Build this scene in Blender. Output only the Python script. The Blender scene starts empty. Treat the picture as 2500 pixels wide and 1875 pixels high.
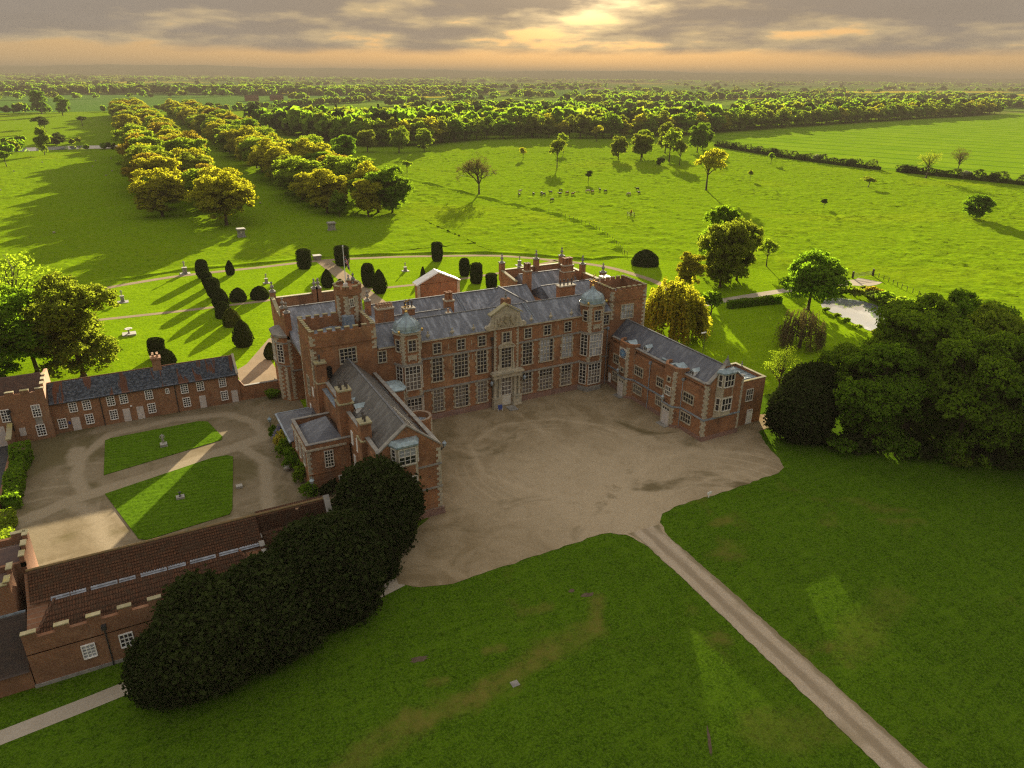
import bpy, math, random
import numpy as np
from mathutils import Vector, Matrix

random.seed(11)
RNG = np.random.default_rng(11)
SC = bpy.context.scene
COL = SC.collection
PI = math.pi
R = math.radians

# ---------------------------------------------------------------- camera
SUN_AZ, SUN_EL = R(32.5), R(11.5)          # azimuth clockwise from +Y
EXPOSURE = 2.5
HAZE = 0.00021
cd = bpy.data.cameras.new('camera'); cam = bpy.data.objects.new('camera', cd); COL.objects.link(cam)
yaw, pitch, roll = R(27.8246), R(23.2230), R(0.5082)
fw = Vector((math.sin(yaw)*math.cos(pitch), math.cos(yaw)*math.cos(pitch), -math.sin(pitch)))
rt = Vector((math.cos(yaw), -math.sin(yaw), 0)); up = rt.cross(fw)
r2 = rt*math.cos(roll) + up*math.sin(roll); u2 = -rt*math.sin(roll) + up*math.cos(roll)
M = Matrix((r2, u2, -fw)).transposed().to_4x4(); M.translation = (0.6, 0, 51.36)
cam.matrix_world = M
cd.sensor_width = 36; cd.lens = 1761.75/2500*36; cd.clip_start = 0.5; cd.clip_end = 80000
SC.camera = cam

# ---------------------------------------------------------------- world
W = bpy.data.worlds.new('World'); SC.world = W; W.use_nodes = True
nt = W.node_tree; nt.nodes.clear()
def N(t, **k):
    n = NT.nodes.new(t)
    for a, b in k.items():
        if hasattr(n, a): setattr(n, a, b)
    return n
NT = nt
def L(a, b): NT.links.new(a, b)
def inp(sock, v):
    if isinstance(v, bpy.types.NodeSocket): L(v, sock)
    else: sock.default_value = v
def MATH(op, a, b=0.0, c=None, clamp=False):
    n = N('ShaderNodeMath', operation=op, use_clamp=clamp); inp(n.inputs[0], a); inp(n.inputs[1], b)
    if c is not None: inp(n.inputs[2], c)
    return n.outputs[0]
def MIX(f, a, b, blend='MIX'):
    n = N('ShaderNodeMix', data_type='RGBA', blend_type=blend); n.clamp_factor = True
    inp(n.inputs[0], f)
    for s, v in ((n.inputs[6], a), (n.inputs[7], b)):
        if isinstance(v, bpy.types.NodeSocket): L(v, s)
        else: s.default_value = (*v, 1) if len(v) == 3 else v
    return n.outputs[2]
def NOISE(vec, scale, detail=4, rough=0.55, dist=0.0):
    n = N('ShaderNodeTexNoise'); n.inputs['Scale'].default_value = scale; n.inputs['Detail'].default_value = detail
    n.inputs['Roughness'].default_value = rough; n.inputs['Distortion'].default_value = dist
    if vec is not None: L(vec, n.inputs['Vector'])
    return n.outputs['Fac']
def RAMP(f, stops):
    n = N('ShaderNodeValToRGB'); e = n.color_ramp.elements
    while len(e) > 1: e.remove(e[-1])
    for i, (p, c) in enumerate(stops):
        x = e[0] if i == 0 else e.new(p)
        x.position = p; x.color = (*c, 1) if len(c) == 3 else c
    inp(n.inputs[0], f)
    return n.outputs['Color']
def MAPR(v, a, b, c=0.0, d=1.0, smooth=True):
    n = N('ShaderNodeMapRange'); n.interpolation_type = 'SMOOTHSTEP' if smooth else 'LINEAR'
    inp(n.inputs[0], v)
    for i, x in enumerate((a, b, c, d)): n.inputs[1+i].default_value = x
    return n.outputs[0]
def XYZ(x, y, z):
    n = N('ShaderNodeCombineXYZ')
    for s, v in zip(n.inputs, (x, y, z)): inp(s, v)
    return n.outputs[0]
def SEP(v):
    n = N('ShaderNodeSeparateXYZ'); L(v, n.inputs[0]); return n.outputs
def SCALEV(v, s):
    n = N('ShaderNodeVectorMath', operation='MULTIPLY'); L(v, n.inputs[0]); n.inputs[1].default_value = s if hasattr(s, '__len__') else (s, s, s)
    return n.outputs[0]

sky = N('ShaderNodeTexSky', sky_type='NISHITA'); sky.sun_disc = False
sky.sun_elevation = SUN_EL; sky.sun_rotation = SUN_AZ; sky.altitude = 50
sky.air_density = 1.2; sky.dust_density = 2.2; sky.ozone_density = 1.5
tc = N('ShaderNodeTexCoord'); D = tc.outputs['Generated']
dx, dy, dz = SEP(D)
el = MATH('MAXIMUM', dz, 0.0)
# cloud deck seen in perspective: azimuth-like and height coordinates
inv = MATH('DIVIDE', 1.0, MATH('ADD', el, 0.045))
cv = XYZ(MATH('MULTIPLY', dx, inv), MATH('MULTIPLY', dy, inv), MATH('MULTIPLY', el, 3.0))
n1 = NOISE(cv, 0.16, 5, 0.58, 0.25)
n2 = NOISE(cv, 0.75, 4, 0.6, 0.4)
av = XYZ(MATH('MULTIPLY', dx, 5.0), MATH('MULTIPLY', dy, 5.0), MATH('MULTIPLY', el, 24.0))
n3 = NOISE(av, 1.5, 7, 0.55, 0.1)
dens = MATH('ADD', MATH('MULTIPLY', n3, 0.62), MATH('MULTIPLY', n1, 0.38))
base = MAPR(MATH('ADD', el, MATH('MULTIPLY', MATH('SUBTRACT', n3, 0.5), 0.02)), 0.020, 0.032)
high = MAPR(el, 0.30, 0.75, 0.0, 0.07)

# angle to the sun
sd = (math.sin(SUN_AZ)*math.cos(SUN_EL), math.cos(SUN_AZ)*math.cos(SUN_EL), math.sin(SUN_EL))
dt = N('ShaderNodeVectorMath', operation='DOT_PRODUCT'); L(D, dt.inputs[0]); dt.inputs[1].default_value = sd
ca = MATH('MAXIMUM', dt.outputs['Value'], 0.0)
glow = MATH('POWER', ca, 330.0); wide = MATH('POWER', ca, 7.0)
thin = MATH('SUBTRACT', MATH('SUBTRACT', dens, high), MATH('MULTIPLY', glow, 0.30))
cl = MATH('MULTIPLY', MAPR(thin, 0.37, 0.44), base)
core = MAPR(thin, 0.39, 0.53)
skyc = MIX(0.45, SCALEV(sky.outputs[0], 0.085), (0.085, 0.078, 0.062))
warm = MIX(MAPR(el, 0.05, 0.40, 0.97, 0.0), skyc, MIX(wide, (0.115, 0.078, 0.039), (0.180, 0.097, 0.034)))
cloudc = MIX(core, MIX(wide, (0.110, 0.086, 0.052), (0.150, 0.110, 0.052)), MIX(wide, (0.044, 0.040, 0.037), (0.052, 0.043, 0.033)))
cloudc = MIX(MATH('MULTIPLY', n2, 0.35), cloudc, (0.075, 0.066, 0.058))
c = MIX(MATH('MULTIPLY', cl, 0.93), warm, cloudc)
g2 = N('ShaderNodeVectorMath', operation='SCALE'); g2.inputs[0].default_value = (2.6, 1.9, 0.95); L(MATH('MULTIPLY', glow, MATH('SUBTRACT', 1.0, MATH('MULTIPLY', core, 0.93))), g2.inputs['Scale'])
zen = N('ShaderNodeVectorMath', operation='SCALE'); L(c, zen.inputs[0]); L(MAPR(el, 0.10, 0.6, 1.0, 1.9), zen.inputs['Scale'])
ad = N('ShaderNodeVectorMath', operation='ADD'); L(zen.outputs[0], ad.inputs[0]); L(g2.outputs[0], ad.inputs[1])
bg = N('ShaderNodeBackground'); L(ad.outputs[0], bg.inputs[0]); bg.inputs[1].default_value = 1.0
wo = N('ShaderNodeOutputWorld'); L(bg.outputs[0], wo.inputs[0])
W.cycles.sampling_method = 'MANUAL'; W.cycles.sample_map_resolution = 512

# ---------------------------------------------------------------- sun
sl = bpy.data.lights.new('sun', 'SUN'); sl.energy = 5.0; sl.angle = R(0.55); sl.color = (1.0, 0.87, 0.62)
so = bpy.data.objects.new('sun', sl); COL.objects.link(so)
so.rotation_euler = Vector(sd).to_track_quat('Z', 'Y').to_euler(); so.location = (200, 260, 120)
vs = SC.view_settings
SC.display_settings.display_device = 'sRGB'; vs.view_transform = 'Standard'; vs.look = 'None'; vs.exposure = EXPOSURE; vs.gamma = 1.0; vs.use_curve_mapping = False
cy = SC.cycles
cy.max_bounces = 6; cy.diffuse_bounces = 3; cy.glossy_bounces = 2; cy.transmission_bounces = 4; cy.transparent_max_bounces = 6; cy.volume_bounces = 0
cy.use_denoising = False; cy.filter_width = 1.25; cy.caustics_reflective = False; cy.caustics_refractive = False
try: cy.denoiser = 'OPENIMAGEDENOISE'
except Exception: pass

# ---------------------------------------------------------------- mesh helpers
class MB:
    def __init__(s): s.v = []; s.f = []; s.m = []
    def add(s, vs, fs, m=0):
        o = len(s.v); s.v.extend(vs); s.f.extend([tuple(i+o for i in f) for f in fs]); s.m.extend([m]*len(fs)); return s
    def face(s, vs, m=0): return s.add([tuple(v) for v in vs], [tuple(range(len(vs)))], m)
    def box(s, x0, x1, y0, y1, z0, z1, m=0):
        return s.add([(x0,y0,z0),(x1,y0,z0),(x1,y1,z0),(x0,y1,z0),(x0,y0,z1),(x1,y0,z1),(x1,y1,z1),(x0,y1,z1)],
                     [(0,3,2,1),(4,5,6,7),(0,1,5,4),(1,2,6,5),(2,3,7,6),(3,0,4,7)], m)
    def prism(s, poly, z0, z1, m=0, poly2=None, cap=True):
        n = len(poly); p2 = poly2 or poly
        z0f = z0 if callable(z0) else (lambda x, y: z0); z1f = z1 if callable(z1) else (lambda x, y: z1)
        vs = [(x, y, z0f(x, y)) for x, y in poly] + [(x, y, z1f(x, y)) for x, y in p2]
        fs = [(i, (i+1) % n, n+(i+1) % n, n+i) for i in range(n)]
        if cap: fs += [tuple(range(n-1, -1, -1)), tuple(range(n, 2*n))]
        return s.add(vs, fs, m)
    def ext(s, sec, axis, t0, t1, m=0):
        """extrude a section [(a, z)] along x or y; a is the other horizontal axis"""
        n = len(sec)
        P = (lambda a, z, t: (t, a, z)) if axis == 'x' else (lambda a, z, t: (a, t, z))
        vs = [P(a, z, t0) for a, z in sec] + [P(a, z, t1) for a, z in sec]
        fs = [(i, (i+1) % n, n+(i+1) % n, n+i) for i in range(n)] + [tuple(range(n-1, -1, -1)), tuple(range(n, 2*n))]
        return s.add(vs, fs, m)
    def lathe(s, c, prof, n=12, m=0, rot=0.0, sx=1.0, sy=1.0):
        vs = []; fs = []
        for r, z in prof:
            for k in range(n):
                a = rot + 2*PI*k/n; vs.append((c[0]+r*math.cos(a)*sx, c[1]+r*math.sin(a)*sy, c[2]+z))
        for j in range(len(prof)-1):
            for k in range(n):
                fs.append((j*n+k, j*n+(k+1) % n, (j+1)*n+(k+1) % n, (j+1)*n+k))
        fs.append(tuple(range(n-1, -1, -1))); q = (len(prof)-1)*n; fs.append(tuple(range(q, q+n)))
        return s.add(vs, fs, m)
    def tube(s, p0, p1, r0, r1=None, n=6, m=0):
        r1 = r0 if r1 is None else r1
        p0 = Vector(p0); p1 = Vector(p1); d = (p1-p0)
        if d.length < 1e-6: return s
        d.normalize(); a = d.orthogonal().normalized(); b = d.cross(a)
        vs = [tuple(p0+(a*math.cos(2*PI*k/n)+b*math.sin(2*PI*k/n))*r0) for k in range(n)] + [tuple(p1+(a*math.cos(2*PI*k/n)+b*math.sin(2*PI*k/n))*r1) for k in range(n)]
        fs = [(k, (k+1) % n, n+(k+1) % n, n+k) for k in range(n)] + [tuple(range(n-1, -1, -1)), tuple(range(n, 2*n))]
        return s.add(vs, fs, m)
    def mesh(s, name, mats, smooth=False):
        me = bpy.data.meshes.new(name); me.from_pydata([tuple(map(float, v)) for v in s.v], [], s.f)
        for mm in (mats if isinstance(mats, (list, tuple)) else [mats]): me.materials.append(mm)
        if any(s.m): me.polygons.foreach_set('material_index', s.m)
        if smooth: me.polygons.foreach_set('use_smooth', [True]*len(s.f))
        me.update()
        return me
WP = {}
def place(o, wpos, parent=None):
    COL.objects.link(o); wpos = Vector(wpos)
    if parent is not None:
        o.parent = parent; o.location = wpos - WP.get(parent, Vector())
    else: o.location = wpos
    WP[o] = wpos
    return o
def put(name, mesh, wpos=(0,0,0), parent=None, rz=0.0, scale=None):
    o = bpy.data.objects.new(name, mesh)
    place(o, wpos, parent); o.rotation_euler = (0, 0, rz)
    if scale is not None: o.scale = scale if hasattr(scale, '__len__') else (scale,)*3
    return o
def build(mb, name, mats, parent=None, smooth=False, wpos=(0,0,0)):
    return put(name, mb.mesh(name, mats, smooth), wpos, parent)
def tag(o, label=None, cat=None, group=None, kind=None):
    if label: o['label'] = label
    if cat: o['category'] = cat
    if group: o['group'] = group
    if kind: o['kind'] = kind
    return o
def thing(name, loc, label, cat, group=None):
    e = bpy.data.objects.new(name, None); e.empty_display_size = 0.5
    place(e, loc); return tag(e, label, cat, group)
def arr_mesh(name, V, F, mats, smooth=False):
    me = bpy.data.meshes.new(name); k = F.shape[1]
    me.vertices.add(len(V)); me.vertices.foreach_set('co', np.ascontiguousarray(V, dtype=np.float32).ravel())
    me.loops.add(F.size); me.loops.foreach_set('vertex_index', np.ascontiguousarray(F, dtype=np.int32).ravel())
    me.polygons.add(len(F)); me.polygons.foreach_set('loop_start', np.arange(0, F.size, k, dtype=np.int32)); me.polygons.foreach_set('loop_total', np.full(len(F), k, dtype=np.int32))
    if smooth: me.polygons.foreach_set('use_smooth', np.ones(len(F), dtype=bool))
    for mm in (mats if isinstance(mats, (list, tuple)) else [mats]): me.materials.append(mm)
    me.update(calc_edges=True); return me

# ---------------------------------------------------------------- materials
def mat(name):
    global NT
    m = bpy.data.materials.new(name); m.use_nodes = True; NT = m.node_tree; NT.nodes.clear()
    o = N('ShaderNodeOutputMaterial'); p = N('ShaderNodeBsdfPrincipled'); L(p.outputs[0], o.inputs[0])
    p.inputs['Specular IOR Level'].default_value = 0.3
    return m, p, o
def POS(): return N('ShaderNodeNewGeometry').outputs['Position']
def BUMP(p, h, strength=0.4, dist=0.05):
    b = N('ShaderNodeBump'); b.inputs['Strength'].default_value = strength; b.inputs['Distance'].default_value = dist
    L(h, b.inputs['Height']); L(b.outputs[0], p.inputs['Normal'])
def BRICKTEX(vec, scale, bw, rh, mortar, c1, c2, cm, off=0.5):
    n = N('ShaderNodeTexBrick'); n.offset = off; L(vec, n.inputs['Vector'])
    for k, v in (('Scale', scale), ('Brick Width', bw), ('Row Height', rh), ('Mortar Size', mortar), ('Mortar Smooth', 0.2), ('Bias', 0.0)): n.inputs[k].default_value = v
    for k, v in (('Color1', c1), ('Color2', c2), ('Mortar', cm)): n.inputs[k].default_value = (*v, 1)
    return n
def uvec(axis_sum=True):
    x, y, z = SEP(POS()); return XYZ(MATH('ADD', x, y), z, 0.0)

def m_brick(name, c1, c2, dark, rough=0.9):
    m, p, o = mat(name)
    b = BRICKTEX(uvec(), 1.0, 0.46, 0.16, 0.012, c1, c2, (0.24, 0.2, 0.15))
    P = POS()
    a = NOISE(P, 0.35, 5, 0.6); s = NOISE(SCALEV(P, (1.2, 1.2, 0.16)), 1.0, 4, 0.6); f = NOISE(P, 5.0, 3, 0.6)
    col = MIX(MAPR(a, 0.42, 0.66, 0.0, 0.75), b.outputs['Color'], dark)
    col = MIX(MAPR(NOISE(P, 0.16, 4, 0.65, 0.6), 0.55, 0.68, 0.0, 0.5), col, tuple(min(1, v*k) for v, k in zip(c1, (1.15, 1.5, 1.9))))
    col = MIX(MAPR(NOISE(SCALEV(P, (0.8, 0.8, 0.45)), 0.9, 5, 0.7, 0.4), 0.58, 0.70, 0.0, 0.6), col, (0.06, 0.045, 0.038))
    col = MIX(MAPR(s, 0.56, 0.74, 0.0, 0.5), col, (0.24, 0.17, 0.12))
    col = MIX(MAPR(f, 0.35, 0.75, 0.0, 0.55), col, tuple(v*0.45 for v in c1))
    L(col, p.inputs['Base Color']); p.inputs['Roughness'].default_value = rough
    BUMP(p, b.outputs['Fac'], -0.5, 0.02)
    return m
def m_noise(name, c1, c2, scale=1.0, rough=0.85, c3=None, bump=0.0, streak=False, spec=0.3, metal=0.0):
    m, p, o = mat(name); P = POS()
    v = SCALEV(P, (1.5, 1.5, 0.25)) if streak else P
    a = NOISE(v, scale, 6, 0.62)
    col = MIX(MAPR(a, 0.33, 0.67), c1, c2)
    if c3: col = MIX(MAPR(NOISE(P, scale*0.37, 5, 0.65), 0.52, 0.68, 0, 0.8), col, c3)
    L(col, p.inputs['Base Color']); p.inputs['Roughness'].default_value = rough; p.inputs['Specular IOR Level'].default_value = spec; p.inputs['Metallic'].default_value = metal
    if bump: BUMP(p, NOISE(P, scale*6, 4, 0.6), bump, 0.05)
    return m
def m_slate(name, axis, c1, c2, c3):
    """courses run across the slope; axis is the ridge direction"""
    m, p, o = mat(name); P = POS(); x, y, z = SEP(P)
    u = x if axis == 'x' else y
    b = BRICKTEX(XYZ(u, MATH('MULTIPLY', z, 1.7), 0.0), 1.0, 0.42, 0.3, 0.02, c1, c2, tuple(v*0.45 for v in c1))
    st = NOISE(XYZ(MATH('MULTIPLY', u, 1.3), MATH('MULTIPLY', z, 0.35), MATH('MULTIPLY', y if axis == 'x' else x, 0.3)), 1.0, 6, 0.65)
    big = NOISE(P, 0.22, 5, 0.6)
    col = MIX(MAPR(st, 0.44, 0.70, 0, 0.9), b.outputs['Color'], c3)
    col = MIX(MAPR(NOISE(P, 2.2, 3, 0.7), 0.45, 0.72, 0, 0.6), col, tuple(v*0.5 for v in c1))
    col = MIX(MAPR(big, 0.5, 0.7, 0, 0.55), col, tuple(v*0.6 for v in c1))
    L(col, p.inputs['Base Color']); p.inputs['Roughness'].default_value = 0.5; p.inputs['Specular IOR Level'].default_value = 0.45
    BUMP(p, b.outputs['Fac'], -0.6, 0.03)
    return m
def m_flat(name, c, rough=0.6, spec=0.3, metal=0.0, emit=None):
    m, p, o = mat(name)
    v = NOISE(POS(), 3.0, 3, 0.6)
    L(MIX(MAPR(v, 0.3, 0.7), tuple(x*0.86 for x in c), tuple(min(1, x*1.1) for x in c)), p.inputs['Base Color'])
    p.inputs['Roughness'].default_value = rough; p.inputs['Specular IOR Level'].default_value = spec; p.inputs['Metallic'].default_value = metal
    return m
def m_glass(name, c, rough=0.06):
    m, p, o = mat(name)
    rnd = N('ShaderNodeObjectInfo').outputs['Random']
    L(MIX(rnd, tuple(x*0.7 for x in c), tuple(x*1.25 for x in c)), p.inputs['Base Color'])
    p.inputs['Roughness'].default_value = rough; p.inputs['Specular IOR Level'].default_value = 0.6
    BUMP(p, NOISE(POS(), 1.7, 2, 0.5), 0.12, 0.05)
    return m

BRICK = m_brick('brick_hall', (0.37, 0.158, 0.062), (0.25, 0.102, 0.045), (0.145, 0.074, 0.043))
BRICK2 = m_brick('brick_stable', (0.32, 0.152, 0.070), (0.245, 0.112, 0.054), (0.185, 0.098, 0.058))
BRICK3 = m_brick('brick_yard', (0.28, 0.122, 0.056), (0.215, 0.095, 0.047), (0.165, 0.088, 0.052))
PLINTH = m_brick('brick_plinth', (0.28, 0.15, 0.11), (0.24, 0.12, 0.09), (0.2, 0.13, 0.11))
STONE = m_noise('limestone', (0.46, 0.40, 0.29), (0.31, 0.27, 0.20), 1.6, 0.9, (0.28, 0.26, 0.2), 0.25)
GREYSTONE = m_noise('weathered_stone', (0.27, 0.25, 0.22), (0.18, 0.17, 0.155), 1.2, 0.9, (0.33, 0.31, 0.25), 0.25)
MOSSTONE = m_noise('lichen_stone', (0.34, 0.30, 0.19), (0.26, 0.23, 0.13), 1.4, 0.95, (0.38, 0.32, 0.10), 0.3)
PAINT = m_flat('white_paint', (0.74, 0.72, 0.68), 0.55)
CREAM = m_flat('cream_paint', (0.56, 0.52, 0.44), 0.6)
DOORP = m_flat('door_paint', (0.52, 0.47, 0.43), 0.6)
GLASS = m_glass('window_glass', (0.016, 0.016, 0.022))
BLIND = m_glass('glass_with_blind', (0.30, 0.31, 0.33), 0.15)
CURTAIN = m_glass('glass_with_curtain', (0.13, 0.11, 0.10), 0.12)
LEAD = m_noise('lead_sheet', (0.27, 0.32, 0.37), (0.17, 0.21, 0.25), 1.5, 0.42, (0.36, 0.40, 0.43), 0.1, True, 0.5, 0.15)
COPPER = m_noise('lead_dome', (0.28, 0.36, 0.39), (0.18, 0.23, 0.25), 1.1, 0.38, (0.40, 0.45, 0.46), 0.1, True, 0.5, 0.25)
SLATE_X = m_slate('slate_x', 'x', (0.12, 0.128, 0.152), (0.082, 0.09, 0.11), (0.27, 0.285, 0.32))
SLATE_Y = m_slate('slate_y', 'y', (0.095, 0.10, 0.122), (0.065, 0.07, 0.09), (0.17, 0.175, 0.19))
STSLATE_Y = m_slate('stone_slate_y', 'y', (0.115, 0.105, 0.095), (0.075, 0.07, 0.066), (0.17, 0.165, 0.155))
RIDGE = m_noise('ridge_tile', (0.16, 0.16, 0.165), (0.11, 0.11, 0.115), 2.0, 0.9, None, 0, False, 0.1)
GOLD = m_flat('gilding', (0.75, 0.48, 0.12), 0.3, 0.5, 0.9)
IRON = m_flat('black_iron', (0.03, 0.03, 0.032), 0.5, 0.4)
POT = m_noise('chimney_pot_clay', (0.42, 0.26, 0.15), (0.30, 0.18, 0.11), 3.0, 0.9)
POTB = m_noise('sooty_pot', (0.05, 0.045, 0.045), (0.12, 0.10, 0.09), 3.0, 0.8)
DARK = m_flat('dark_void', (0.012, 0.011, 0.01), 0.9)
BLUE = m_flat('blue_sign', (0.03, 0.05, 0.19), 0.5)
CLOCKB = m_flat('clock_blue', (0.12, 0.24, 0.38), 0.5)
# ---------------------------------------------------------------- ground materials
def m_grass(name, a, b, dry, s=1.0, bump=0.5, dist=0.12, dryamt=(0.60, 0.74), stripe=None, big=0.02, bands=()):
    m, p, o = mat(name); P = POS()
    n1 = NOISE(P, 0.9*s, 6, 0.68); n2 = NOISE(P, big, 5, 0.62, 0.6); n3 = NOISE(P, 0.13*s, 5, 0.62, 0.5); n4 = NOISE(P, 4.5*s, 3, 0.7)
    col = MIX(MAPR(n1, 0.3, 0.7), a, b)
    col = MIX(MAPR(n3, 0.38, 0.66, 0, 0.55), col, tuple(x*0.72 for x in a))
    col = MIX(MAPR(n4, 0.42, 0.62, 0, 0.75), col, tuple(x*1.45 for x in b))
    col = MIX(MAPR(NOISE(P, 1.9*s, 4, 0.7), 0.50, 0.66, 0, 0.7), col, tuple(x*0.5 for x in a))
    col = MIX(MAPR(NOISE(SCALEV(P, (0.25, 1.0, 1.0)), 0.8*s, 4, 0.65), 0.52, 0.66, 0, 0.5), col, tuple(x*1.3 for x in b))
    col = MIX(MAPR(MATH('ADD', MATH('MULTIPLY', n2, 0.65), MATH('MULTIPLY', n3, 0.35)), dryamt[0], dryamt[1], 0, 0.85), col, dry)
    for (x0, y0, x1, y1, w, amt) in bands:
        x, y, z = SEP(P); dx_, dy_ = x1-x0, y1-y0; ll = dx_*dx_+dy_*dy_
        t = MATH('DIVIDE', MATH('ADD', MATH('MULTIPLY', MATH('SUBTRACT', x, x0), dx_), MATH('MULTIPLY', MATH('SUBTRACT', y, y0), dy_)), ll, None, True)
        ex = MATH('SUBTRACT', MATH('SUBTRACT', x, x0), MATH('MULTIPLY', t, dx_)); ey = MATH('SUBTRACT', MATH('SUBTRACT', y, y0), MATH('MULTIPLY', t, dy_))
        dd = MATH('SQRT', MATH('ADD', MATH('MULTIPLY', ex, ex), MATH('MULTIPLY', ey, ey)))
        dd = MATH('ADD', dd, MATH('MULTIPLY', MATH('SUBTRACT', n3, 0.5), w*3.0))
        col = MIX(MATH('MULTIPLY', MAPR(dd, 0.1*w, w, amt, 0.0), MAPR(n1, 0.3, 0.6, 0.35, 1.0)), col, dry)
    if stripe:
        ang, per, amt = stripe; x, y, z = SEP(P)
        t = MATH('ADD', MATH('MULTIPLY', x, math.sin(ang)), MATH('MULTIPLY', y, math.cos(ang)))
        w = MATH('SINE', MATH('MULTIPLY', MATH('ADD', t, MATH('MULTIPLY', n1, 0.5*per)), 2*PI/per))
        col = MIX(MATH('MULTIPLY', MATH('ADD', w, 1.0), amt), col, tuple(x*0.45 for x in a))
    L(col, p.inputs['Base Color']); p.inputs['Roughness'].default_value = 0.95; p.inputs['Specular IOR Level'].default_value = 0.0
    h = MATH('ADD', NOISE(P, 0.55*s, 4, 0.6), MATH('MULTIPLY', NOISE(P, 2.4*s, 3, 0.6), 0.35))
    BUMP(p, h, bump, dist)
    return m
LAWN_BANDS = [(6, 42.5, 15, 43.7, 2.2, 0.43), (15, 43.7, 20, 44.4, 2.0, 0.52), (20, 44.4, 28.7, 46.2, 1.9, 0.65), (28.7, 46.2, 35, 46.2, 2.3, 0.39), (35, 46.4, 37.7, 50.4, 1.2, 0.57), (29.5, 52, 32, 51.6, 1.1, 0.43), (23.8, 48.8, 25.4, 48.4, 0.8, 0.52), (17.6, 47.6, 19.0, 47.2, 0.9, 0.52), (58.5, 55.3, 60.5, 55.2, 1.2, 0.61), (78, 46, 82, 44, 1.0, 0.35), (56, 33, 66, 36, 3.0, 0.22), (40, 30, 46, 27, 2.6, 0.26)]
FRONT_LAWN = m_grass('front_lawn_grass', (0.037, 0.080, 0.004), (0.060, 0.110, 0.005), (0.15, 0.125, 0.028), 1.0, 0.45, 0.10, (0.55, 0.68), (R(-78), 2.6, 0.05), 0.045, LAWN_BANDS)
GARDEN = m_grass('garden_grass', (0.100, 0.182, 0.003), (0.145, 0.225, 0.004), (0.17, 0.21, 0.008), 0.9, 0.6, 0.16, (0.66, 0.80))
YARDLAWN = m_grass('yard_grass', (0.052, 0.105, 0.005), (0.07, 0.13, 0.006), (0.09, 0.13, 0.01), 1.2, 0.3, 0.06, (0.70, 0.85), (R(12), 0.9, 0.13))
def m_ground():
    m, p, o = mat('pasture_and_far_fields'); P = POS(); x, y, z = SEP(P)
    n1 = NOISE(SCALEV(P, (1, 1, 0)), 0.45, 6, 0.66); n2 = NOISE(P, 0.012, 5, 0.6, 0.5); n3 = NOISE(P, 0.09, 5, 0.62, 0.4)
    col = MIX(MAPR(n1, 0.3, 0.7), (0.100, 0.178, 0.003), (0.145, 0.222, 0.004))
    col = MIX(MAPR(n3, 0.4, 0.68, 0, 0.5), col, (0.115, 0.175, 0.004)); col = MIX(MAPR(n2, 0.52, 0.72, 0, 0.6), col, (0.165, 0.215, 0.005))
    tus = MAPR(NOISE(P, 0.75, 4, 0.65), 0.53, 0.66, 0, 0.75); col = MIX(tus, col, (0.065, 0.105, 0.005))
    d = N('ShaderNodeVectorMath', operation='LENGTH'); L(P, d.inputs[0])
    wv = SCALEV(P, (1/520, 1/330, 0)); rv = N('ShaderNodeVectorRotate', rotation_type='Z_AXIS'); L(wv, rv.inputs['Vector']); rv.inputs['Angle'].default_value = 0.5
    vo = N('ShaderNodeTexVoronoi'); vo.inputs['Scale'].default_value = 1.0; L(rv.outputs[0], vo.inputs['Vector'])
    r0 = SEP(vo.outputs['Color'])[0]
    fc = RAMP(r0, [(0.0, (0.075, 0.14, 0.015)), (0.22, (0.11, 0.17, 0.02)), (0.42, (0.06, 0.115, 0.02)), (0.60, (0.12, 0.15, 0.03)), (0.74, (0.15, 0.11, 0.06)), (0.82, (0.10, 0.16, 0.02)), (0.90, (0.36, 0.30, 0.02)), (0.96, (0.08, 0.12, 0.03))])
    fc.node.color_ramp.interpolation = 'CONSTANT'
    far = MAPR(d.outputs['Value'], 1150, 1500)
    col = MIX(far, col, fc)
    ve = N('ShaderNodeTexVoronoi', feature='DISTANCE_TO_EDGE'); ve.inputs['Scale'].default_value = 1.0; L(rv.outputs[0], ve.inputs['Vector'])
    col = MIX(MATH('MULTIPLY', far, MAPR(ve.outputs['Distance'], 0.012, 0.03, 0.85, 0.0)), col, (0.03, 0.045, 0.012))
    L(col, p.inputs['Base Color']); p.inputs['Roughness'].default_value = 0.95; p.inputs['Specular IOR Level'].default_value = 0.0
    h = MATH('ADD', NOISE(P, 0.5, 4, 0.62), MATH('MULTIPLY', NOISE(P, 0.11, 3, 0.5), 2.0)); BUMP(p, h, 0.75, 0.30)
    return m
GROUND = m_ground()
def m_crop(name, a, b, ang, per, line):
    m, p, o = mat(name); P = POS(); x, y, z = SEP(P)
    n = NOISE(P, 0.03, 5, 0.6); n1 = NOISE(P, 0.6, 4, 0.6)
    t = MATH('ADD', MATH('MULTIPLY', x, math.sin(ang)), MATH('MULTIPLY', y, math.cos(ang)))
    f = MATH('FRACT', MATH('DIVIDE', MATH('ADD', t, MATH('MULTIPLY', n, 6.0)), per))
    col = MIX(MAPR(n, 0.3, 0.7), a, b); col = MIX(MAPR(n1, 0.4, 0.7, 0, 0.3), col, tuple(v*0.7 for v in a))
    col = MIX(MAPR(MATH('ABSOLUTE', MATH('SUBTRACT', f, 0.5)), 0.0, 0.11, 0.85, 0.0), col, line)
    L(col, p.inputs['Base Color']); p.inputs['Roughness'].default_value = 0.95; p.inputs['Specular IOR Level'].default_value = 0.0
    BUMP(p, NOISE(P, 0.8, 3, 0.6), 0.5, 0.15); return m
CROP1 = m_crop('crop_green', (0.115, 0.205, 0.005), (0.155, 0.245, 0.008), R(72), 34.0, (0.05, 0.105, 0.008))
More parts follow.
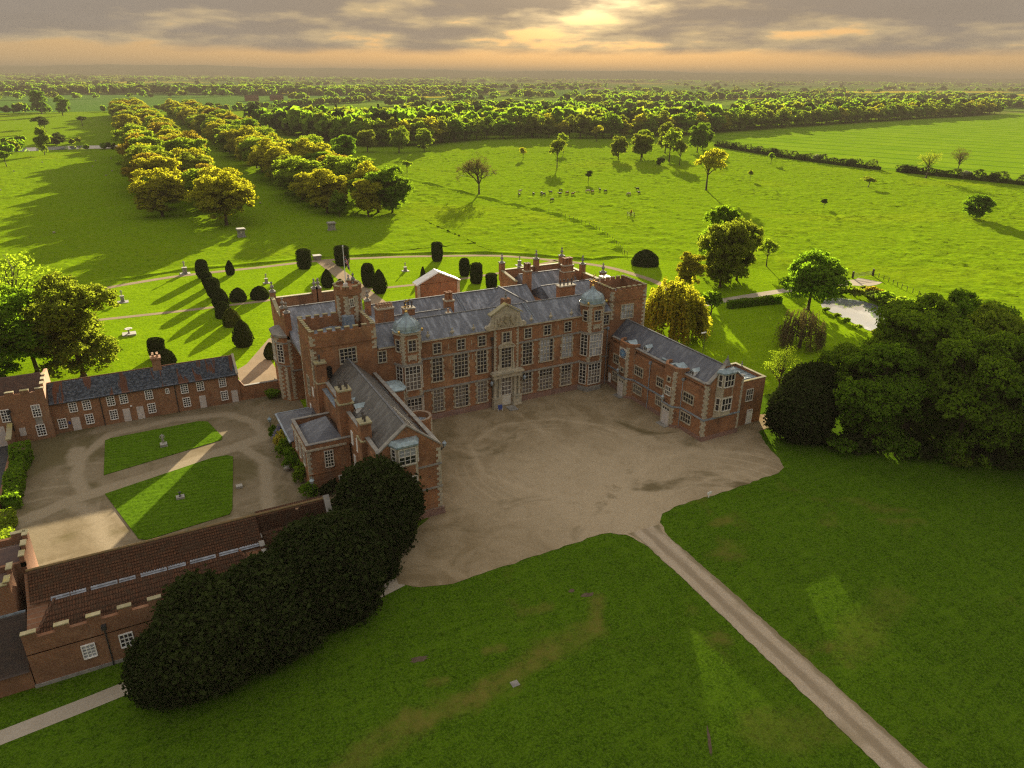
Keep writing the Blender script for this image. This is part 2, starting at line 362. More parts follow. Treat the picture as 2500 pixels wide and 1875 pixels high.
CROP2 = m_crop('crop_bluegreen', (0.058, 0.125, 0.022), (0.085, 0.155, 0.026), R(20), 24.0, (0.05, 0.09, 0.02))
RAPE = m_crop('rapeseed', (0.42, 0.34, 0.012), (0.36, 0.31, 0.02), R(10), 24.0, (0.25, 0.22, 0.03))
PLOUGH = m_crop('bare_soil', (0.17, 0.12, 0.075), (0.14, 0.10, 0.06), R(35), 18.0, (0.1, 0.08, 0.05))
def m_gravel(name, centre=None, base=(0.205, 0.155, 0.088), light=(0.42, 0.335, 0.222), moss=(0.085, 0.066, 0.026), rings=True, mossy=(0.5, 0.66), pale=None, tracks=()):
    m, p, o = mat(name); P = POS(); x, y, z = SEP(P)
    n1 = NOISE(P, 0.22, 6, 0.65, 0.7); n2 = NOISE(P, 9.0, 3, 0.7); n3 = NOISE(P, 0.6, 5, 0.6, 0.5)
    col = MIX(MAPR(n1, 0.36, 0.64), base, tuple(0.5*(a+b) for a, b in zip(base, light)))
    if rings and centre:
        for (cx, cy, k, w, amt) in centre:
            r = MATH('SQRT', MATH('ADD', MATH('POWER', MATH('SUBTRACT', x, cx), 2.0), MATH('POWER', MATH('SUBTRACT', y, cy), 2.0)))
            rr = MATH('ADD', r, MATH('MULTIPLY', NOISE(P, 0.05, 2, 0.5), 5.0))
            s = MATH('SINE', MATH('MULTIPLY', rr, k))
            tr = MATH('MULTIPLY', MAPR(s, 0.55, 1.0), MAPR(NOISE(P, 0.10, 3, 0.5), 0.46, 0.62))
            col = MIX(MATH('MULTIPLY', tr, MATH('MULTIPLY', amt, MAPR(r, w*0.75, w, 1.0, 0.0))), col, tuple(v*1.05 for v in light))
    if pale:
        for (cx, cy, w, amt) in pale:
            r = MATH('SQRT', MATH('ADD', MATH('POWER', MATH('SUBTRACT', x, cx), 2.0), MATH('POWER', MATH('SUBTRACT', y, cy), 2.0)))
            col = MIX(MATH('MULTIPLY', MAPR(r, 0.15*w, w, amt, 0.0), MAPR(n3, 0.25, 0.55, 0.55, 1.0)), col, light)
    col = MIX(MAPR(NOISE(P, 0.085, 5, 0.6, 0.8), mossy[0], mossy[1], 0, 0.8), col, moss)
    best = None
    for (x0, y0, x1, y1, w, amt) in tracks:
        dx_, dy_ = x1-x0, y1-y0; ll = dx_*dx_+dy_*dy_; rx = MATH('SUBTRACT', x, x0); ry = MATH('SUBTRACT', y, y0)
        t = MATH('DIVIDE', MATH('ADD', MATH('MULTIPLY', rx, dx_), MATH('MULTIPLY', ry, dy_)), ll, None, True)
        ex = MATH('SUBTRACT', rx, MATH('MULTIPLY', t, dx_)); ey = MATH('SUBTRACT', ry, MATH('MULTIPLY', t, dy_))
        dd = MATH('SQRT', MATH('ADD', MATH('MULTIPLY', ex, ex), MATH('MULTIPLY', ey, ey)))
        f = MATH('MULTIPLY', MATH('SUBTRACT', 1.0, MATH('DIVIDE', dd, w)), amt, None, True)
        best = f if best is None else MATH('MAXIMUM', best, f)
    if best is not None:
        rut = MATH('ADD', best, MATH('MULTIPLY', MATH('SUBTRACT', n3, 0.5), 0.55))
        col = MIX(MAPR(rut, 0.12, 0.55, 0, 0.95), col, light)
    col = MIX(MAPR(n2, 0.3, 0.75, 0, 0.5), col, tuple(v*0.62 for v in base))
    L(col, p.inputs['Base Color']); p.inputs['Roughness'].default_value = 0.95; p.inputs['Specular IOR Level'].default_value = 0.0
    BUMP(p, MATH('ADD', n2, MATH('MULTIPLY', n3, 1.5)), 0.35, 0.03); return m
GRAVEL = m_gravel('forecourt_gravel', [(50, 78, 4.5, 18, 0.5), (66, 60, 3.1, 24, 0.5)], pale=[(50, 63, 13, 0.95), (50, 72, 22, 0.75), (66, 68, 20, 0.6), (40, 70, 14, 0.4)], mossy=(0.56, 0.70), tracks=[(50, 58, 50.5, 62, 1.6, 0.44), (50.5, 62, 54, 68, 1.6, 0.44), (54, 68, 62, 72, 1.6, 0.44), (62, 72, 70, 71, 1.6, 0.44), (70, 71, 77, 66, 1.6, 0.44), (50, 60, 48, 66, 1.3, 0.39), (48, 66, 43, 71, 1.3, 0.39), (43, 71, 38, 79, 1.3, 0.39), (38, 79, 40, 88, 1.3, 0.39), (40, 88, 47, 92, 1.3, 0.39), (47, 92, 56, 90, 1.3, 0.39), (56, 90, 62, 84, 1.3, 0.39), (62, 84, 63, 76, 1.3, 0.39), (63, 76, 58, 69, 1.3, 0.39), (58, 69, 51, 62, 1.3, 0.39), (50, 60, 44, 65, 1.2, 0.28), (44, 65, 35, 68, 1.2, 0.28), (35, 68, 31, 76, 1.2, 0.28), (51, 62, 53, 74, 1.6, 0.33), (53, 74, 52, 86, 1.6, 0.33), (52, 86, 51.5, 95, 1.6, 0.33), (53, 63, 66, 64, 1.2, 0.39), (66, 64, 75, 63, 1.2, 0.39)])
YARDGRAVEL = m_gravel('yard_gravel', [(-16, 96, 2.2, 22, 0.5), (8, 92, 2.4, 18, 0.5)], (0.175, 0.138, 0.085), (0.30, 0.245, 0.168), (0.095, 0.080, 0.032), mossy=(0.47, 0.62), tracks=[(-21, 93, -12, 97.6, 1.9, 1), (-12, 97.6, -2, 99.9, 1.9, 1), (-2, 99.9, 6, 102.3, 1.9, 1), (6, 102.3, 13, 104.6, 1.9, 1), (13, 104.6, 19, 105.5, 1.9, 1), (-11, 98, -12.2, 104, 1.5, 0.75), (-12.2, 104, -11.6, 110, 1.5, 0.75), (-11.6, 110, -8, 115.9, 1.5, 0.75), (-8, 115.9, 1, 117.2, 1.5, 0.75), (1, 117.2, 9, 115.6, 1.5, 0.75), (9, 115.6, 12.5, 110.5, 1.5, 0.75), (12.5, 110.5, 13, 104.6, 1.5, 0.75), (9, 103.2, 11.6, 97, 1.5, 0.75), (11.6, 97, 10.6, 89, 1.5, 0.75), (10.6, 89, 9.4, 82, 1.5, 0.75), (-13, 97, -9.6, 92, 2.2, 0.6), (-9.6, 92, -9, 86, 2.2, 0.6), (-9, 86, -7, 81, 2.2, 0.6), (-12.3, 112.5, -12.2, 108.5, 2, 0.8)])
PATH = m_gravel('path_gravel', None, (0.36, 0.31, 0.24), (0.46, 0.40, 0.32), (0.22, 0.19, 0.12), False, (0.56, 0.72))
GPATH = m_gravel('garden_path_gravel', None, (0.26, 0.20, 0.135), (0.33, 0.26, 0.18), (0.18, 0.15, 0.08), False, (0.6, 0.78))
TARMAC = m_noise('tarmac', (0.07, 0.07, 0.072), (0.05, 0.05, 0.052), 1.5, 0.85)
SOIL = m_noise('soil', (0.10, 0.07, 0.045), (0.07, 0.05, 0.03), 2.0, 0.95)
m, p, o = mat('pond_water'); p.inputs['Base Color'].default_value = (0.72, 0.75, 0.78, 1); p.inputs['Metallic'].default_value = 0.75; p.inputs['Roughness'].default_value = 0.03; p.inputs['Specular IOR Level'].default_value = 0.9
p.inputs['IOR'].default_value = 1.6; BUMP(p, NOISE(POS(), 1.2, 2, 0.5), 0.04, 0.05); WATER = m

# ---------------------------------------------------------------- ground
def sheet(name, poly, z, m, label=None, kind='structure'):
    mb = MB(); mb.face([(x, y, z) for x, y in poly], 0); o = build(mb, name, m)
    o['kind'] = kind
    if label: o['label'] = label
    return o
def ribbon(name, pts, w, z, m, label=None, kind='structure', parent=None):
    mb = MB(); n = len(pts); P = [Vector((a, b)) for a, b in pts]
    Lf, Rt = [], []
    for i in range(n):
        d = (P[min(i+1, n-1)]-P[max(i-1, 0)]).normalized(); q = Vector((-d.y, d.x)); ww = (w[i] if hasattr(w, '__len__') else w)/2
        Lf.append(P[i]+q*ww); Rt.append(P[i]-q*ww)
    for i in range(n-1): mb.face([(Rt[i].x, Rt[i].y, z), (Rt[i+1].x, Rt[i+1].y, z), (Lf[i+1].x, Lf[i+1].y, z), (Lf[i].x, Lf[i].y, z)])
    o = build(mb, name, m, parent)
    if kind: o['kind'] = kind
    if label: o['label'] = label
    return o
def smooth(pts, k=6):
    out = []; P = [Vector(p) for p in pts]; n = len(P)
    for i in range(n-1):
        a, b, c, d = P[max(i-1, 0)], P[i], P[i+1], P[min(i+2, n-1)]
        for j in range(k):
            t = j/k
            out.append(0.5*((2*b)+(c-a)*t+(2*a-5*b+4*c-d)*t*t+(3*b-a-3*c+d)*t**3))
    out.append(P[-1]); return [tuple(v) for v in out]

mb = MB(); s = 60000
mb.face([(-s, -2000, 0), (s, -2000, 0), (s, s, 0), (-s, s, 0)]); tag(build(mb, 'ground', GROUND), 'green pasture and far patchwork fields reaching to the horizon', kind='structure')
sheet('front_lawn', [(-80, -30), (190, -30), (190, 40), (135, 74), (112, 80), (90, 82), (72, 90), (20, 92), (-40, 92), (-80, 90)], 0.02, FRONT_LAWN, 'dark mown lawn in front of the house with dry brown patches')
H2 = smooth([(-60, 196), (-11, 214), (0, 215.5), (12, 219), (31.7, 217.4), (49.2, 217.4), (68, 213), (86.8, 206.2), (101, 199.3), (114.3, 187.5), (122.9, 180), (134, 178), (150, 160), (168, 140), (184, 128)], 4)
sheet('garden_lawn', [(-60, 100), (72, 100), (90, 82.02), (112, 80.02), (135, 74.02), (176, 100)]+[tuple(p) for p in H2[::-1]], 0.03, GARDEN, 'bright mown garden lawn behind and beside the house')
sheet('crop_field', [(430, 468), (419, 428), (410, 371), (409, 331), (411, 298), (414, 270), (420, 246), (424, 205), (760, 180), (1700, 560), (1290, 725), (1146, 690), (873, 640), (663, 597), (500, 553)], 0.06, CROP1, 'bright green crop field with tramlines beyond the hedge')
sheet('crop_field', [(-420, 1180), (0, 1200), (75, 1180), (300, 1330), (535, 1580), (420, 1990), (-215, 2070), (-700, 2000)], 0.10, CROP2, 'wide blue-green field behind the avenue')
for (pl, mm, lb) in [([(470, 1640), (700, 1690), (760, 1800), (540, 1790)], RAPE, 'yellow rapeseed strip beyond the avenue'),
                     ([(640, 930), (900, 1010), (830, 1120), (610, 1060)], PLOUGH, 'brown ploughed field behind the wood'),
                     ([(1300, 1450), (1800, 1420), (1900, 1560), (1420, 1640)], RAPE, 'yellow rapeseed field behind the long tree belt'),
                     ([(2300, 1900), (3300, 1850), (3500, 2050), (2450, 2200)], RAPE, 'far yellow rapeseed field towards the horizon'),
                     ([(2700, 1500), (3300, 1420), (3500, 1560), (2900, 1660)], RAPE, 'distant yellow field above the end of the tree belt'),
                     ([(1750, 1150), (2400, 1080), (2500, 1250), (1800, 1330)], CROP1, 'pale green field behind the end of the tree belt'),
                     ([(-140, 2500), (60, 2520), (70, 2700), (-150, 2680)], RAPE, 'thin yellow field far behind the wide green field')]:
    sheet('field', pl, 0.14, mm, lb)
def ragged(poly, amp, seed):
    rg = random.Random(seed); out = []
    for a_, b_ in zip(poly, poly[1:]+poly[:1]):
        d = Vector(b_)-Vector(a_); n = max(1, int(d.length/0.8)); q = Vector((-d.y, d.x)).normalized()
        for k in range(n):
            p_ = Vector(a_)+d*(k/n)+(q*rg.uniform(-amp, amp) if k else Vector((0, 0))); out.append((p_.x, p_.y))
    return out
def m_drive():
    m, p, o = mat('drive_gravel'); P = POS(); x, y, z = SEP(P)
    ctr = MATH('ADD', 46.95, MATH('MULTIPLY', y, 0.0515)); off = MATH('ABSOLUTE', MATH('SUBTRACT', x, ctr)); n = NOISE(SCALEV(P, (1, 0.18, 1)), 1.6, 5, 0.65); f = NOISE(P, 7.0, 3, 0.7)
    col = MIX(MAPR(MATH('ADD', off, MATH('MULTIPLY', MATH('SUBTRACT', n, 0.5), 1.2)), 0.15, 0.75), (0.26, 0.205, 0.14), (0.40, 0.325, 0.235))
    col = MIX(MAPR(MATH('ADD', off, MATH('MULTIPLY', MATH('SUBTRACT', n, 0.5), 1.4)), 1.25, 1.8), col, (0.20, 0.16, 0.095)); col = MIX(MAPR(f, 0.4, 0.7, 0, 0.5), col, (0.22, 0.175, 0.12)); col = MIX(MAPR(NOISE(P, 0.25, 4, 0.6), 0.52, 0.68, 0, 0.5), col, (0.24, 0.19, 0.12))
    L(col, p.inputs['Base Color']); p.inputs['Roughness'].default_value = 0.95; p.inputs['Specular IOR Level'].default_value = 0.0; BUMP(p, f, 0.3, 0.03); return m
DRIVE = m_drive()
# gravel
FC = [(29.0, 98.9), (29.0, 74), (27.5, 72.8), (25.6, 71.5), (22.2, 67.6), (19.9, 64.3), (19.6, 62.2), (21.5, 60.6), (25, 59.5), (36, 59.7), (43.5, 59.9), (45.8, 59.6), (47.3, 58.4), (48.1, 55.8),
      (51.7, 55.8), (52.6, 58.6), (54.2, 60.1), (56.5, 60.6), (64, 60.5), (75.2, 60.8), (77.2, 61.6), (78.6, 63.8), (80.2, 68), (82.2, 71.5), (88, 72.5), (88, 76), (72, 76), (72, 98.9)]
sheet('forecourt', ragged(FC, 0.16, 3), 0.05, GRAVEL, 'wide tan gravel forecourt marked by wheel tracks')
DL = smooth([(49.95, 58.4), (49.7, 48), (49.1, 36.5), (48.3, 22), (47.2, 2), (46.8, -20)], 26)
ribbon('driveway', DL, [3.5+random.uniform(-0.16, 0.16)+max(0, 1.2-0.25*k) for k in range(len(DL))], 0.058, DRIVE, 'pale straight gravel drive crossing the front lawn')
ribbon('footpath', [(-40, 57.6), (-17.1, 58.4), (-10, 59.2), (-4.6, 59.9), (2, 60.4), (14, 61.0), (20, 62.5)], 1.75, 0.04, PATH, 'pale gravel footpath along the brick service range')
sheet('stable_yard', [(-23, 122), (-21, 74), (15.5, 74), (20, 86), (20.5, 99), (21, 121.5), (12, 121), (-15, 121)], 0.045, YARDGRAVEL, 'brown gravel stable yard worn by curving wheel tracks')
def raised(name, poly, z0, z1, mtop, label):
    mb = MB(); mb.prism(poly, z0, z1, 0); return tag(build(mb, name, mtop), label, kind='structure')
raised('yard_lawn', [(-8.8, 102.6), (-8.6, 113.9), (-7.9, 114.4), (4.5, 114.7), (5.9, 113.9), (7.3, 107.3), (7.0, 106.3)][::-1], 0.0, 0.13, YARDLAWN, 'clipped lawn of the stable yard with a standing statue')
raised('yard_lawn', [(-8.7, 97.1), (-5.2, 84.1), (-4.3, 83.4), (5.2, 84.7), (5.7, 85.9), (7.8, 100.1), (7.1, 100.9), (5.2, 101.1)], 0.0, 0.13, YARDLAWN, 'clipped lawn of the stable yard crossed by a sunlit strip')
# garden paths
P1 = smooth([(-50, 186), (-12.5, 205.6), (-0.2, 210.3), (11.3, 212.7), (30.9, 213), (48.4, 213.6), (67, 209.5), (85.4, 202.7), (99.4, 196), (111.8, 183.4), (120.5, 171.6), (123.3, 159.6), (123.6, 148.6), (120, 138), (112, 128)], 4)
ribbon('garden_path', P1, 2.3, 0.05, GPATH, 'curved outer gravel path around the garden')
ribbon('garden_path', [(49.3, 212.6), (49.8, 188), (50.4, 165), (50.5, 142)], 4.2, 0.055, GPATH, 'broad central gravel path between the clipped yews')
ribbon('garden_path', [(-40, 179.5), (-8.5, 179.4), (8.2, 178.4), (25, 178.4), (34, 179.2), (48, 178)], 1.7, 0.05, GPATH, 'narrow cross path on the side of the topiary row')
ribbon('garden_path', [(51.8, 177.2), (64.8, 176.2), (78.3, 176.4), (90.1, 177.4), (112, 183)], 1.7, 0.05, GPATH, 'narrow cross path behind the brick gable')
sheet('garden_gravel', [(12.9, 121.3), (20, 121.3), (20, 141), (27, 150), (22, 150), (15.5, 137), (13.2, 134.5)], 0.048, GPATH, 'sunlit gravel walk behind the garden wall')
ribbon('pond_track', smooth([(118, 128.5), (130.4, 129), (146, 128.9), (158, 128.4), (166, 127.6), (174, 125.2), (178.5, 126)], 4), [3.0]*14+[4.2]*5+[6.5]*6, 0.05, PATH, 'gravel track passing behind the hedge and the pond')
# sunken wall (ha-ha) banks: a low grass step
HA = smooth([(120, 420), (135.7, 367.3), (142.4, 320.1), (147, 281.4), (151.6, 259.7), (152.2, 236.6), (149, 215.4), (142.6, 195.9), (136, 184)], 6)
def bank(name, line, h, w, m, label, flip=1):
    mb = MB(); P = [Vector(p) for p in line]; n = len(P); prof = []
    for i in range(n):
        d = (P[min(i+1, n-1)]-P[max(i-1, 0)]).normalized(); q = Vector((-d.y, d.x))*flip; k = h*(0.8+0.35*math.sin(i*1.7)); e = min(1, i/2, (n-1-i)/2)
        prof.append([(P[i]+q*t, z*k*e) for t, z in ((-w, 0.0), (-0.25*w, 1.0), (0.1*w, 0.95), (0.22*w, 0.0))])
    for i in range(n-1):
        for j in range(3):
            a, b, c, dd = prof[i][j], prof[i+1][j], prof[i+1][j+1], prof[i][j+1]
            mb.face([(q[0].x, q[0].y, q[1]+0.035) for q in (a, b, c, dd)])
    return tag(build(mb, name, m), label, kind='structure')
bank('grass_bank', HA, 0.9, 3.4, GARDEN, 'grass bank of the curving sunken fence across the pasture', 1)
bank('grass_bank', [p for p in H2[4:46]], 0.55, 3.0, GARDEN, 'low grass step along the outer edge of the garden', -1)
# distant hills
mb = MB(); K = 220; rows = []
for j, (dist, hh) in enumerate([(8200, 0), (9600, 0.45), (10800, 0.85), (12000, 1.0), (15000, 0.9)]):
    row = []
    for i in range(K+1):
        a = R(-38)+R(106)*i/K
        prof = 92+26*math.sin(a*3.1+0.9)+13*math.sin(a*9.3+1.1)+7*math.sin(a*23)+5*math.sin(a*47+2)+3*math.sin(a*131)
        row.append((dist*math.sin(a), dist*math.cos(a), 0.2+prof*hh*(1.0 if j < 4 else 0.8)))
    rows.append(row)
for j in range(4):
    for i in range(K): mb.face([rows[j][i+1], rows[j][i], rows[j+1][i], rows[j+1][i+1]])
HILL = m_noise('hill_land', (0.06, 0.08, 0.03), (0.04, 0.05, 0.028), 0.003, 1.0, (0.09, 0.085, 0.045), 0.0, False, 0.0)
tag(build(mb, 'hills', HILL), 'low blue ridge of hills on the horizon', kind='structure')
# pond
PD = [(147.2, 115.7), (151, 118.0), (154.3, 119), (157, 117), (159, 113), (159.3, 109.1), (158.5, 105), (156, 100.6), (151, 96.5), (146, 93.6), (142, 93.6), (140.8, 97.4), (142.2, 102.7), (143.4, 106.5), (144.4, 110.4), (145.4, 113.7)]
sheet('pond', PD, 0.075, WATER, 'still pond reflecting pale sky beside the round dark tree')
sheet('lake', [(-75, 618), (-60, 612), (-30, 618), (-2, 616), (8, 622), (6, 640), (-30, 648), (-75, 640)], 0.12, WATER, 'narrow bright lake in the pasture beside the avenue')

# rough tussocky relief of the pastures, a real surface over the plain ground
def relief(name, x0, x1, y0, y1, step, amp, m, seed, label, weight):
    rg = np.random.default_rng(seed); X = np.arange(x0, x1, step); Y = np.arange(y0, y1, step); nx, ny = len(X), len(Y)
    xx, yy = np.meshgrid(X, Y, indexing='ij'); r = rg.uniform(0, 1, (nx, ny))**2.2
    lo = rg.uniform(0, 1, (nx//9+3, ny//9+3)); ix = np.arange(nx)/9; iy = np.arange(ny)/9; a = ix.astype(int); b = iy.astype(int); fx = (ix-a)[:, None]; fy_ = (iy-b)[None]
    lf = (lo[a][:, b]*(1-fx)+lo[a+1][:, b]*fx)*(1-fy_)+(lo[a][:, b+1]*(1-fx)+lo[a+1][:, b+1]*fx)*fy_
    w = weight(xx, yy); z = 0.012+w*(0.02+amp*r*(0.35+1.1*lf)); xx = xx+rg.uniform(-.4, .4, xx.shape)*step; yy = yy+rg.uniform(-.4, .4, yy.shape)*step
    V = np.stack([xx, yy, z], -1).reshape(-1, 3); i = (np.arange(nx-1)[:, None]*ny+np.arange(ny-1)[None]).reshape(-1); F = np.stack([i, i+ny, i+ny+1, i+1], -1)
    F = F[w.reshape(-1)[F].max(1) > 0.0]
    return tag(put(name, arr_mesh(name, V, F, m, True)), label, kind='structure')
HX = np.array([p[0] for p in H2]); HY = np.array([p[1] for p in H2])
def wt(xa, xb, ya, yb):
    def f(x, y):
        lim = np.where(x < 184, np.interp(x, HX, HY), 128-(x-184)*9.0); return np.clip((y-lim-3)/8, 0, 1)*np.clip((xb-x)/6, 0, 1)*np.clip((x-xa)/6, 0, 1)*np.clip((yb-y)/20, 0, 1)*np.clip((y-ya)/20, 0, 1)
    return f
relief('pasture', 100, 406, 20, 520, 1.5, 0.48, GROUND, 4, 'tussocky cattle pasture right of the curved sunken fence', wt(-1e9, 405, 20, 518))
relief('pasture', -90, 101.5, 216, 580, 1.7, 0.36, GROUND, 5, 'sheep pasture around the avenue trees', wt(-90, 1e9, 200, 578))
# ---------------------------------------------------------------- building helpers
PANES = {}; REST = {}
WMESH = {}
def win_mesh(w, h, nc, rows, style, bars):
    key = (round(w, 2), round(h, 2), nc, tuple(rows), style, bars)
    if key in WMESH: return WMESH[key]
    mb = MB(); t = 0.10 if style != 'sash' else 0.075
    fr = 0.16 if style in ('stone', 'tooth') else (0.11 if style == 'cream' else 0.10)
    d0, d1 = -0.13, 0.0         # frame projects outward (-y)
    x0, x1 = -w/2, w/2
    mb.box(x0-fr, x0, d0, d1, -fr, h+fr); mb.box(x1, x1+fr, d0, d1, -fr, h+fr)
    mb.box(x0, x1, d0, d1, h, h+fr); mb.box(x0, x1, d0-0.05, d1, -fr, 0)
    if style == 'tooth':
        k = 0; z = -fr
        while z < h:
            zz = min(0.42, h+fr-z)
            if k % 2 == 0:
                mb.box(x0-fr-0.2, x0-fr, d0+0.06, d1, z, z+zz); mb.box(x1+fr, x1+fr+0.2, d0+0.06, d1, z, z+zz)
            z += 0.55; k += 1
    cw = w/nc; zs = [0]+[h*r for r in rows]+[h]
    for i in range(1, nc): mb.box(x0+i*cw-t/2, x0+i*cw+t/2, d0+0.02, d1-0.001, 0, h)
    for z in zs[1:-1]:
        for i in range(nc): mb.box(x0+i*cw+(t/2 if i else 0), x0+(i+1)*cw-(t/2 if i < nc-1 else 0), d0+0.03, d1-0.002, z-t/2, z+t/2)
    if bars:
        for i in range(nc):
            a, b = x0+i*cw+t/2, x0+(i+1)*cw-t/2
            for j in range(len(zs)-1):
                z0, z1 = zs[j]+t/2, zs[j+1]-t/2
                for k in range(1, bars):
                    z = z0+(z1-z0)*k/bars; mb.box(a, b, -0.06, -0.036, z-0.022, z+0.022, 1)
    me = mb.mesh('window', [{'stone': STONE, 'tooth': STONE, 'cream': CREAM, 'sash': PAINT}[style], PAINT])
    WMESH[key] = (me, cw, zs, t); return WMESH[key]
PMESH = {}
def pane_mesh(a, b, m):
    key = (round(a, 3), round(b, 3), m.name)
    if key not in PMESH:
        mb = MB(); mb.box(-a/2, a/2, -0.034, -0.004, -b/2, b/2); PMESH[key] = mb.mesh('pane', m)
    return PMESH[key]
def window(parent, x, y, z, w, h, nc, rows=(), nrm=(0, -1), style='stone', bars=2, glass=None, mask=None, single=False):
    """x, y, z: middle of the sill on the wall face"""
    me, cw, zs, t = win_mesh(w, h, nc, list(rows), style, bars)
    th = math.atan2(nrm[0], -nrm[1]); wo_ = put('window', me, (x, y, z), parent, th)
    root = parent
    cnt = PANES.setdefault(root, 0)
    for i in range(nc):
        for j in range(len(zs)-1):
            g = glass or GLASS
            if callable(mask): g = mask(i, j) or g
            a, b = cw-t, zs[j+1]-zs[j]-t*0.7
            lx, lz = -w/2+(i+0.5)*cw, (zs[j]+zs[j+1])/2
            if single or PANES[root] < 300:
                p_ = bpy.data.objects.new('pane', pane_mesh(a, b, g)); COL.objects.link(p_); p_.parent = wo_; p_.location = (lx, 0, lz); PANES[root] += 1
            else:
                mb = REST.setdefault(root, {}).setdefault(g.name, (MB(), g))[0]
                c, s_ = math.cos(th), math.sin(th)
                T = lambda u, d, v: (x+u*c-d*s_, y+u*s_+d*c, z+v)
                u0, u1 = lx-a/2, lx+a/2; v0, v1 = lz-b/2, lz+b/2
                mb.add([T(u0,-0.034,v0), T(u1,-0.034,v0), T(u1,-0.034,v1), T(u0,-0.034,v1)], [(0,1,2,3)])
    return wo_
def flush_panes(root):
    if root in REST:
        big = MB(); mats = []
        for k, (mb, g) in REST[root].items():
            big.add(mb.v, mb.f, len(mats)); mats.append(g)
        o = build(big, 'glazing', mats, root); o['kind'] = 'stuff'
QM = {}
def quoins(parent, x, y, z0, z1, d1, d2, single=False, h=0.36, lng=0.62, sht=0.34, pr=0.035):
    """toothed corner stones; d1, d2 are unit directions of the two wall faces leading away from the corner"""
    n = max(1, int((z1-z0)/h)); hh = (z1-z0)/n
    C = Vector((x, y)); D1, D2 = Vector(d1).normalized(), Vector(d2).normalized()
    n1 = Vector((-D1.y, D1.x)); n1 = -n1 if n1.dot(D2) > 0 else n1
    n2 = Vector((-D2.y, D2.x)); n2 = -n2 if n2.dot(D1) > 0 else n2
    off = (n1+n2)/(1+n1.dot(n2))
    allmb = MB()
    for k in range(n):
        a, b = (lng, sht) if k % 2 == 0 else (sht, lng)
        # L-shaped prism footprint hugging the corner
        out = off*pr
        p = [out, out+D1*(a+pr), out+D1*(a+pr)-n1*pr*2, -out, out+D2*(b+pr)-n2*pr*2, out+D2*(b+pr)]
        if (D1.x*D2.y-D1.y*D2.x) < 0: p = p[::-1]
        if single:
            key = (tuple(d1), tuple(d2), k % 2, round(hh, 3), lng)
            if key not in QM:
                mb = MB(); mb.prism([tuple(q) for q in p], 0.012, hh-0.012); QM[key] = mb.mesh('quoin', STONE)
            put('quoin', QM[key], (x, y, z0+k*hh), parent)
        else:
            allmb.prism([tuple(C+q) for q in p], z0+k*hh+0.012, z0+(k+1)*hh-0.012)
    if not single:
        o = build(allmb, 'quoin_stonework', STONE, parent); o['kind'] = 'stuff'
MM = {}
def merlon_row(parent, p0, p1, z, n, frac=0.55, th=0.42, h=0.55, wall=BRICK, cop=MOSSTONE, start=True):
    """battlement: n merlons from p0 to p1"""
    P0, P1 = Vector(p0), Vector(p1); d = (P1-P0); Lg = d.length; d.normalize(); ang = math.atan2(d.y, d.x)
    pitch_ = Lg/(n-1+frac) if n > 1 else Lg; w = pitch_*frac
    key = (round(w, 3), th, h, wall.name, cop.name)
    if key not in MM:
        mb = MB(); mb.box(-w/2, w/2, -th/2, th/2, 0, h-0.1, 0); mb.box(-w/2-0.04, w/2+0.04, -th/2-0.05, th/2+0.05, h-0.1, h, 1); MM[key] = mb.mesh('merlon', [wall, cop])
    for k in range(n):
        c = P0+d*(w/2+k*pitch_); put('merlon', MM[key], (c.x, c.y, z), parent, ang)
POTM = {}
def pot_mesh(kind):
    if kind not in POTM:
        mb = MB()
        if kind == 'clay': mb.lathe((0,0,0), [(0.17,0),(0.15,0.5),(0.19,0.52),(0.19,0.62),(0.12,0.62)], 10)
        elif kind == 'oct': mb.lathe((0,0,0), [(0.30,0),(0.24,0.15),(0.22,1.1),(0.30,1.2),(0.32,1.35),(0.18,1.35)], 8)
        else: mb.lathe((0,0,0), [(0.14,0),(0.13,0.7),(0.2,0.72),(0.2,0.95),(0.1,1.02)], 8)
        POTM[kind] = mb.mesh('chimney_pot', {'clay': POT, 'oct': BRICK, 'cowl': POTB}[kind])
    return POTM[kind]
def chimney(parent, x0, x1, y0, y1, z0, z1, pots, kind='clay', wall=BRICK, cap=STONE, shoulder=None):
    mb = MB()
    if shoulder:
        zs, gx, gy = shoulder; mb.box(x0-gx, x1+gx, y0-gy, y1+gy, z0, zs, 0); mb.box(x0-gx-0.07, x1+gx+0.07, y0-gy-0.07, y1+gy+0.07, zs, zs+0.14, 1); mb.box(x0, x1, y0, y1, zs+0.14, z1-0.35, 0)
    else: mb.box(x0, x1, y0, y1, z0, z1-0.35, 0)
    mb.box(x0-0.09, x1+0.09, y0-0.09, y1+0.09, z1-0.35, z1-0.2, 0); mb.box(x0-0.13, x1+0.13, y0-0.13, y1+0.13, z1-0.2, z1, 1)
    c = build(mb, 'chimney_stack', [wall, cap], parent)
    nx, ny = pots
    for i in range(nx):
        for j in range(ny):
            px_ = x0+(x1-x0)*(i+0.5)/nx; py_ = y0+(y1-y0)*(j+0.5)/ny
            put('chimney_pot', pot_mesh(kind), (px_, py_, z1), c, random.random()*6)
    return c
FIN = {}
def finial_mesh():
    if 'f' not in FIN:
        mb = MB(); mb.box(-0.28,0.28,-0.28,0.28,0,0.18); mb.lathe((0,0,0.18), [(0.22,0),(0.14,0.12),(0.12,0.25),(0.30,0.42),(0.33,0.62),(0.22,0.8),(0.12,0.9),(0.10,1.05),(0.2,1.18),(0.2,1.3),(0.06,1.45),(0.02,1.6)], 10); FIN['f'] = mb.mesh('finial', GREYSTONE)
    return FIN['f']
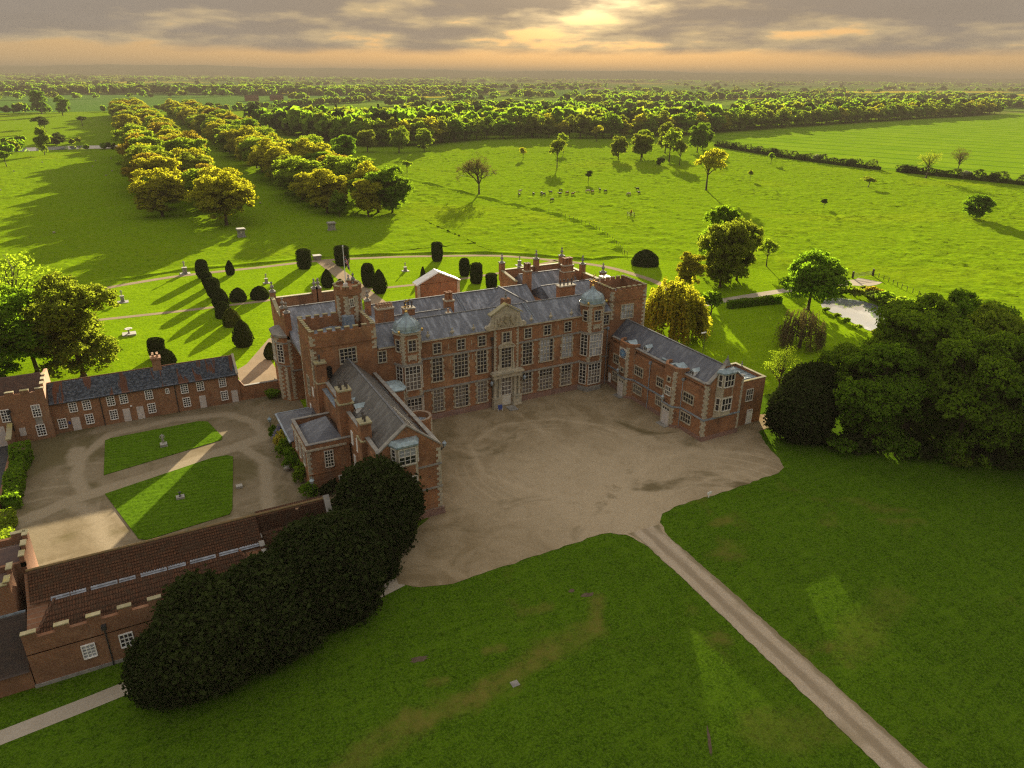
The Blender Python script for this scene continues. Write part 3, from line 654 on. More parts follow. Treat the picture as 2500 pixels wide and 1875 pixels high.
def pedestal(parent, x, y, z0, z1, w=0.9, wall=BRICK):
    mb = MB(); mb.box(x-w/2, x+w/2, y-w/2, y+w/2, z0, z1-0.2, 0); mb.box(x-w/2-0.08, x+w/2+0.08, y-w/2-0.08, y+w/2+0.08, z1-0.2, z1, 1)
    o = build(mb, 'finial_pedestal', [wall, GREYSTONE], parent); put('finial', finial_mesh(), (x, y, z1), o)
def part(parent, name, fn, mats, smooth=False):
    mb = MB(); fn(mb); return build(mb, name, mats, parent, smooth)
def pipe(parent, x, y, z0, z1, m=None, hop=True):
    mb = MB(); mb.tube((x, y, z0), (x, y, z1), 0.07, 0.07, 6)
    if hop: mb.box(x-0.2, x+0.2, y-0.2, y+0.2, z1, z1+0.45)
    build(mb, 'rainwater_pipe', m or LEAD, parent)
def lampbracket(parent, x, y, z, nx, ny):
    mb = MB(); tip = (x+nx*0.95, y+ny*0.95, z+0.35)
    mb.tube((x, y, z-0.35), tip, 0.05, 0.04, 5); mb.tube((x, y, z+0.25), (tip[0], tip[1], z+0.35), 0.045, 0.04, 5); mb.tube((x+nx*0.5, y+ny*0.5, z), (x+nx*0.55, y+ny*0.55, z+0.5), 0.12, 0.03, 5)
    o = build(mb, 'lamp_bracket', IRON, parent)
    mb = MB(); mb.lathe((tip[0], tip[1], z+0.38), [(0.1,0),(0.22,0.12),(0.27,0.5),(0.3,0.52),(0.1,0.72),(0.04,0.85)], 6); build(mb, 'lantern', LEAD, o)
# ---------------------------------------------------------------- the country house
HOUSE = thing('country_house', (51.3, 98.6, 0), 'great red brick country house with towers, domed turrets and slate roofs', 'house')
H = HOUSE
YF = 98.6
def cbox(x0, x1, y0, y1, z0, z1, name, m): return part(H, name, lambda b: b.box(x0, x1, y0, y1, z0, z1), m)
# main range
cbox(29.7, 72.2, YF, 106, 0, 13.7, 'wall', BRICK)
for x0, x1 in ((36.7, 49.0), (53.7, 65.9), (70.0, 71.85)): part(H, 'plinth', lambda b: b.box(x0, x1, YF-0.13, YF, 0, 1.0), PLINTH)
part(H, 'roof', lambda b: b.ext([(98.3, 13.78), (102.1, 16.2), (106.1, 13.5), (105.8, 13.35), (98.6, 13.5)], 'x', 29.95, 72.05), SLATE_X)
part(H, 'ridge_lead', lambda b: b.box(30, 72, 101.98, 102.22, 16.05, 16.28), RIDGE)
for z in (5.32, 10.72):
    for x0, x1 in ((36.85, 49.1), (53.7, 65.7)): part(H, 'string_course', lambda b: b.box(x0, x1, YF-0.2, YF, z-0.14, z+0.12), GREYSTONE)
for x0, x1 in ((36.85, 48.6), (54.0, 65.8), (70.1, 71.95), (30.0, 32.6)): part(H, 'cornice', lambda b: b.box(x0, x1, YF-0.3, YF-0.003, 13.52, 13.77), STONE)
T2 = (0.345, 0.68)
for (cx, w, nc) in [(39.33, 1.65, 3), (43.4, 2.3, 4), (47.05, 1.68, 3), (55.45, 1.75, 3), (59.15, 2.4, 4), (63.2, 1.9, 3)]:
    if cx > 58: ff = (lambda nn: (lambda i, j: BLIND if (nn == 3 or i < 3) else GLASS))(nc)
    else: ff = None
    window(H, cx, YF, 6.62, w, 3.85, nc, T2, style='tooth', mask=ff)
    gf = (lambda c0: (lambda i, j: CURTAIN if (c0 > 39 or i != 1) and not (c0 < 45 and c0 > 42 and i == 3) and not (j == 2 and c0 > 52) else GLASS))(cx)
    window(H, cx, YF, 1.4, w, 3.68, nc, T2, style='tooth', mask=gf)
    window(H, cx+0.05, YF, 11.3, 1.22, 1.62, 2, (), style='stone', bars=3)
    put('eaves_finial', FIN.setdefault('e', MB().box(-0.2,0.2,-0.12,0.12,0,0.16).lathe((0,0,0.16), [(0.1,0),(0.09,0.25),(0.34,0.42),(0.36,0.62),(0.12,0.78),(0.08,0.95),(0.17,1.05),(0.02,1.25)], 8, 0, 0, 1, 0.45).mesh('eaves_finial', STONE)), (cx-1.35 if cx < 50 else cx+0.7, YF+0.05, 13.72), H)
for (x, z) in [(41.3, 12.1), (45.3, 12.1), (41.55, 9.6), (45.4, 9.7), (61.3, 12.2), (64.9, 12.3)]:
    part(H, 'tie_bar', lambda b: b.box(x-0.05, x+0.05, YF-0.06, YF, z-0.45, z+0.45), STONE)
pipe(H, 48.85, YF-0.2, 0.1, 12.0, IRON); pipe(H, 71.4, YF-0.2, 0, 10.4)
window(H, 71.0, YF, 11.4, 1.15, 1.65, 2, (), style='stone', bars=3); window(H, 30.55, YF, 11.4, 1.1, 1.65, 2, (), style='stone', bars=3)
for z in (5.4, 10.7): part(H, 'string_course', lambda b: b.box(70.15, 71.85, YF-0.14, YF, z-0.1, z+0.1), GREYSTONE)
# centre bay, portico, armorial gable
XC = 51.35
cbox(49.2, 53.6, 98.3, YF-0.002, 0, 13.9, 'centre_bay', BRICK)
quoins(H, 49.2, 98.3, 6.4, 13.6, (1, 0), (0, 1), h=0.3, lng=0.42, sht=0.24); quoins(H, 53.6, 98.3, 6.4, 13.6, (-1, 0), (0, 1), h=0.3, lng=0.42, sht=0.24)
window(H, XC, 98.3, 6.9, 1.75, 3.45, 3, T2, style='stone'); window(H, XC, 98.3, 11.35, 1.2, 1.6, 2, (), style='stone', bars=3)
part(H, 'window_surround', lambda b: (b.box(50.0, 50.24, 98.1, 98.29, 6.5, 10.5), b.box(52.46, 52.7, 98.1, 98.29, 6.5, 10.5), b.box(49.75, 50.0, 98.14, 98.29, 6.45, 7.6), b.box(52.7, 52.95, 98.14, 98.29, 6.45, 7.6),
     b.box(50.24, 52.46, 98.12, 98.29, 6.4, 6.72), b.box(50.42, 50.6, 98.1, 98.16, 11.0, 13.2), b.box(52.1, 52.28, 98.1, 98.16, 11.0, 13.2)), STONE)
def seg(b):
    pts = [(49.85, 10.55)]+[(XC+1.55*math.cos(a), 10.55+0.75*math.sin(a)) for a in np.linspace(PI, 0, 9)]+[(52.85, 10.55)]
    inn = [(XC+1.35*math.cos(a), 10.6+0.55*math.sin(a)) for a in np.linspace(PI, 0, 9)]
    for i in range(8):
        a0, a1 = PI-PI*i/8, PI-PI*(i+1)/8
        o0, o1 = (XC+1.55*math.cos(a0), 10.55+0.75*math.sin(a0)), (XC+1.55*math.cos(a1), 10.55+0.75*math.sin(a1)); i0, i1 = inn[i], inn[i+1]
        b.ext([i0, o0, o1, i1], 'y', 97.9, 98.29)
    b.box(49.8, 52.9, 97.92, 98.285, 10.44, 10.6); b.ext(inn, 'y', 98.1, 98.28)
part(H, 'segmental_pediment', seg, STONE)
PORT = part(H, 'portico', lambda b: (b.box(48.75, 50.3, 97.55, 98.29, 0, 1.7), b.box(52.45, 53.95, 97.55, 98.29, 0, 1.7), b.box(48.65, 50.4, 97.45, 98.28, 0, 0.35), b.box(52.35, 54.05, 97.45, 98.28, 0, 0.35), b.box(48.68, 50.37, 97.5, 98.28, 1.7, 1.85), b.box(52.38, 54.02, 97.5, 98.28, 1.7, 1.85),
     b.box(48.7, 54.0, 97.6, 98.29, 5.35, 6.1), b.box(48.4, 54.3, 97.3, 98.3, 6.1, 6.35), b.box(48.55, 54.15, 97.45, 98.3, 6.35, 6.5), b.box(48.85, 50.3, 98.12, 98.28, 1.85, 5.35), b.box(52.45, 53.85, 98.12, 98.28, 1.85, 5.35)), STONE)
for cx in (49.1, 49.95, 52.8, 53.6):
    part(PORT, 'column', lambda b: b.lathe((cx, 97.88, 1.85), [(0.3,0),(0.3,0.12),(0.23,0.2),(0.225,1.2),(0.19,3.2),(0.22,3.25),(0.27,3.35),(0.29,3.5)], 14), STONE, True)
part(PORT, 'door', lambda b: (b.box(50.45, 52.3, 98.2, 98.295, 0.1, 1.95), b.box(51.36, 51.39, 98.18, 98.2, 0.1, 1.95)), CREAM)
window(H, 51.38, 98.3, 2.05, 1.7, 3.0, 3, (0.25, 0.5, 0.75), style='cream', bars=1, glass=CURTAIN)
part(H, 'door_step', lambda b: b.box(50.9, 52.4, 95.7, 97.6, 0.05, 0.16), GREYSTONE)
def gable(b):
    prof = [(47.75, 13.8), (47.6, 14.15), (47.85, 14.5), (48.3, 14.5), (48.55, 14.9), (48.75, 15.5), (48.8, 16.2), (53.75, 16.2), (53.8, 15.5), (54.0, 14.9), (54.25, 14.5), (54.75, 14.5), (55.0, 14.15), (54.85, 13.8)]
    b.ext(prof, 'y', 98.15, 98.75, 0)
    b.ext([(48.35, 16.1), (51.27, 17.65), (54.2, 16.1), (54.2, 16.3), (51.27, 17.9), (48.35, 16.3)], 'y', 97.95, 99.0, 1); b.ext([(48.8, 16.2), (53.7, 16.2), (51.27, 17.6)], 'y', 98.2, 98.7, 0)
    for x in (49.35, 53.2): b.box(x-0.16, x+0.16, 98.05, 98.15, 13.95, 16.1, 0)
    b.box(48.2, 54.4, 98.0, 98.2, 13.75, 13.92, 0)
GAB = part(H, 'armorial_gable', gable, [STONE, MOSSTONE])
ARMS = m_noise('carved_arms', (0.36, 0.30, 0.20), (0.26, 0.22, 0.15), 2.2, 0.9, (0.42, 0.36, 0.25), 0.3)
part(GAB, 'shield', lambda b: (b.ext([(50.85, 15.35), (50.85, 14.9), (51.27, 14.35), (51.7, 14.9), (51.7, 15.35)], 'y', 97.98, 98.15), b.ext([(50.95, 15.25), (50.95, 14.95), (51.27, 14.5), (51.6, 14.95), (51.6, 15.25)], 'y', 97.93, 97.98)), ARMS)
part(GAB, 'crown', lambda b: (b.lathe((51.27, 98.08, 15.4), [(0.32,0),(0.34,0.15),(0.26,0.2),(0.36,0.4),(0.2,0.62),(0.06,0.7),(0.1,0.8),(0.02,0.92)], 10), [b.box(51.27+dx-0.05, 51.27+dx+0.05, 97.86, 98.1, 15.58, 15.74) for dx in (-0.25, 0, 0.25)]), ARMS)
def beast(sx, horn):
    def f(b):
        X = lambda u: 51.27+sx*u
        Yc = 98.06
        def t(a, c, r0, r1): b.tube((X(a[0]), Yc, 14.1+a[1]), (X(c[0]), Yc, 14.1+c[1]), r0, r1, 7)
        t((1.1, 0.45), (0.85, 1.15), 0.2, 0.24); t((0.85, 1.15), (0.95, 1.5), 0.2, 0.12); t((0.95, 1.5), (0.68, 1.58), 0.15, 0.08)
        t((0.85, 1.0), (0.5, 1.05), 0.09, 0.06); t((0.85, 1.15), (0.52, 1.32), 0.09, 0.06)
        t((1.1, 0.5), (0.8, 0.25), 0.14, 0.08); t((0.8, 0.25), (0.95, 0.0), 0.08, 0.06); t((1.15, 0.45), (1.4, 0.15), 0.14, 0.08); t((1.4, 0.15), (1.25, -0.05), 0.07, 0.06)
        t((1.2, 0.5), (1.65, 0.7), 0.05, 0.05); t((1.65, 0.7), (1.6, 1.25), 0.05, 0.04); t((1.6, 1.25), (1.75, 1.4), 0.05, 0.1)
        if horn: t((0.85, 1.62), (0.55, 1.95), 0.05, 0.01)
        else: b.lathe((X(0.95), Yc, 15.3), [(0.14,0),(0.24,0.12),(0.22,0.34),(0.1,0.42)], 8, 0, 0, 1, 0.6)
    return f
part(GAB, 'lion_supporter', beast(-1, False), ARMS); part(GAB, 'horse_supporter', beast(1, True), ARMS)
part(GAB, 'motto_scroll', lambda b: [b.box(51.27+u-0.28, 51.27+u+0.28, 98.02, 98.15, 14.0+0.16*math.cos(u*1.6), 14.16+0.16*math.cos(u*1.6)) for u in (-1.4, -0.85, -0.28, 0.28, 0.85, 1.4)], ARMS)
cbox(53.0, 54.4, 102.6, 103.7, 15.2, 17.1, 'chimney_stack', BRICK); put('finial', finial_mesh(), (53.7, 103.15, 17.1), H, 0, 0.75)
# lanterns beside the portico
lampbracket(H, 48.4, YF, 4.0, 0, -1); lampbracket(H, 54.5, YF, 4.0, 0, -1)
# domed turrets
DOME = MB().lathe((0,0,0), [(2.35,0),(2.35,0.12),(2.15,0.14),(2.12,0.5),(2.0,0.95),(1.7,1.4),(1.2,1.75),(0.72,2.02),(0.42,2.35),(0.24,2.75),(0.1,3.0)], 8, 0, PI/8).mesh('dome', COPPER)
DRIB = MB()
for k in range(8):
    a = PI/8+2*PI*k/8; prof = [(2.12,0.5),(2.0,0.95),(1.7,1.4),(1.2,1.75),(0.72,2.02),(0.42,2.35),(0.24,2.75)]
    for (r0, z0), (r1, z1) in zip(prof, prof[1:]): DRIB.tube((r0*math.cos(a), r0*math.sin(a), z0), (r1*math.cos(a), r1*math.sin(a), z1), 0.06, 0.06, 4)
DRIBM = DRIB.mesh('dome_rib', LEAD)
VANE = MB().lathe((0,0,0), [(0.16,0),(0.24,0.14),(0.16,0.3),(0.05,0.36),(0.04,1.1),(0.13,1.2),(0.04,1.3),(0.03,2.1)], 8).mesh('vane_finial', GOLD)
VARM = MB(); VARM.box(-0.8, 0.8, -0.03, 0.03, 0.86, 0.93); VARM.box(-0.03, 0.03, -0.8, 0.8, 0.8, 0.86); VARM.ext([(-0.1,1.55),(0.9,1.6),(0.9,1.95),(0.5,1.75),(-0.1,1.7)], 'y', -0.02, 0.02); VARMM = VARM.mesh('vane_arm', GOLD)
def turret(cx):
    oct_ = [(cx-2.15, YF), (cx-1.38, 96.9), (cx+1.38, 96.9), (cx+2.15, YF), (cx+1.38, 100.3), (cx-1.38, 100.3)]
    low = [(cx-2.15, YF+0.3), (cx-1.4, 96.85), (cx+1.4, 96.85), (cx+2.15, YF+0.3)]
    T = part(H, 'turret', lambda b: b.prism(oct_, 0.2, 15.85), BRICK)
    e = lambda k: [(cx+(x-cx)*(1+k), YF+(y-YF)*(1+k)) for x, y in oct_]
    part(T, 'plinth', lambda b: b.prism(e(0.07), 0.0, 0.95), GREYSTONE)
    for z0, z1, k in ((5.25, 5.55, 0.09), (10.62, 10.95, 0.09), (15.55, 15.95, 0.08)): part(T, 'string_course', lambda b: b.prism(e(k), z0, z1), GREYSTONE if z0 < 15 else STONE)
    d = put('dome', DOME, (cx, 98.6, 15.93), T, 0, (1.0, 0.9, 0.93)); put('dome_rib', DRIBM, (cx, 98.6, 15.93), d)
    put('vane_finial', VANE, (cx, 98.6, 18.6), T); put('vane_arm', VARMM, (cx, 98.6, 18.6), T, 0.5)
    for (px_, py_) in ((cx-1.95, 97.0), (cx+1.95, 97.0)): part(T, 'corner_ball', lambda b: b.lathe((px_*0.93+cx*0.07, 97.0, 15.95), [(0.1,0),(0.2,0.15),(0.2,0.35),(0.05,0.5)], 8), GOLD)
    cl = Vector((-0.911, -0.413)); cr = Vector((0.911, -0.413)); m1 = Vector((cx-1.765, 97.75)); m2 = Vector((cx+1.765, 97.75))
    right = cx > 50
    for z, h, gl in ((6.75, 3.75, BLIND if right else CURTAIN), (1.45, 3.7, CURTAIN)):
        mk = (lambda hi, g: (lambda i, j: g if not (hi and j == 2) else GLASS))(True if not (right and z > 5) else False, gl)
        window(H, cx, 96.9, z, 2.35, h, 4, T2, style='cream', mask=mk)
        window(H, m1.x, m1.y, z, 1.25, h, 2, T2, tuple(cl), style='cream'); window(H, m2.x, m2.y, z, 1.25, h, 2, T2, tuple(cr), style='cream')
    window(H, cx+0.1, 96.9, 13.0, 1.15, 1.7, 2, (), style='stone', bars=3); window(H, m1.x, m1.y, 13.0, 0.75, 1.7, 1, (), tuple(cl), style='stone', bars=3); window(H, m2.x, m2.y, 13.0, 0.75, 1.7, 1, (), tuple(cr), style='stone', bars=3)
    part(T, 'stone_panel', lambda b: (b.box(cx-0.65, cx+0.75, 96.8, 96.9, 11.6, 12.2), b.box(cx-0.7, cx+0.8, 96.76, 96.9, 12.2, 12.35), b.box(cx-0.6, cx-0.4, 96.8, 96.9, 11.35, 11.6), b.box(cx+0.5, cx+0.7, 96.8, 96.9, 11.35, 11.6)), STONE)
    dl = Vector((cx-2.15-(cx-1.38), YF-96.9)).normalized()
    for z0, z1 in ((10.95, 15.5), (5.6, 6.5)):
        quoins(H, cx-1.38, 96.9, z0, z1, (1, 0), tuple(dl), h=0.3, lng=0.45, sht=0.26); quoins(H, cx+1.38, 96.9, z0, z1, (-1, 0), (-dl.x, dl.y), h=0.3, lng=0.45, sht=0.26)
turret(67.95); turret(34.65)
# square towers
def tower(x0, x1, y0, y1, zw, zm, nx, ny, base=0.0):
    part(H, 'tower', lambda b: b.box(x0, x1, y0, y1, base, 15.1), BRICK)
    t = 0.42
    part(H, 'parapet', lambda b: (b.box(x0, x1, y0, y0+t, 15.1, zw), b.box(x0, x1, y1-t, y1, 15.1, zw), b.box(x0, x0+t, y0+t, y1-t, 15.1, zw), b.box(x1-t, x1, y0+t, y1-t, 15.1, zw)), BRICK)
    part(H, 'tower_roof', lambda b: b.ext([(x0+0.5, 15.12), (x1-0.5, 15.12), ((x0+x1)/2, 15.75)], 'y', y0+0.5, y1-0.5), LEAD)
    merlon_row(H, (x0, y0+t/2), (x1, y0+t/2), zw, nx, cop=MOSSTONE); merlon_row(H, (x0, y1-t/2), (x1, y1-t/2), zw, nx, cop=MOSSTONE)
    merlon_row(H, (x0+t/2, y0+t+0.35), (x0+t/2, y1-t-0.35), zw, ny, cop=MOSSTONE); merlon_row(H, (x1-t/2, y0+t+0.35), (x1-t/2, y1-t-0.35), zw, ny, cop=MOSSTONE)
    part(H, 'string_course', lambda b: (b.box(x0-0.1, x1+0.1, y0-0.12, y0, 15.2, 15.42), b.box(x0-0.12, x0, y0, y1, 15.2, 15.42), b.box(x1, x1+0.12, y0, y1, 15.2, 15.42)), BRICK)
tower(20.17, 29.8, 98.55, 106.3, 17.2, 17.75, 8, 7)
tower(71.95, 79.35, 98.55, 105.5, 17.1, 17.7, 7, 7)
quoins(H, 20.17, 98.55, 9.0, 15.1, (1, 0), (0, 1), lng=0.7); quoins(H, 20.17, 98.55, 15.5, 17.0, (1, 0), (0, 1), lng=0.7); quoins(H, 29.8, 98.55, 13.8, 17.0, (-1, 0), (0, 1), lng=0.7)
quoins(H, 71.95, 98.55, 12, 17.0, (1, 0), (0, 1), lng=0.6); quoins(H, 79.35, 98.55, 9.5, 17.0, (-1, 0), (0, 1), lng=0.7)
quoins(H, 20.17, 106.3, 0.5, 16.5, (1, 0), (0, -1), lng=0.5)
window(H, 25.4, 98.55, 12.25, 2.3, 2.15, 4, (0.5,), style='stone'); window(H, 75.4, 98.55, 11.95, 2.45, 2.4, 4, (0.55,), style='stone', glass=BLIND)
part(H, 'doorway', lambda b: b.ext([(22.15, 10.4), (22.85, 10.4), (22.85, 11.9), (22.7, 12.15), (22.5, 12.25), (22.3, 12.15), (22.15, 11.9)], 'y', 98.45, 98.54), DARK)
for (yy, z, h, w) in ((97.9, 7.1, 1.5, 0.7), (102.8, 3.4, 1.0, 1.0)): pass
window(H, 20.17, 102.6, 6.6, 1.2, 2.8, 2, (0.5,), (-1, 0), style='stone', bars=2)
for yy, z in ((98.9+1.2, 7.2), (103.0, 3.4)):
    part(H, 'shutter', lambda b: b.box(20.09, 20.17, yy-0.4, yy+0.4, z, z+1.4), PAINT)
# octagonal stair turret behind the tower
OC = (28.25, 106.7); R8 = 2.05
o8 = lambda r: [(OC[0]+r*math.cos(PI/8+k*PI/4), OC[1]+r*math.sin(PI/8+k*PI/4)) for k in range(8)]
OT = part(H, 'octagon_turret', lambda b: b.prism(o8(R8), 12, 20.6), BRICK)
part(OT, 'parapet', lambda b: (b.prism(o8(R8+0.12), 20.45, 20.7), b.prism(o8(R8+0.05), 20.7, 21.35)), BRICK)
pp = o8(R8-0.05)
for k in range(8): merlon_row(H, pp[k], pp[(k+1) % 8], 21.35, 2, 0.5, 0.3, 0.5)
for k in (4, 5, 6, 7, 0):
    c, a, b_ = pp[k], pp[(k-1) % 8], pp[(k+1) % 8]; c = o8(R8)[k]
    d1 = (Vector(b_)-Vector(pp[k])).normalized(); d2 = (Vector(a)-Vector(pp[k])).normalized()
    quoins(H, c[0], c[1], 16.2, 20.3, tuple(d1), tuple(d2), h=0.34, lng=0.5, sht=0.28)
window(H, 28.25, OC[1]-R8*math.cos(PI/8), 18.7, 0.5, 1.1, 2, (), style='cream', bars=3)
put('finial', finial_mesh(), (29.6, 108.1, 21.3), H); part(H, 'turret_lead', lambda b: b.box(26.6, 28.3, 104.2, 105.2, 15.2, 17.4), LEAD)
# south block
cbox(20.0, 33.6, 115.9, 127.6, 0, 11.6, 'wall', BRICK); cbox(21.9, 33.6, 106.0, 115.9, 0, 11.0, 'wall', BRICK)
part(H, 'roof', lambda b: b.ext([(107, 10.7), (113.5, 11.4), (121.4, 14.85), (127.0, 12.6), (127.0, 11.2), (107, 10.5)], 'x', 20.5, 33.5), SLATE_X)
part(H, 'ridge_lead', lambda b: b.box(20.5, 33.5, 121.25, 121.55, 14.75, 14.95), RIDGE)
part(H, 'parapet', lambda b: (b.ext([(115.9, 11), (127.9, 11), (127.9, 15.3), (125.5, 15.1), (122.5, 14.0), (119.3, 13.9), (118.8, 15.0), (115.9, 15.0)], 'x', 19.95, 20.4), b.box(20.4, 34.2, 127.4, 127.9, 11, 14.9)), BRICK)
part(H, 'coping', lambda b: (b.box(20.4, 34.3, 127.3, 128.0, 14.9, 15.05), b.ext([(127.9, 15.3), (125.5, 15.1), (122.5, 14.0), (119.3, 13.9), (119.3, 14.05), (122.5, 14.16), (125.5, 15.26), (127.9, 15.46)], 'x', 19.88, 20.47)), MOSSTONE)
for (x, y, z0, z1) in [(20.4, 127.5, 14, 16.3), (20.4, 119.0, 14, 15.7), (20.5, 116.4, 12, 15.6), (27.7, 127.6, 13, 16.0), (28.4, 127.6, 13, 16.0), (33.7, 115.3, 12, 16.2), (34.0, 127.6, 13, 16.0)]: pedestal(H, x, y, z0, z1)
part(H, 'roof_flat', lambda b: (b.box(29.85, 33.9, 104.5, 115.2, 13.3, 13.5), b.box(30.4, 33.0, 106.2, 115.2, 11, 13.3)), LEAD)
bay = [(20.0, 115.95), (19.4, 116.1), (18.3, 117.4), (18.3, 120.8), (19.4, 122.0), (20.0, 122.1)]
BAY = part(H, 'canted_bay', lambda b: b.prism(bay[::-1], 0, 11.4), BRICK)
part(BAY, 'lead_roof', lambda b: b.prism([(20.0, 115.7), (19.2, 115.9), (18.05, 117.3), (18.05, 120.9), (19.2, 122.2), (20.0, 122.3)][::-1], 11.4, 11.75), GREYSTONE)
for z in (6.3, 10.3): part(BAY, 'string_course', lambda b: b.prism([(20.0, 115.8), (19.3, 115.98), (18.15, 117.35), (18.15, 120.85), (19.3, 122.1), (20.0, 122.2)][::-1], z, z+0.2), GREYSTONE)
window(H, 18.85, 116.75, 7.0, 1.1, 3.1, 2, (0.35, 0.68), (-0.763, -0.646), style='cream'); window(H, 18.3, 119.1, 7.0, 2.2, 3.1, 4, (0.35, 0.68), (-1, 0), style='cream')
d1 = Vector((19.4-18.3, 116.1-117.4)).normalized()
quoins(H, 18.3, 117.4, 0.2, 6.2, (0, 1), tuple(d1), lng=0.8, sht=0.4); quoins(H, 19.4, 116.1, 0.2, 6.2, tuple(-d1), (1, 0.05), lng=0.6, sht=0.35); quoins(H, 20.0, 115.9, 0.3, 11.0, (1, 0), (0, 1), lng=0.55)
quoins(H, 18.3, 117.4, 10.5, 11.4, (0, 1), tuple(d1), lng=0.8, sht=0.4)
part(H, 'string_course', lambda b: (b.box(20.0, 21.9, 115.75, 115.9, 5.4, 5.6), b.box(20.0, 21.9, 115.75, 115.9, 10.5, 10.7)), GREYSTONE)
# rear ranges
cbox(30.5, 46.6, 106.0, 112, 0, 12.7, 'wall', BRICK); cbox(34.2, 66, 112, 121.6, 0, 11.6, 'wall', BRICK); cbox(53.3, 65.3, 106, 112, 0, 11.4, 'wall', BRICK)
part(H, 'roof', lambda b: b.ext([(106.15, 12.75), (109.3, 14.7), (112.2, 12.9), (112, 12.6), (106.2, 12.6)], 'x', 34.4, 46.4), SLATE_X)
part(H, 'roof', lambda b: b.ext([(111.6, 11.5), (116.8, 14.75), (122, 11.5), (121.6, 11.4), (112, 11.4)], 'x', 34.0, 65.2), SLATE_X)
part(H, 'ridge_lead', lambda b: b.box(34.0, 65.2, 116.65, 116.95, 14.65, 14.85), RIDGE); part(H, 'ridge_lead', lambda b: b.box(34.4, 46.4, 109.15, 109.45, 14.6, 14.8), RIDGE)
part(H, 'hipped_roof', lambda b: (b.ext([(53.0, 11.4), (59.4, 14.95), (65.6, 11.4), (65, 11.2), (53.6, 11.2)], 'y', 105.0, 117.2)), SLATE_Y)
part(H, 'ridge_lead', lambda b: b.box(59.25, 59.55, 104.9, 117.3, 14.88, 15.06), RIDGE)
part(H, 'courtyard_floor', lambda b: b.box(46.6, 53.3, 106, 112, 10.4, 10.6), LEAD)
def railing(b, x0, x1, y, z0):
    for zz in (z0+0.5, z0+1.0): b.tube((x0, y, zz), (x1, y, zz), 0.03, 0.03, 4)
    for x in np.linspace(x0, x1, 5): b.tube((x, y, z0), (x, y, z0+1.0), 0.03, 0.03, 4)
part(H, 'railing', lambda b: railing(b, 47.4, 53.0, 109.6, 12.4), PAINT)
def ladder(b, p0, p1, w, ax):
    P0, P1 = Vector(p0), Vector(p1); o_ = Vector((w, 0, 0)) if ax == 'x' else Vector((0, w, 0))
    b.tube(P0, P1, 0.035, 0.035, 4); b.tube(P0+o_, P1+o_, 0.035, 0.035, 4)
    n = int((P1-P0).length/0.4)
    for k in range(n): q = P0.lerp(P1, (k+0.5)/n); b.tube(q, q+o_, 0.025, 0.025, 4)
part(H, 'roof_ladder', lambda b: ladder(b, (50.6, 111.9, 11.85), (50.2, 116.6, 14.8), 0.45, 'x'), LEAD); part(H, 'roof_ladder', lambda b: ladder(b, (56.7, 98.6, 14.1), (56.2, 102.0, 16.3), 0.5, 'x'), LEAD)
part(H, 'roof_ladder', lambda b: ladder(b, (76.0, 118.3, 13.0), (75.6, 122.7, 15.2), 0.5, 'x'), LEAD)
# west pavilion gable
cbox(47.2, 55.5, 127, 129.0, 0, 14.25, 'wall', BRICK)
part(H, 'gable_wall', lambda b: b.ext([(47.2, 14.2), (55.5, 14.2), (51.35, 16.1)], 'y', 127, 127.4), BRICK)
part(H, 'roof', lambda b: b.ext([(46.8, 14.05), (51.35, 16.2), (55.9, 14.05), (55.9, 14.3), (51.35, 16.48), (46.8, 14.3)], 'y', 126.75, 129.2), PAINT)
part(H, 'pilaster', lambda b: (b.box(46.95, 47.5, 126.85, 127, 8, 14.1), b.box(55.2, 55.75, 126.85, 127, 8, 14.1)), STONE)
# north block
cbox(64.9, 79.3, 111.2, 127.2, 0, 12.3, 'wall', BRICK); cbox(66, 79.2, 105.5, 111.2, 0, 11.5, 'wall', BRICK)
part(H, 'roof', lambda b: b.ext([(119.0, 12.4), (123.0, 15.0), (126.9, 12.6), (126.9, 12.2), (119, 12.2)], 'x', 66.8, 78.8), SLATE_X)
part(H, 'roof', lambda b: b.ext([(107.5, 11.5), (114.3, 14.8), (119.2, 12.5), (119, 12.2), (108, 11.3)], 'x', 66.9, 78.9), SLATE_X)
part(H, 'ridge_lead', lambda b: b.box(66.8, 78.8, 122.85, 123.15, 14.9, 15.1), RIDGE); part(H, 'ridge_lead', lambda b: b.box(66.9, 78.9, 114.15, 114.45, 14.7, 14.9), RIDGE)
part(H, 'parapet', lambda b: (b.box(64.8, 79.4, 126.8, 127.25, 12, 15.1), b.box(78.9, 79.4, 105.5, 126.8, 12, 15.0), b.ext([(127.2, 12), (127.2, 15.2), (120.5, 14.3), (120.5, 12)], 'x', 64.75, 65.2)), BRICK)
part(H, 'coping', lambda b: (b.box(64.7, 79.5, 126.7, 127.35, 15.1, 15.25), b.box(78.8, 79.5, 105.5, 126.7, 15.0, 15.15), b.ext([(127.2, 15.2), (120.4, 14.3), (120.4, 14.48), (127.2, 15.38)], 'x', 64.68, 65.27)), MOSSTONE)
for (x, y) in [(65.1, 127.0), (73.0, 127.0), (79.1, 127.0), (79.1, 119.0), (79.1, 111.8)]: pedestal(H, x, y, 13, 16.8, 0.95)
put('finial', finial_mesh(), (69.0, 127.0, 15.25), H, 0, 0.9)
chimney(H, 65.2, 66.5, 117.2, 118.5, 11, 17.2, (2, 2), 'oct'); chimney(H, 74.4, 76.6, 118.4, 119.6, 12, 17.0, (3, 2), 'oct', shoulder=(15.6, 0.2, 0.2)); chimney(H, 67.0, 70.2, 107.6, 108.9, 11, 16.4, (4, 1), 'cowl')
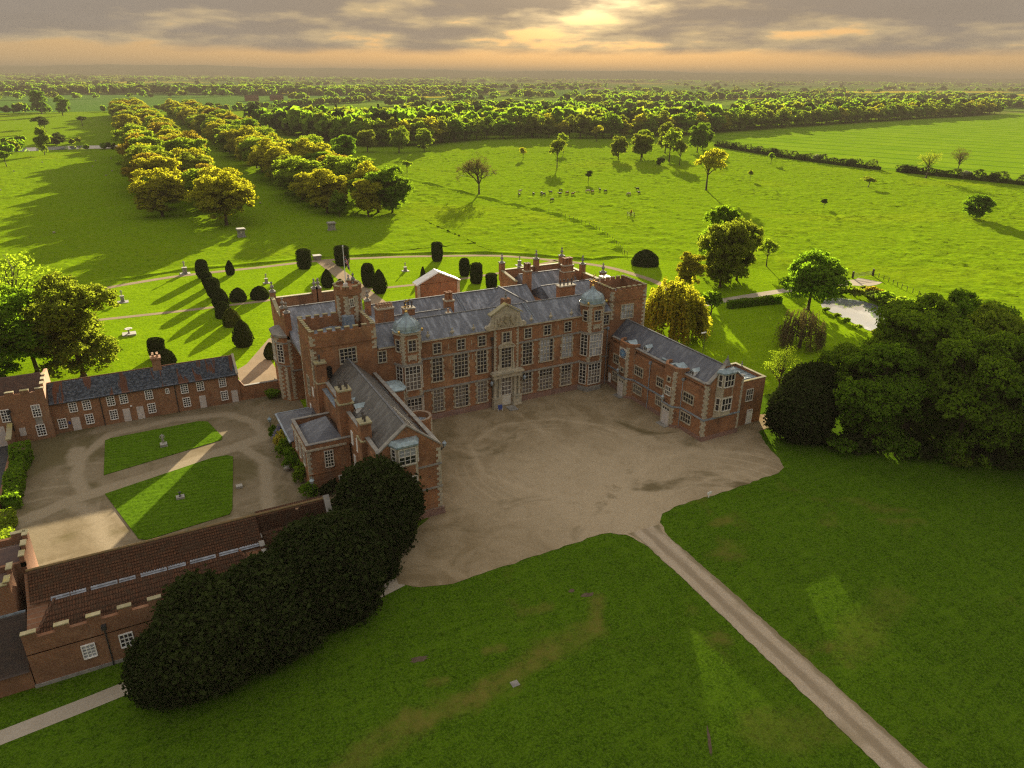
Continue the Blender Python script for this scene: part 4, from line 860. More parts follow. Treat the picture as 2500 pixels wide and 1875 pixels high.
chimney(H, 32.9, 35.6, 107.2, 108.9, 12, 16.9, (6, 2), 'clay'); chimney(H, 45.8, 47.2, 109.8, 111.2, 12, 15.9, (2, 2), 'oct'); chimney(H, 38.0, 39.8, 109.0, 110.2, 13, 15.8, (3, 1), 'cowl'); chimney(H, 43.3, 43.9, 103.5, 104.1, 14, 15.9, (1, 1), 'clay')
part(H, 'tank_housing', lambda b: (b.box(76.2, 78.0, 107.0, 109.0, 14, 17.0)), CREAM)
part(H, 'brick_upstand', lambda b: b.ext([(105.5, 11), (111, 11), (111, 13.2), (107, 14.6), (105.5, 14.2)], 'x', 65.6, 66.1), BRICK)
# ---------------------------------------------------------------- south-east wing (left in view) of the house
part(H, 'wall', lambda b: b.ext([(21.5, 0), (29.3, 0), (29.3, 8.8), (25.2, 12.1), (21.5, 9.0)], 'y', 73.2, 98.5), BRICK)
part(H, 'roof', lambda b: b.ext([(21.9, 9.75), (25.3, 12.95), (28.9, 9.35), (28.7, 9.2), (25.3, 12.5), (22.1, 9.5)], 'y', 73.55, 98.55), STSLATE_Y)
part(H, 'ridge_lead', lambda b: b.box(25.17, 25.43, 73.6, 98.5, 12.85, 13.02), RIDGE)
part(H, 'gutter', lambda b: b.box(28.4, 28.95, 74, 98.4, 9.28, 9.36), LEAD)
part(H, 'parapet', lambda b: (b.box(28.95, 29.35, 73.6, 98.5, 9.2, 9.85), b.box(21.45, 21.85, 73.6, 98.5, 9.7, 10.25)), BRICK)
part(H, 'coping', lambda b: (b.box(28.88, 29.42, 73.6, 98.5, 9.85, 9.98), b.box(21.4, 21.92, 73.6, 98.5, 10.25, 10.36)), GREYSTONE)
part(H, 'gable_wall', lambda b: b.ext([(21.45, 0.9), (29.35, 0.9), (29.35, 9.75), (25.15, 13.2), (21.45, 10.2)], 'y', 73.1, 73.55), BRICK)
part(H, 'gable_coping', lambda b: (b.ext([(29.45, 9.7), (25.15, 13.2), (25.15, 13.4), (29.45, 9.92)], 'y', 73.0, 73.65), b.ext([(21.35, 10.15), (25.15, 13.2), (25.15, 13.4), (21.35, 10.36)], 'y', 73.0, 73.65)), GREYSTONE)
part(H, 'plinth', lambda b: (b.box(21.3, 29.55, 72.85, 73.6, 0, 0.95), b.box(29.3, 29.5, 73.6, 98.3, 0, 0.95), b.box(21.2, 29.65, 72.75, 73.6, 0, 0.3)), PLINTH)
for z in (3.85, 7.1): part(H, 'string_course', lambda b: (b.box(21.4, 29.45, 72.95, 73.1, z, z+0.22), b.box(29.3, 29.45, 73.1, 98.4, z, z+0.22)), GREYSTONE)
for z0, z1 in ((1.0, 3.8), (4.1, 7.05), (7.35, 9.4)): quoins(H, 29.35, 73.1, z0, z1, (-1, 0), (0, 1), True, 0.36, 0.6, 0.34)
def oriel(x0, x1, yf, yw, z0, z1, ztop, nrm=-1):
    c = 0.5
    pl = [(x0, yw), (x0+c, yf), (x1-c, yf), (x1, yw)]
    O = part(H, 'oriel_bay', lambda b: b.prism(pl, z0, z1), STONE)
    e = lambda k: [(x0-k, yw), (x0+c-k*0.6, yf-k), (x1-c+k*0.6, yf-k), (x1+k, yw)]
    part(O, 'lead_roof', lambda b: (b.prism(e(0.25), z1, z1+0.22), b.prism(e(0.2), z1+0.22, z1+0.6, 0, e(-0.1))), COPPER)
    part(O, 'corbel', lambda b: b.prism([(x, yw+(y-yw)*0.25) for x, y in pl], z0-0.5, z0, 0, pl), STONE)
    return O
oriel(23.0, 26.4, 71.95, 73.1, 3.8, 11.1, 0)
window(H, 24.7, 71.95, 8.8, 2.0, 2.0, 3, (0.52,), style='cream', mask=lambda i, j: BLIND if j else GLASS); window(H, 24.7, 71.95, 4.9, 2.0, 2.0, 3, (0.52,), style='cream')
part(H, 'brick_panel', lambda b: (b.box(23.75, 25.65, 71.9, 71.948, 7.15, 8.45)), BRICK)
window(H, 26.15, 72.52, 8.8, 0.6, 2.0, 1, (0.52,), (0.917, -0.4), style='cream'); window(H, 23.25, 72.52, 8.8, 0.6, 2.0, 1, (0.52,), (-0.917, -0.4), style='cream')
# stair turret and lead-capped turret on the forecourt side
st = [(30.0+1.75*math.cos(a), 82.2+1.75*math.sin(a)) for a in np.linspace(0, 2*PI, 13)[:-1]]
ST = part(H, 'stair_turret', lambda b: b.prism(st, 0, 8.6), BRICK)
def ring(b):
    n = len(st); ins = [(30.0+(x-30.0)*0.8, 82.2+(y-82.2)*0.8) for x, y in st]
    for k in range(n): b.prism([st[k], st[(k+1) % n], ins[(k+1) % n], ins[k]], 8.6, 9.6)
part(ST, 'parapet', ring, BRICK); part(ST, 'lead_roof', lambda b: b.prism([(30.0+(x-30.0)*0.8, 82.2+(y-82.2)*0.8) for x, y in st], 8.6, 8.75), LEAD)
quoins(H, st[11][0], st[11][1], 0.5, 9.3, tuple(Vector(st[10])-Vector(st[11])), tuple(Vector(st[0])-Vector(st[11])), lng=0.45, sht=0.3)
LT = part(H, 'lead_capped_turret', lambda b: b.prism([(29.3, 91.8), (31.2, 91.8), (31.7, 92.5), (31.7, 94.6), (31.2, 95.3), (29.3, 95.3)], 0, 9.3), BRICK)
part(LT, 'lead_roof', lambda b: (b.prism([(28.9, 91.5), (31.35, 91.5), (31.95, 92.3), (31.95, 94.8), (31.35, 95.6), (28.9, 95.6)], 9.3, 9.45), b.prism([(28.9, 91.5), (31.35, 91.5), (31.95, 92.3), (31.95, 94.8), (31.35, 95.6), (28.9, 95.6)], 9.45, 9.95, 0, [(29.6, 92.8), (30.6, 92.8), (30.9, 93.2), (30.9, 94.0), (30.6, 94.3), (29.6, 94.3)]), [b.box(29.0, 31.3, y, y+0.06, 9.5, 9.75) for y in (92.3, 93.0, 93.7, 94.4)]), COPPER)
quoins(H, 31.7, 92.5, 5, 9.2, (0, 1), (-0.58, -0.81), lng=0.4, sht=0.25)
chimney(H, 20.35, 21.75, 97.2, 98.5, 0, 13.4, (1, 1), 'cowl', cap=MOSSTONE, shoulder=(10.2, 0.15, 0.15)); chimney(H, 20.7, 22.3, 86.4, 88.0, 0, 13.3, (2, 2), 'cowl', cap=MOSSTONE, shoulder=(11.3, 0.2, 0.25)); chimney(H, 21.0, 22.3, 77.9, 79.4, 0, 12.3, (1, 2), 'cowl', cap=MOSSTONE, shoulder=(9.8, 0.15, 0.2))
for (y, z, h) in [(84.4, 6.4, 1.8), (82.0, 6.4, 1.8), (83.9, 3.2, 1.7), (81.5, 3.2, 1.7), (91.5, 7.4, 1.3), (93.9, 7.4, 1.3), (75.6, 6.4, 1.8)]:
    part(H, 'shutter', lambda b: (b.box(21.4, 21.5, y-0.42, y+0.42, z, z+h), b.box(21.37, 21.4, y-0.48, y+0.48, z-0.1, z)), PAINT)
part(H, 'wall', lambda b: b.box(20.9, 21.5, 88.5, 98.4, 0, 9.3), BRICK); part(H, 'roof_flat', lambda b: b.box(20.85, 22.4, 88.5, 98.4, 9.32, 9.48), LEAD)
def dormer(x, y, z, s=1.0, rz=0.0, parent=H, glaz=True):
    mb = MB(); mb.box(-0.9*s, 0.6*s, -0.55*s, 0.55*s, 0, 0.75*s, 0); mb.ext([(-0.65*s, 0.75*s), (0, 1.15*s), (0.65*s, 0.75*s)], 'x', -1.0*s, 1.1*s, 1)
    d = put('dormer', mb.mesh('dormer', [PAINT, COPPER]), (x, y, z), parent, rz)
    for k in (-0.25, 0.25):
        pm = MB().box(-0.02, 0.02, -0.17*s, 0.17*s, -0.24*s, 0.24*s).mesh('pane', GLASS); p_ = bpy.data.objects.new('pane', pm); COL.objects.link(p_); p_.parent = d; p_.location = (-0.92*s, k*s, 0.42*s)
dormer(23.3, 85.4, 10.4, 1.0); dormer(23.2, 88.4, 10.2, 0.8)
pipe(H, 21.35, 80.2, 0, 9.5, IRON, False)
lampbracket(H, 29.45, 74.4, 8.2, 1, 0)
# two-storey annex with hipped slate roof
cbox(15.6, 21.2, 85.2, 94.0, 0, 6.1, 'wall', BRICK)
part(H, 'parapet', lambda b: (b.box(15.6, 21.45, 85.2, 85.5, 6.1, 7.0), b.box(15.6, 15.9, 85.5, 94.0, 6.1, 7.0), b.box(15.9, 20.8, 93.7, 94.0, 6.1, 7.0)), BRICK)
part(H, 'coping', lambda b: (b.box(15.52, 21.45, 85.12, 85.58, 7.0, 7.1), b.box(15.52, 15.98, 85.58, 94.08, 7.0, 7.1), b.box(15.98, 20.8, 93.62, 94.08, 7.0, 7.1)), GREYSTONE)
part(H, 'hipped_roof', lambda b: b.add([(16.1, 85.7, 6.2), (20.9, 85.7, 6.2), (20.9, 93.5, 6.2), (16.1, 93.5, 6.2), (19.8, 89.0, 7.75), (19.8, 91.5, 7.75)], [(0,1,4), (1,2,5,4), (2,3,5), (3,0,4,5), (3,2,1,0)]), SLATE_Y)
part(H, 'cornice', lambda b: (b.box(15.45, 20.8, 85.0, 85.2, 6.15, 6.4), b.box(15.4, 15.6, 85.2, 94, 6.15, 6.4)), STONE)
quoins(H, 15.6, 85.2, 0.4, 6.0, (1, 0), (0, 1), True, 0.36, 0.5, 0.3)
window(H, 18.35, 85.2, 3.4, 1.0, 2.3, 3, (0.2, 0.4, 0.6, 0.8), style='cream', bars=0); window(H, 19.9, 85.2, 0.4, 0.9, 1.2, 2, (0.5,), style='sash', bars=0)
for y in (87.2, 89.6, 92.0): window(H, 15.6, y, 3.4, 0.95, 2.2, 2, (0.5,), (-1, 0), style='cream', bars=2)
part(H, 'string_course', lambda b: (b.box(15.5, 21.2, 85.1, 85.2, 2.6, 2.75)), BRICK)
# single-storey lean-to round the tower foot
part(H, 'wall', lambda b: (b.box(15.4, 20.1, 94.0, 104.0, 0, 3.5)), BRICK)
part(H, 'hipped_roof', lambda b: b.add([(15.1, 94.05, 3.55), (20.15, 94.05, 3.55), (20.15, 104.3, 3.55), (15.1, 104.3, 3.55), (17.6, 94.05, 4.7), (17.6, 101.6, 4.7), (20.15, 101.6, 4.7)], [(3,2,6,5), (0,3,5,4), (4,5,6,1), (2,1,6), (0,4,1), (3,0,1,2)]), SLATE_Y)
part(H, 'gutter', lambda b: (b.box(14.9, 15.15, 94, 104.4, 3.42, 3.62), b.box(15.15, 20.1, 104.3, 104.5, 3.42, 3.62)), LEAD)
for y in (96, 99, 102): window(H, 15.4, y, 1.0, 1.0, 1.7, 2, (0.5,), (-1, 0), style='sash', bars=2)

# ---------------------------------------------------------------- north-east wing (clock wing)
XW, XE = 71.9, 79.0
part(H, 'wall', lambda b: b.ext([(XW, 0), (XE, 0), (XE, 8.6), (75.4, 11.0), (XW, 8.2)], 'y', 73.2, 98.5), BRICK)
part(H, 'roof', lambda b: b.ext([(72.35, 8.95), (75.4, 11.75), (79.2, 8.85), (79.0, 8.7), (75.4, 11.4), (72.5, 8.7)], 'y', 73.6, 98.52), SLATE_Y)
part(H, 'ridge_lead', lambda b: b.box(75.28, 75.52, 73.6, 98.5, 11.68, 11.84), RIDGE)
part(H, 'parapet', lambda b: b.box(XW-0.05, XW+0.35, 73.6, 97.6, 8.9, 9.3), BRICK); part(H, 'coping', lambda b: b.box(XW-0.12, XW+0.42, 73.6, 97.6, 9.3, 9.42), GREYSTONE)
part(H, 'gable_wall', lambda b: b.ext([(XW-0.05, 0.5), (XE+0.05, 0.5), (XE+0.05, 9.4), (78.3, 9.6), (76.0, 11.6), (75.8, 12.2), (75.0, 12.2), (74.8, 11.6), (72.5, 9.5), (XW-0.05, 9.5)], 'y', 73.1, 73.6), BRICK)
part(H, 'gable_coping', lambda b: (b.ext([(72.2, 9.45), (74.85, 11.7), (74.85, 11.9), (72.2, 9.65)], 'y', 73.02, 73.68), b.ext([(78.6, 9.5), (75.95, 11.7), (75.95, 11.9), (78.6, 9.7)], 'y', 73.02, 73.68), b.ext([(74.85, 11.9), (75.95, 11.9), (75.4, 12.9)], 'y', 73.05, 73.65), b.box(XW-0.15, 72.45, 73.0, 73.7, 9.5, 9.65), b.box(78.4, XE+0.15, 73.0, 73.7, 9.6, 9.75)), GREYSTONE)
put('finial', finial_mesh(), (75.4, 73.35, 12.6), H, 0, 0.5)
part(H, 'plinth', lambda b: (b.box(XW-0.12, XE+0.12, 72.98, 73.5, 0, 0.75), b.box(XW-0.12, XW, 73.5, 78.0, 0, 0.7)), PLINTH)
for y0, y1 in ((82.9, 90.7), (94.9, 98.4)): part(H, 'plinth', lambda b: b.box(XW-0.12, XW, y0, y1, 0, 0.7), PLINTH)
part(H, 'string_course', lambda b: b.box(XW-0.1, XE+0.1, 72.97, 73.1, 3.5, 3.74), LEAD)
for y0, y1 in ((73.1, 78.0), (82.9, 90.7), (94.9, 98.3)): part(H, 'string_course', lambda b: b.box(XW-0.13, XW, y0, y1, 3.5, 3.74), LEAD)
quoins(H, XW-0.05, 73.1, 0.8, 3.45, (1, 0), (0, 1), True, 0.38, 0.6, 0.36); quoins(H, XW-0.05, 73.1, 3.8, 9.2, (1, 0), (0, 1), True, 0.38, 0.6, 0.36); quoins(H, XE+0.05, 73.1, 0.8, 9.2, (-1, 0), (0, 1), False, 0.38, 0.45, 0.3)
for (y, w, z) in [(95.9, 1.5, 4.95), (95.9, 1.5, 1.62), (89.4, 2.1, 4.95), (89.35, 2.1, 1.62), (83.8, 1.5, 5.1), (83.6, 1.5, 1.9), (76.85, 2.2, 5.1), (77.0, 2.2, 1.7)]:
    window(H, XW, y, z, w, 1.42, 3 if w < 2 else 4, (0.5,), (-1, 0), style='stone', bars=1, glass=CURTAIN if z < 3 and y > 80 else None)
part(H, 'door', lambda b: b.box(XW-0.08, XW, 97.2, 97.9, 0.3, 2.4), PAINT)
pipe(H, XW-0.12, 86.5, 0, 8.0); pipe(H, XW-0.12, 78.35, 0, 8.2); pipe(H, XW-0.1, 98.3, 0, 8.0, IRON, False)
def doorbay(yc, front_w, xf, ztop, clock):
    y0, y1 = yc-front_w/2, yc+front_w/2
    pl = [(XW, y0-1.05), (XW, y1+1.05), (xf, y1), (xf, y0)]
    B = part(H, 'door_bay', lambda b: b.prism(pl, 0, ztop-0.45), BRICK)
    ins = [(XW+0.8, y0-0.9), (XW+0.8, y1+0.9)]
    def par(b):
        q = [(XW+0.9, y0-1.05), (XW, y0-1.05), (xf, y0), (xf, y1), (XW, y1+1.05), (XW+0.9, y1+1.05)]
        cx_, cy_ = XW+0.7, yc; inn = [(cx_+(x-cx_)*0.75, cy_+(y-cy_)*0.82) for x, y in q]
        for k in range(5): b.prism([q[k], inn[k], inn[k+1], q[k+1]], ztop-0.45, ztop)
    part(B, 'parapet', par, BRICK)
    part(B, 'lead_roof', lambda b: (b.box(XW-0.3, 73.6, y0-0.3, y1+0.3, ztop-0.44, ztop-0.38), b.ext([(y0-0.2, ztop-0.4), (y1-0.3, ztop-0.4), ((y0+y1)/2, ztop+0.15)], 'x', XW-0.2, 73.4)), COPPER)
    part(B, 'string_course', lambda b: b.prism([(XW, y0-1.2), (XW, y1+1.2), (xf-0.13, y1+0.06), (xf-0.13, y0-0.06)], 3.5, 3.74), LEAD)
    part(B, 'plinth', lambda b: b.prism([(XW, y0-1.15), (XW, y1+1.15), (xf-0.1, y1+0.05), (xf-0.1, y0-0.05)], 0, 0.5), PLINTH)
    d = Vector((XW-xf, 1.05)).normalized()
    quoins(H, xf, y0, 0.5, 3.4, (0, 1), (d.x, -d.y), h=0.34, lng=0.42, sht=0.26); quoins(H, xf, y0, 3.8, ztop-0.6, (0, 1), (d.x, -d.y), h=0.34, lng=0.42, sht=0.26); quoins(H, xf, y1, 0.5, 6.0, (0, -1), (d.x, d.y), h=0.34, lng=0.42, sht=0.26)
    part(B, 'door', lambda b: (b.box(xf-0.12, xf, y0+0.32, y1-0.32, 0.12, 2.5), b.box(xf-0.14, xf-0.12, yc-0.02, yc+0.02, 0.12, 2.5)), DOORP)
    part(B, 'door_frame', lambda b: (b.box(xf-0.15, xf, y0+0.1, y0+0.32, 0.1, 3.35), b.box(xf-0.15, xf, y1-0.32, y1-0.1, 0.1, 3.35), b.box(xf-0.15, xf, y0+0.32, y1-0.32, 3.1, 3.35), b.box(xf-0.15, xf, y0+0.32, y1-0.32, 2.5, 2.58)), STONE)
    window(H, xf, yc, 2.6, front_w-0.8, 0.45, 3, (), (-1, 0), style='cream', bars=0)
    part(B, 'door_step', lambda b: b.box(xf-1.0, xf, y0+0.1, y1-0.1, 0.05, 0.14), GREYSTONE)
    window(H, xf, yc, 7.5 if not clock else 4.6, 0.6, 0.65, 1, (), (-1, 0), style='stone', bars=0)
    if not clock: window(H, xf, yc, 5.25, 1.15, 1.3, 3, (0.5,), (-1, 0), style='cream', bars=1)
    lampbracket(H, xf, yc, 4.2, -1, 0)
    return B
doorbay(80.45, 2.4, 70.8, 10.1, False)
B1 = doorbay(92.8, 2.1, 70.95, 9.9, True)
CK = part(B1, 'clock', lambda b: (b.box(70.83, 70.94, 91.8, 93.8, 7.05, 8.85, 0), b.ext([(92.8+0.86*math.cos(a), 7.95+0.82*math.sin(a)) for a in np.linspace(0, 2*PI, 33)[:-1]], 'x', 70.78, 70.83, 1), b.ext([(92.8+0.6*math.cos(a), 7.95+0.57*math.sin(a)) for a in np.linspace(0, 2*PI, 33)[:-1]], 'x', 70.765, 70.78, 2)), [CREAM, m_flat('clock_ring', (0.06, 0.10, 0.18), 0.5), CLOCKB])
CKH = MB(); CKH.add([], [])
for k in range(12):
    a = 2*PI*k/12; CKH.box(70.765, 70.779, 92.8+0.73*math.cos(a)-0.035, 92.8+0.73*math.cos(a)+0.035, 7.95+0.69*math.sin(a)-0.07, 7.95+0.69*math.sin(a)+0.07)
for (a, l, w) in ((R(150), 0.55, 0.05), (R(35), 0.4, 0.06)):
    dy_, dz_ = -math.cos(a), math.sin(a); CKH.add([(70.75, 92.8-dz_*w, 7.95+dy_*w), (70.75, 92.8+dz_*w, 7.95-dy_*w), (70.75, 92.8+dy_*l, 7.95+dz_*l)], [(0, 1, 2)])
build(CKH, 'clock_hands', PAINT, H)
dormer(73.3, 89.0, 9.35, 0.9); dormer(73.3, 77.4, 9.35, 0.9)
part(H, 'roof_light', lambda b: b.box(72.6, 73.6, 82.9, 84.9, 9.3, 9.55), COPPER); part(H, 'gutter', lambda b: b.box(XW+0.36, 72.6, 73.7, 97.5, 8.92, 9.0), LEAD)
oriel(73.6, 76.6, 72.15, 73.1, 4.2, 11.0, 0)
window(H, 75.1, 72.15, 9.0, 1.75, 1.85, 3, (0.5,), style='cream', bars=1); window(H, 75.1, 72.15, 5.1, 1.75, 1.95, 3, (0.5,), style='cream', bars=1)
window(H, 76.35, 72.62, 5.1, 0.5, 1.95, 1, (0.5,), (0.885, -0.466), style='cream', bars=1); window(H, 73.85, 72.62, 5.1, 0.5, 1.95, 1, (0.5,), (-0.885, -0.466), style='cream', bars=1); window(H, 73.85, 72.62, 9.0, 0.5, 1.85, 1, (0.5,), (-0.885, -0.466), style='cream', bars=1)
part(H, 'brick_panel', lambda b: b.box(74.3, 75.9, 72.1, 72.148, 7.35, 8.7), BRICK)
# flat-roofed annex beyond the gable
cbox(79.02, 85.3, 74.5, 81.2, 0, 7.2, 'wall', BRICK)
part(H, 'parapet', lambda b: (b.box(79.1, 85.3, 74.5, 74.8, 7.2, 7.75), b.box(79.1, 85.3, 80.9, 81.2, 7.2, 7.75), b.box(85.0, 85.3, 74.8, 80.9, 7.2, 7.75)), BRICK)
part(H, 'coping', lambda b: (b.box(79.1, 85.38, 74.42, 74.88, 7.75, 7.85), b.box(79.1, 85.38, 80.82, 81.28, 7.75, 7.85), b.box(84.92, 85.38, 74.88, 80.82, 7.75, 7.85)), MOSSTONE)
part(H, 'lead_roof', lambda b: (b.box(79.1, 84.95, 74.85, 80.85, 7.2, 7.3), [b.box(79.2, 84.9, y, y+0.08, 7.3, 7.4) for y in (76.0, 77.2, 78.4, 79.6)]), COPPER)
window(H, 82.2, 74.5, 4.3, 1.3, 1.9, 3, (0.5,), style='cream', bars=1); part(H, 'door', lambda b: (b.box(82.3, 83.3, 74.4, 74.5, 0.1, 2.3), b.box(82.2, 82.3, 74.37, 74.5, 0.1, 2.6), b.box(83.3, 83.4, 74.37, 74.5, 0.1, 2.6), b.box(82.3, 83.3, 74.37, 74.5, 2.5, 2.6)), PAINT)
part(H, 'roof_vent', lambda b: (b.lathe((80.8, 79.0, 7.3), [(0.45,0),(0.45,0.5),(0.2,0.7)], 10), b.tube((80.8, 79.4, 7.3), (80.8, 79.4, 9.6), 0.03, 0.03, 4)), LEAD); put('finial', finial_mesh(), (84.9, 79.4, 7.85), H, 0, 0.55)
flush_panes(H)

# flagpole with flag on the stair turret
FP = thing('flagpole', (27.9, 106.0, 20.6), 'white flagpole with a limp union flag on the octagonal turret', 'flagpole')
part(FP, 'pole', lambda b: (b.tube((27.9, 106.0, 20.6), (27.9, 106.0, 27.6), 0.09, 0.05, 8), b.lathe((27.9, 106.0, 27.6), [(0.05,0),(0.13,0.08),(0.05,0.2)], 8)), PAINT); part(FP, 'pole_base', lambda b: (b.box(27.4, 28.4, 105.6, 106.4, 20.6, 20.9), b.box(27.6, 28.2, 106.1, 106.5, 20.9, 22.0)), PAINT)
FLAGM = [m_flat('flag_blue', (0.03, 0.04, 0.16), 0.8), m_flat('flag_white', (0.75, 0.73, 0.72), 0.8), m_flat('flag_red', (0.5, 0.03, 0.04), 0.8)]
mb = MB(); nu, nv = 20, 12; gr = []
for i in range(nu+1):
    row = []
    for j in range(nv+1):
        u, v = i/nu, j/nv
        # a limp flag: the fly hangs down in folds
        x = 28.0+0.62*u**0.6+0.12*math.sin(9*u+2*v); y = 106.0+0.16*math.sin(11*u+1.5*v)-0.1*u; z = 26.3-1.15*(1-v)-1.55*u**1.1
        row.append((x, y, z))
    gr.append(row)
for i in range(nu):
    for j in range(nv):
        U, V = (i+0.5)/nu-0.5, (j+0.5)/nv-0.5
        k = 0
        if abs(abs(U)-abs(V)) < 0.1: k = 1
        if abs(abs(U)-abs(V)) < 0.045: k = 2
        if abs(U) < 0.12 or abs(V) < 0.19: k = 1
        if abs(U) < 0.07 or abs(V) < 0.11: k = 2
        mb.face([gr[i][j], gr[i+1][j], gr[i+1][j+1], gr[i][j+1]], k)
build(mb, 'flag', FLAGM, FP, True)
# A-board
AB = thing('sandwich_board', (49.4, 96.6, 0.05), 'small blue sign board standing by the portico', 'sign')
part(AB, 'panel', lambda b: b.ext([(96.45, 0.35), (96.5, 0.35), (96.68, 1.15), (96.63, 1.15)], 'x', 49.0, 49.8), BLUE); part(AB, 'stand', lambda b: (b.tube((49.05, 96.4, 0.05), (49.05, 96.66, 1.2), 0.025, 0.025, 4), b.tube((49.75, 96.4, 0.05), (49.75, 96.66, 1.2), 0.025, 0.025, 4), b.tube((49.05, 96.95, 0.05), (49.05, 96.66, 1.2), 0.025, 0.025, 4), b.tube((49.75, 96.95, 0.05), (49.75, 96.66, 1.2), 0.025, 0.025, 4)), PAINT)
# ---------------------------------------------------------------- pantiled roofs
def m_pantile(name, a, b, c):
    m, p, o = mat(name); P = POS(); x, y, z = SEP(P)
    t = BRICKTEX(XYZ(x, MATH('MULTIPLY', z, 1.0), 0.0), 1.0, 0.24, 0.19, 0.03, a, b, tuple(v*0.35 for v in b), 0.0)
    col = MIX(MAPR(NOISE(P, 1.4, 4, 0.7), 0.4, 0.66, 0, 0.7), t.outputs['Color'], c); col = MIX(MAPR(NOISE(P, 5.0, 2, 0.7), 0.5, 0.68, 0, 0.6), col, tuple(v*0.4 for v in b))
    L(col, p.inputs['Base Color']); p.inputs['Roughness'].default_value = 0.9; p.inputs['Specular IOR Level'].default_value = 0.1; return m
PANT = m_pantile('pantile_red', (0.205, 0.095, 0.053), (0.135, 0.068, 0.042), (0.092, 0.062, 0.042))
def m_mixtile():
    m, p, o = mat('pantile_grey_red'); P = POS(); x, y, z = SEP(P)
    f = NOISE(XYZ(x, MATH('MULTIPLY', y, 1.2), MATH('MULTIPLY', z, 1.2)), 2.6, 3, 0.75)
    col = MIX(MAPR(f, 0.40, 0.72), (0.04, 0.05, 0.068), (0.17, 0.20, 0.25))
    b = NOISE(XYZ(x, 0.0, MATH('MULTIPLY', z, 0.25)), 0.55, 3, 0.55)
    col = MIX(MAPR(b, 0.545, 0.575, 0, 0.9), col, (0.15, 0.06, 0.032))
    L(col, p.inputs['Base Color']); p.inputs['Roughness'].default_value = 0.6; return m
MIXTILE = m_mixtile()
def pantiles(parent, a, b, c, d, m, tw=0.24, th=0.32, name='pantiles'):
    """a-b along the eave, d-c along the ridge; corrugated stepped courses"""
    a, b, c, d = map(np.array, (a, b, c, d)); a = a.astype(float); b = b.astype(float); c = c.astype(float); d = d.astype(float)
    w = max(np.linalg.norm(b-a), np.linalg.norm(c-d)); hgt = max(np.linalg.norm(d-a), np.linalg.norm(c-b))
    nt = max(2, int(w/tw)); nr = max(2, int(hgt/th)); nrm = np.cross(b-a, d-a); nrm /= np.linalg.norm(nrm)
    if nrm[2] < 0: nrm = -nrm
    U = np.linspace(0, 1, nt*4+1); prof = np.array([0.0, 0.045, 0.055, 0.03])
    hu = np.append(np.tile(prof, nt), 0.0)
    V = []; vs = []
    for r in range(nr):
        for (v, lift) in ((r/nr, 0.035), ((r+1)/nr, 0.0)): vs.append((v, lift))
    for (v, lift) in vs:
        p0 = a+(d-a)*v; p1 = b+(c-b)*v
        V.append(p0[None]+(p1-p0)[None]*U[:, None]+nrm[None]*(hu+lift)[:, None])
    V = np.concatenate(V); k = len(U); n = len(vs)
    i = np.arange(n-1)[:, None]*k+np.arange(k-1)[None]; F = np.stack([i, i+1, i+k+1, i+k], -1).reshape(-1, 4)
    o = put(name, arr_mesh(name, V, F, m), (0, 0, 0), parent); o['kind'] = 'stuff'; return o
# ---------------------------------------------------------------- stable range on the far side of the yard
YS = 119.84
SR = thing('stable_range', (-1.5, YS, 0), 'long two-storey brick stable range with grey and red pantiles and five pale doors', 'stables')
part(SR, 'wall', lambda b: b.ext([(YS, 0), (126.0, 0), (126.0, 5.0), (122.95, 7.1), (YS, 5.0)], 'x', -15.2, 12.0), BRICK2)
pantiles(SR, (-15.15, YS-0.25, 4.98), (11.75, YS-0.25, 4.98), (11.75, 122.95, 7.25), (-15.15, 122.95, 7.25), MIXTILE); pantiles(SR, (11.75, 126.2, 4.9), (-15.15, 126.2, 4.9), (-15.15, 122.95, 7.25), (11.75, 122.95, 7.25), PANT)
part(SR, 'ridge_tiles', lambda b: b.tube((-15.15, 122.95, 7.25), (11.8, 122.95, 7.25), 0.14, 0.14, 6), PANT)
part(SR, 'gutter', lambda b: b.box(-15.1, 11.9, YS-0.36, YS-0.24, 4.88, 5.0), IRON)
part(SR, 'gable_coping', lambda b: (b.ext([(YS-0.1, 4.95), (122.95, 7.3), (126.1, 4.95), (126.1, 5.25), (122.95, 7.6), (YS-0.1, 5.25)], 'x', 11.72, 12.1)), STONE)
SW = dict(style='sash', bars=0)
for x in (-12.2, -10.35, -7.05, -5.25, -1.65, 3.6, 6.0, 9.45): window(SR, x, YS, 3.25, 0.95, 1.4, 3, (0.25, 0.5, 0.75), **SW)
window(SR, 1.05, YS, 3.7, 0.4, 0.7, 2, (0.5,), **SW)
for x in (-14.05, -10.4, -7.05, -1.6, 3.6, 9.45): window(SR, x, YS, 0.85, 0.95, 1.45, 3, (0.25, 0.5, 0.75), **SW)
for k, x in enumerate((-12.27, -5.25, -3.3, 6.02, 11.05)):
    w = 0.55 if k < 1 else 0.5
    d = part(SR, 'door', lambda b: (b.box(x-w, x+w, YS-0.07, YS, 0.06, 2.22), b.box(x-w, x+w, YS-0.085, YS-0.07, 1.1, 1.13)), DOORP); part(d, 'door_knob', lambda b: b.box(x-w+0.1, x-w+0.16, YS-0.11, YS-0.07, 1.0, 1.06), IRON)
pipe(SR, -8.5, YS-0.1, 0.05, 4.85, IRON, False); pipe(SR, 2.2, YS-0.1, 0.05, 4.85, IRON, False)
part(SR, 'wall_plaque', lambda b: b.box(-13.3, -12.98, YS-0.05, YS, 1.25, 1.75), BLUE); part(SR, 'wall_lamp', lambda b: b.lathe((-4.45, YS-0.06, 2.4), [(0.02,0),(0.16,0.06),(0.16,0.2),(0.02,0.26)], 8), PAINT)
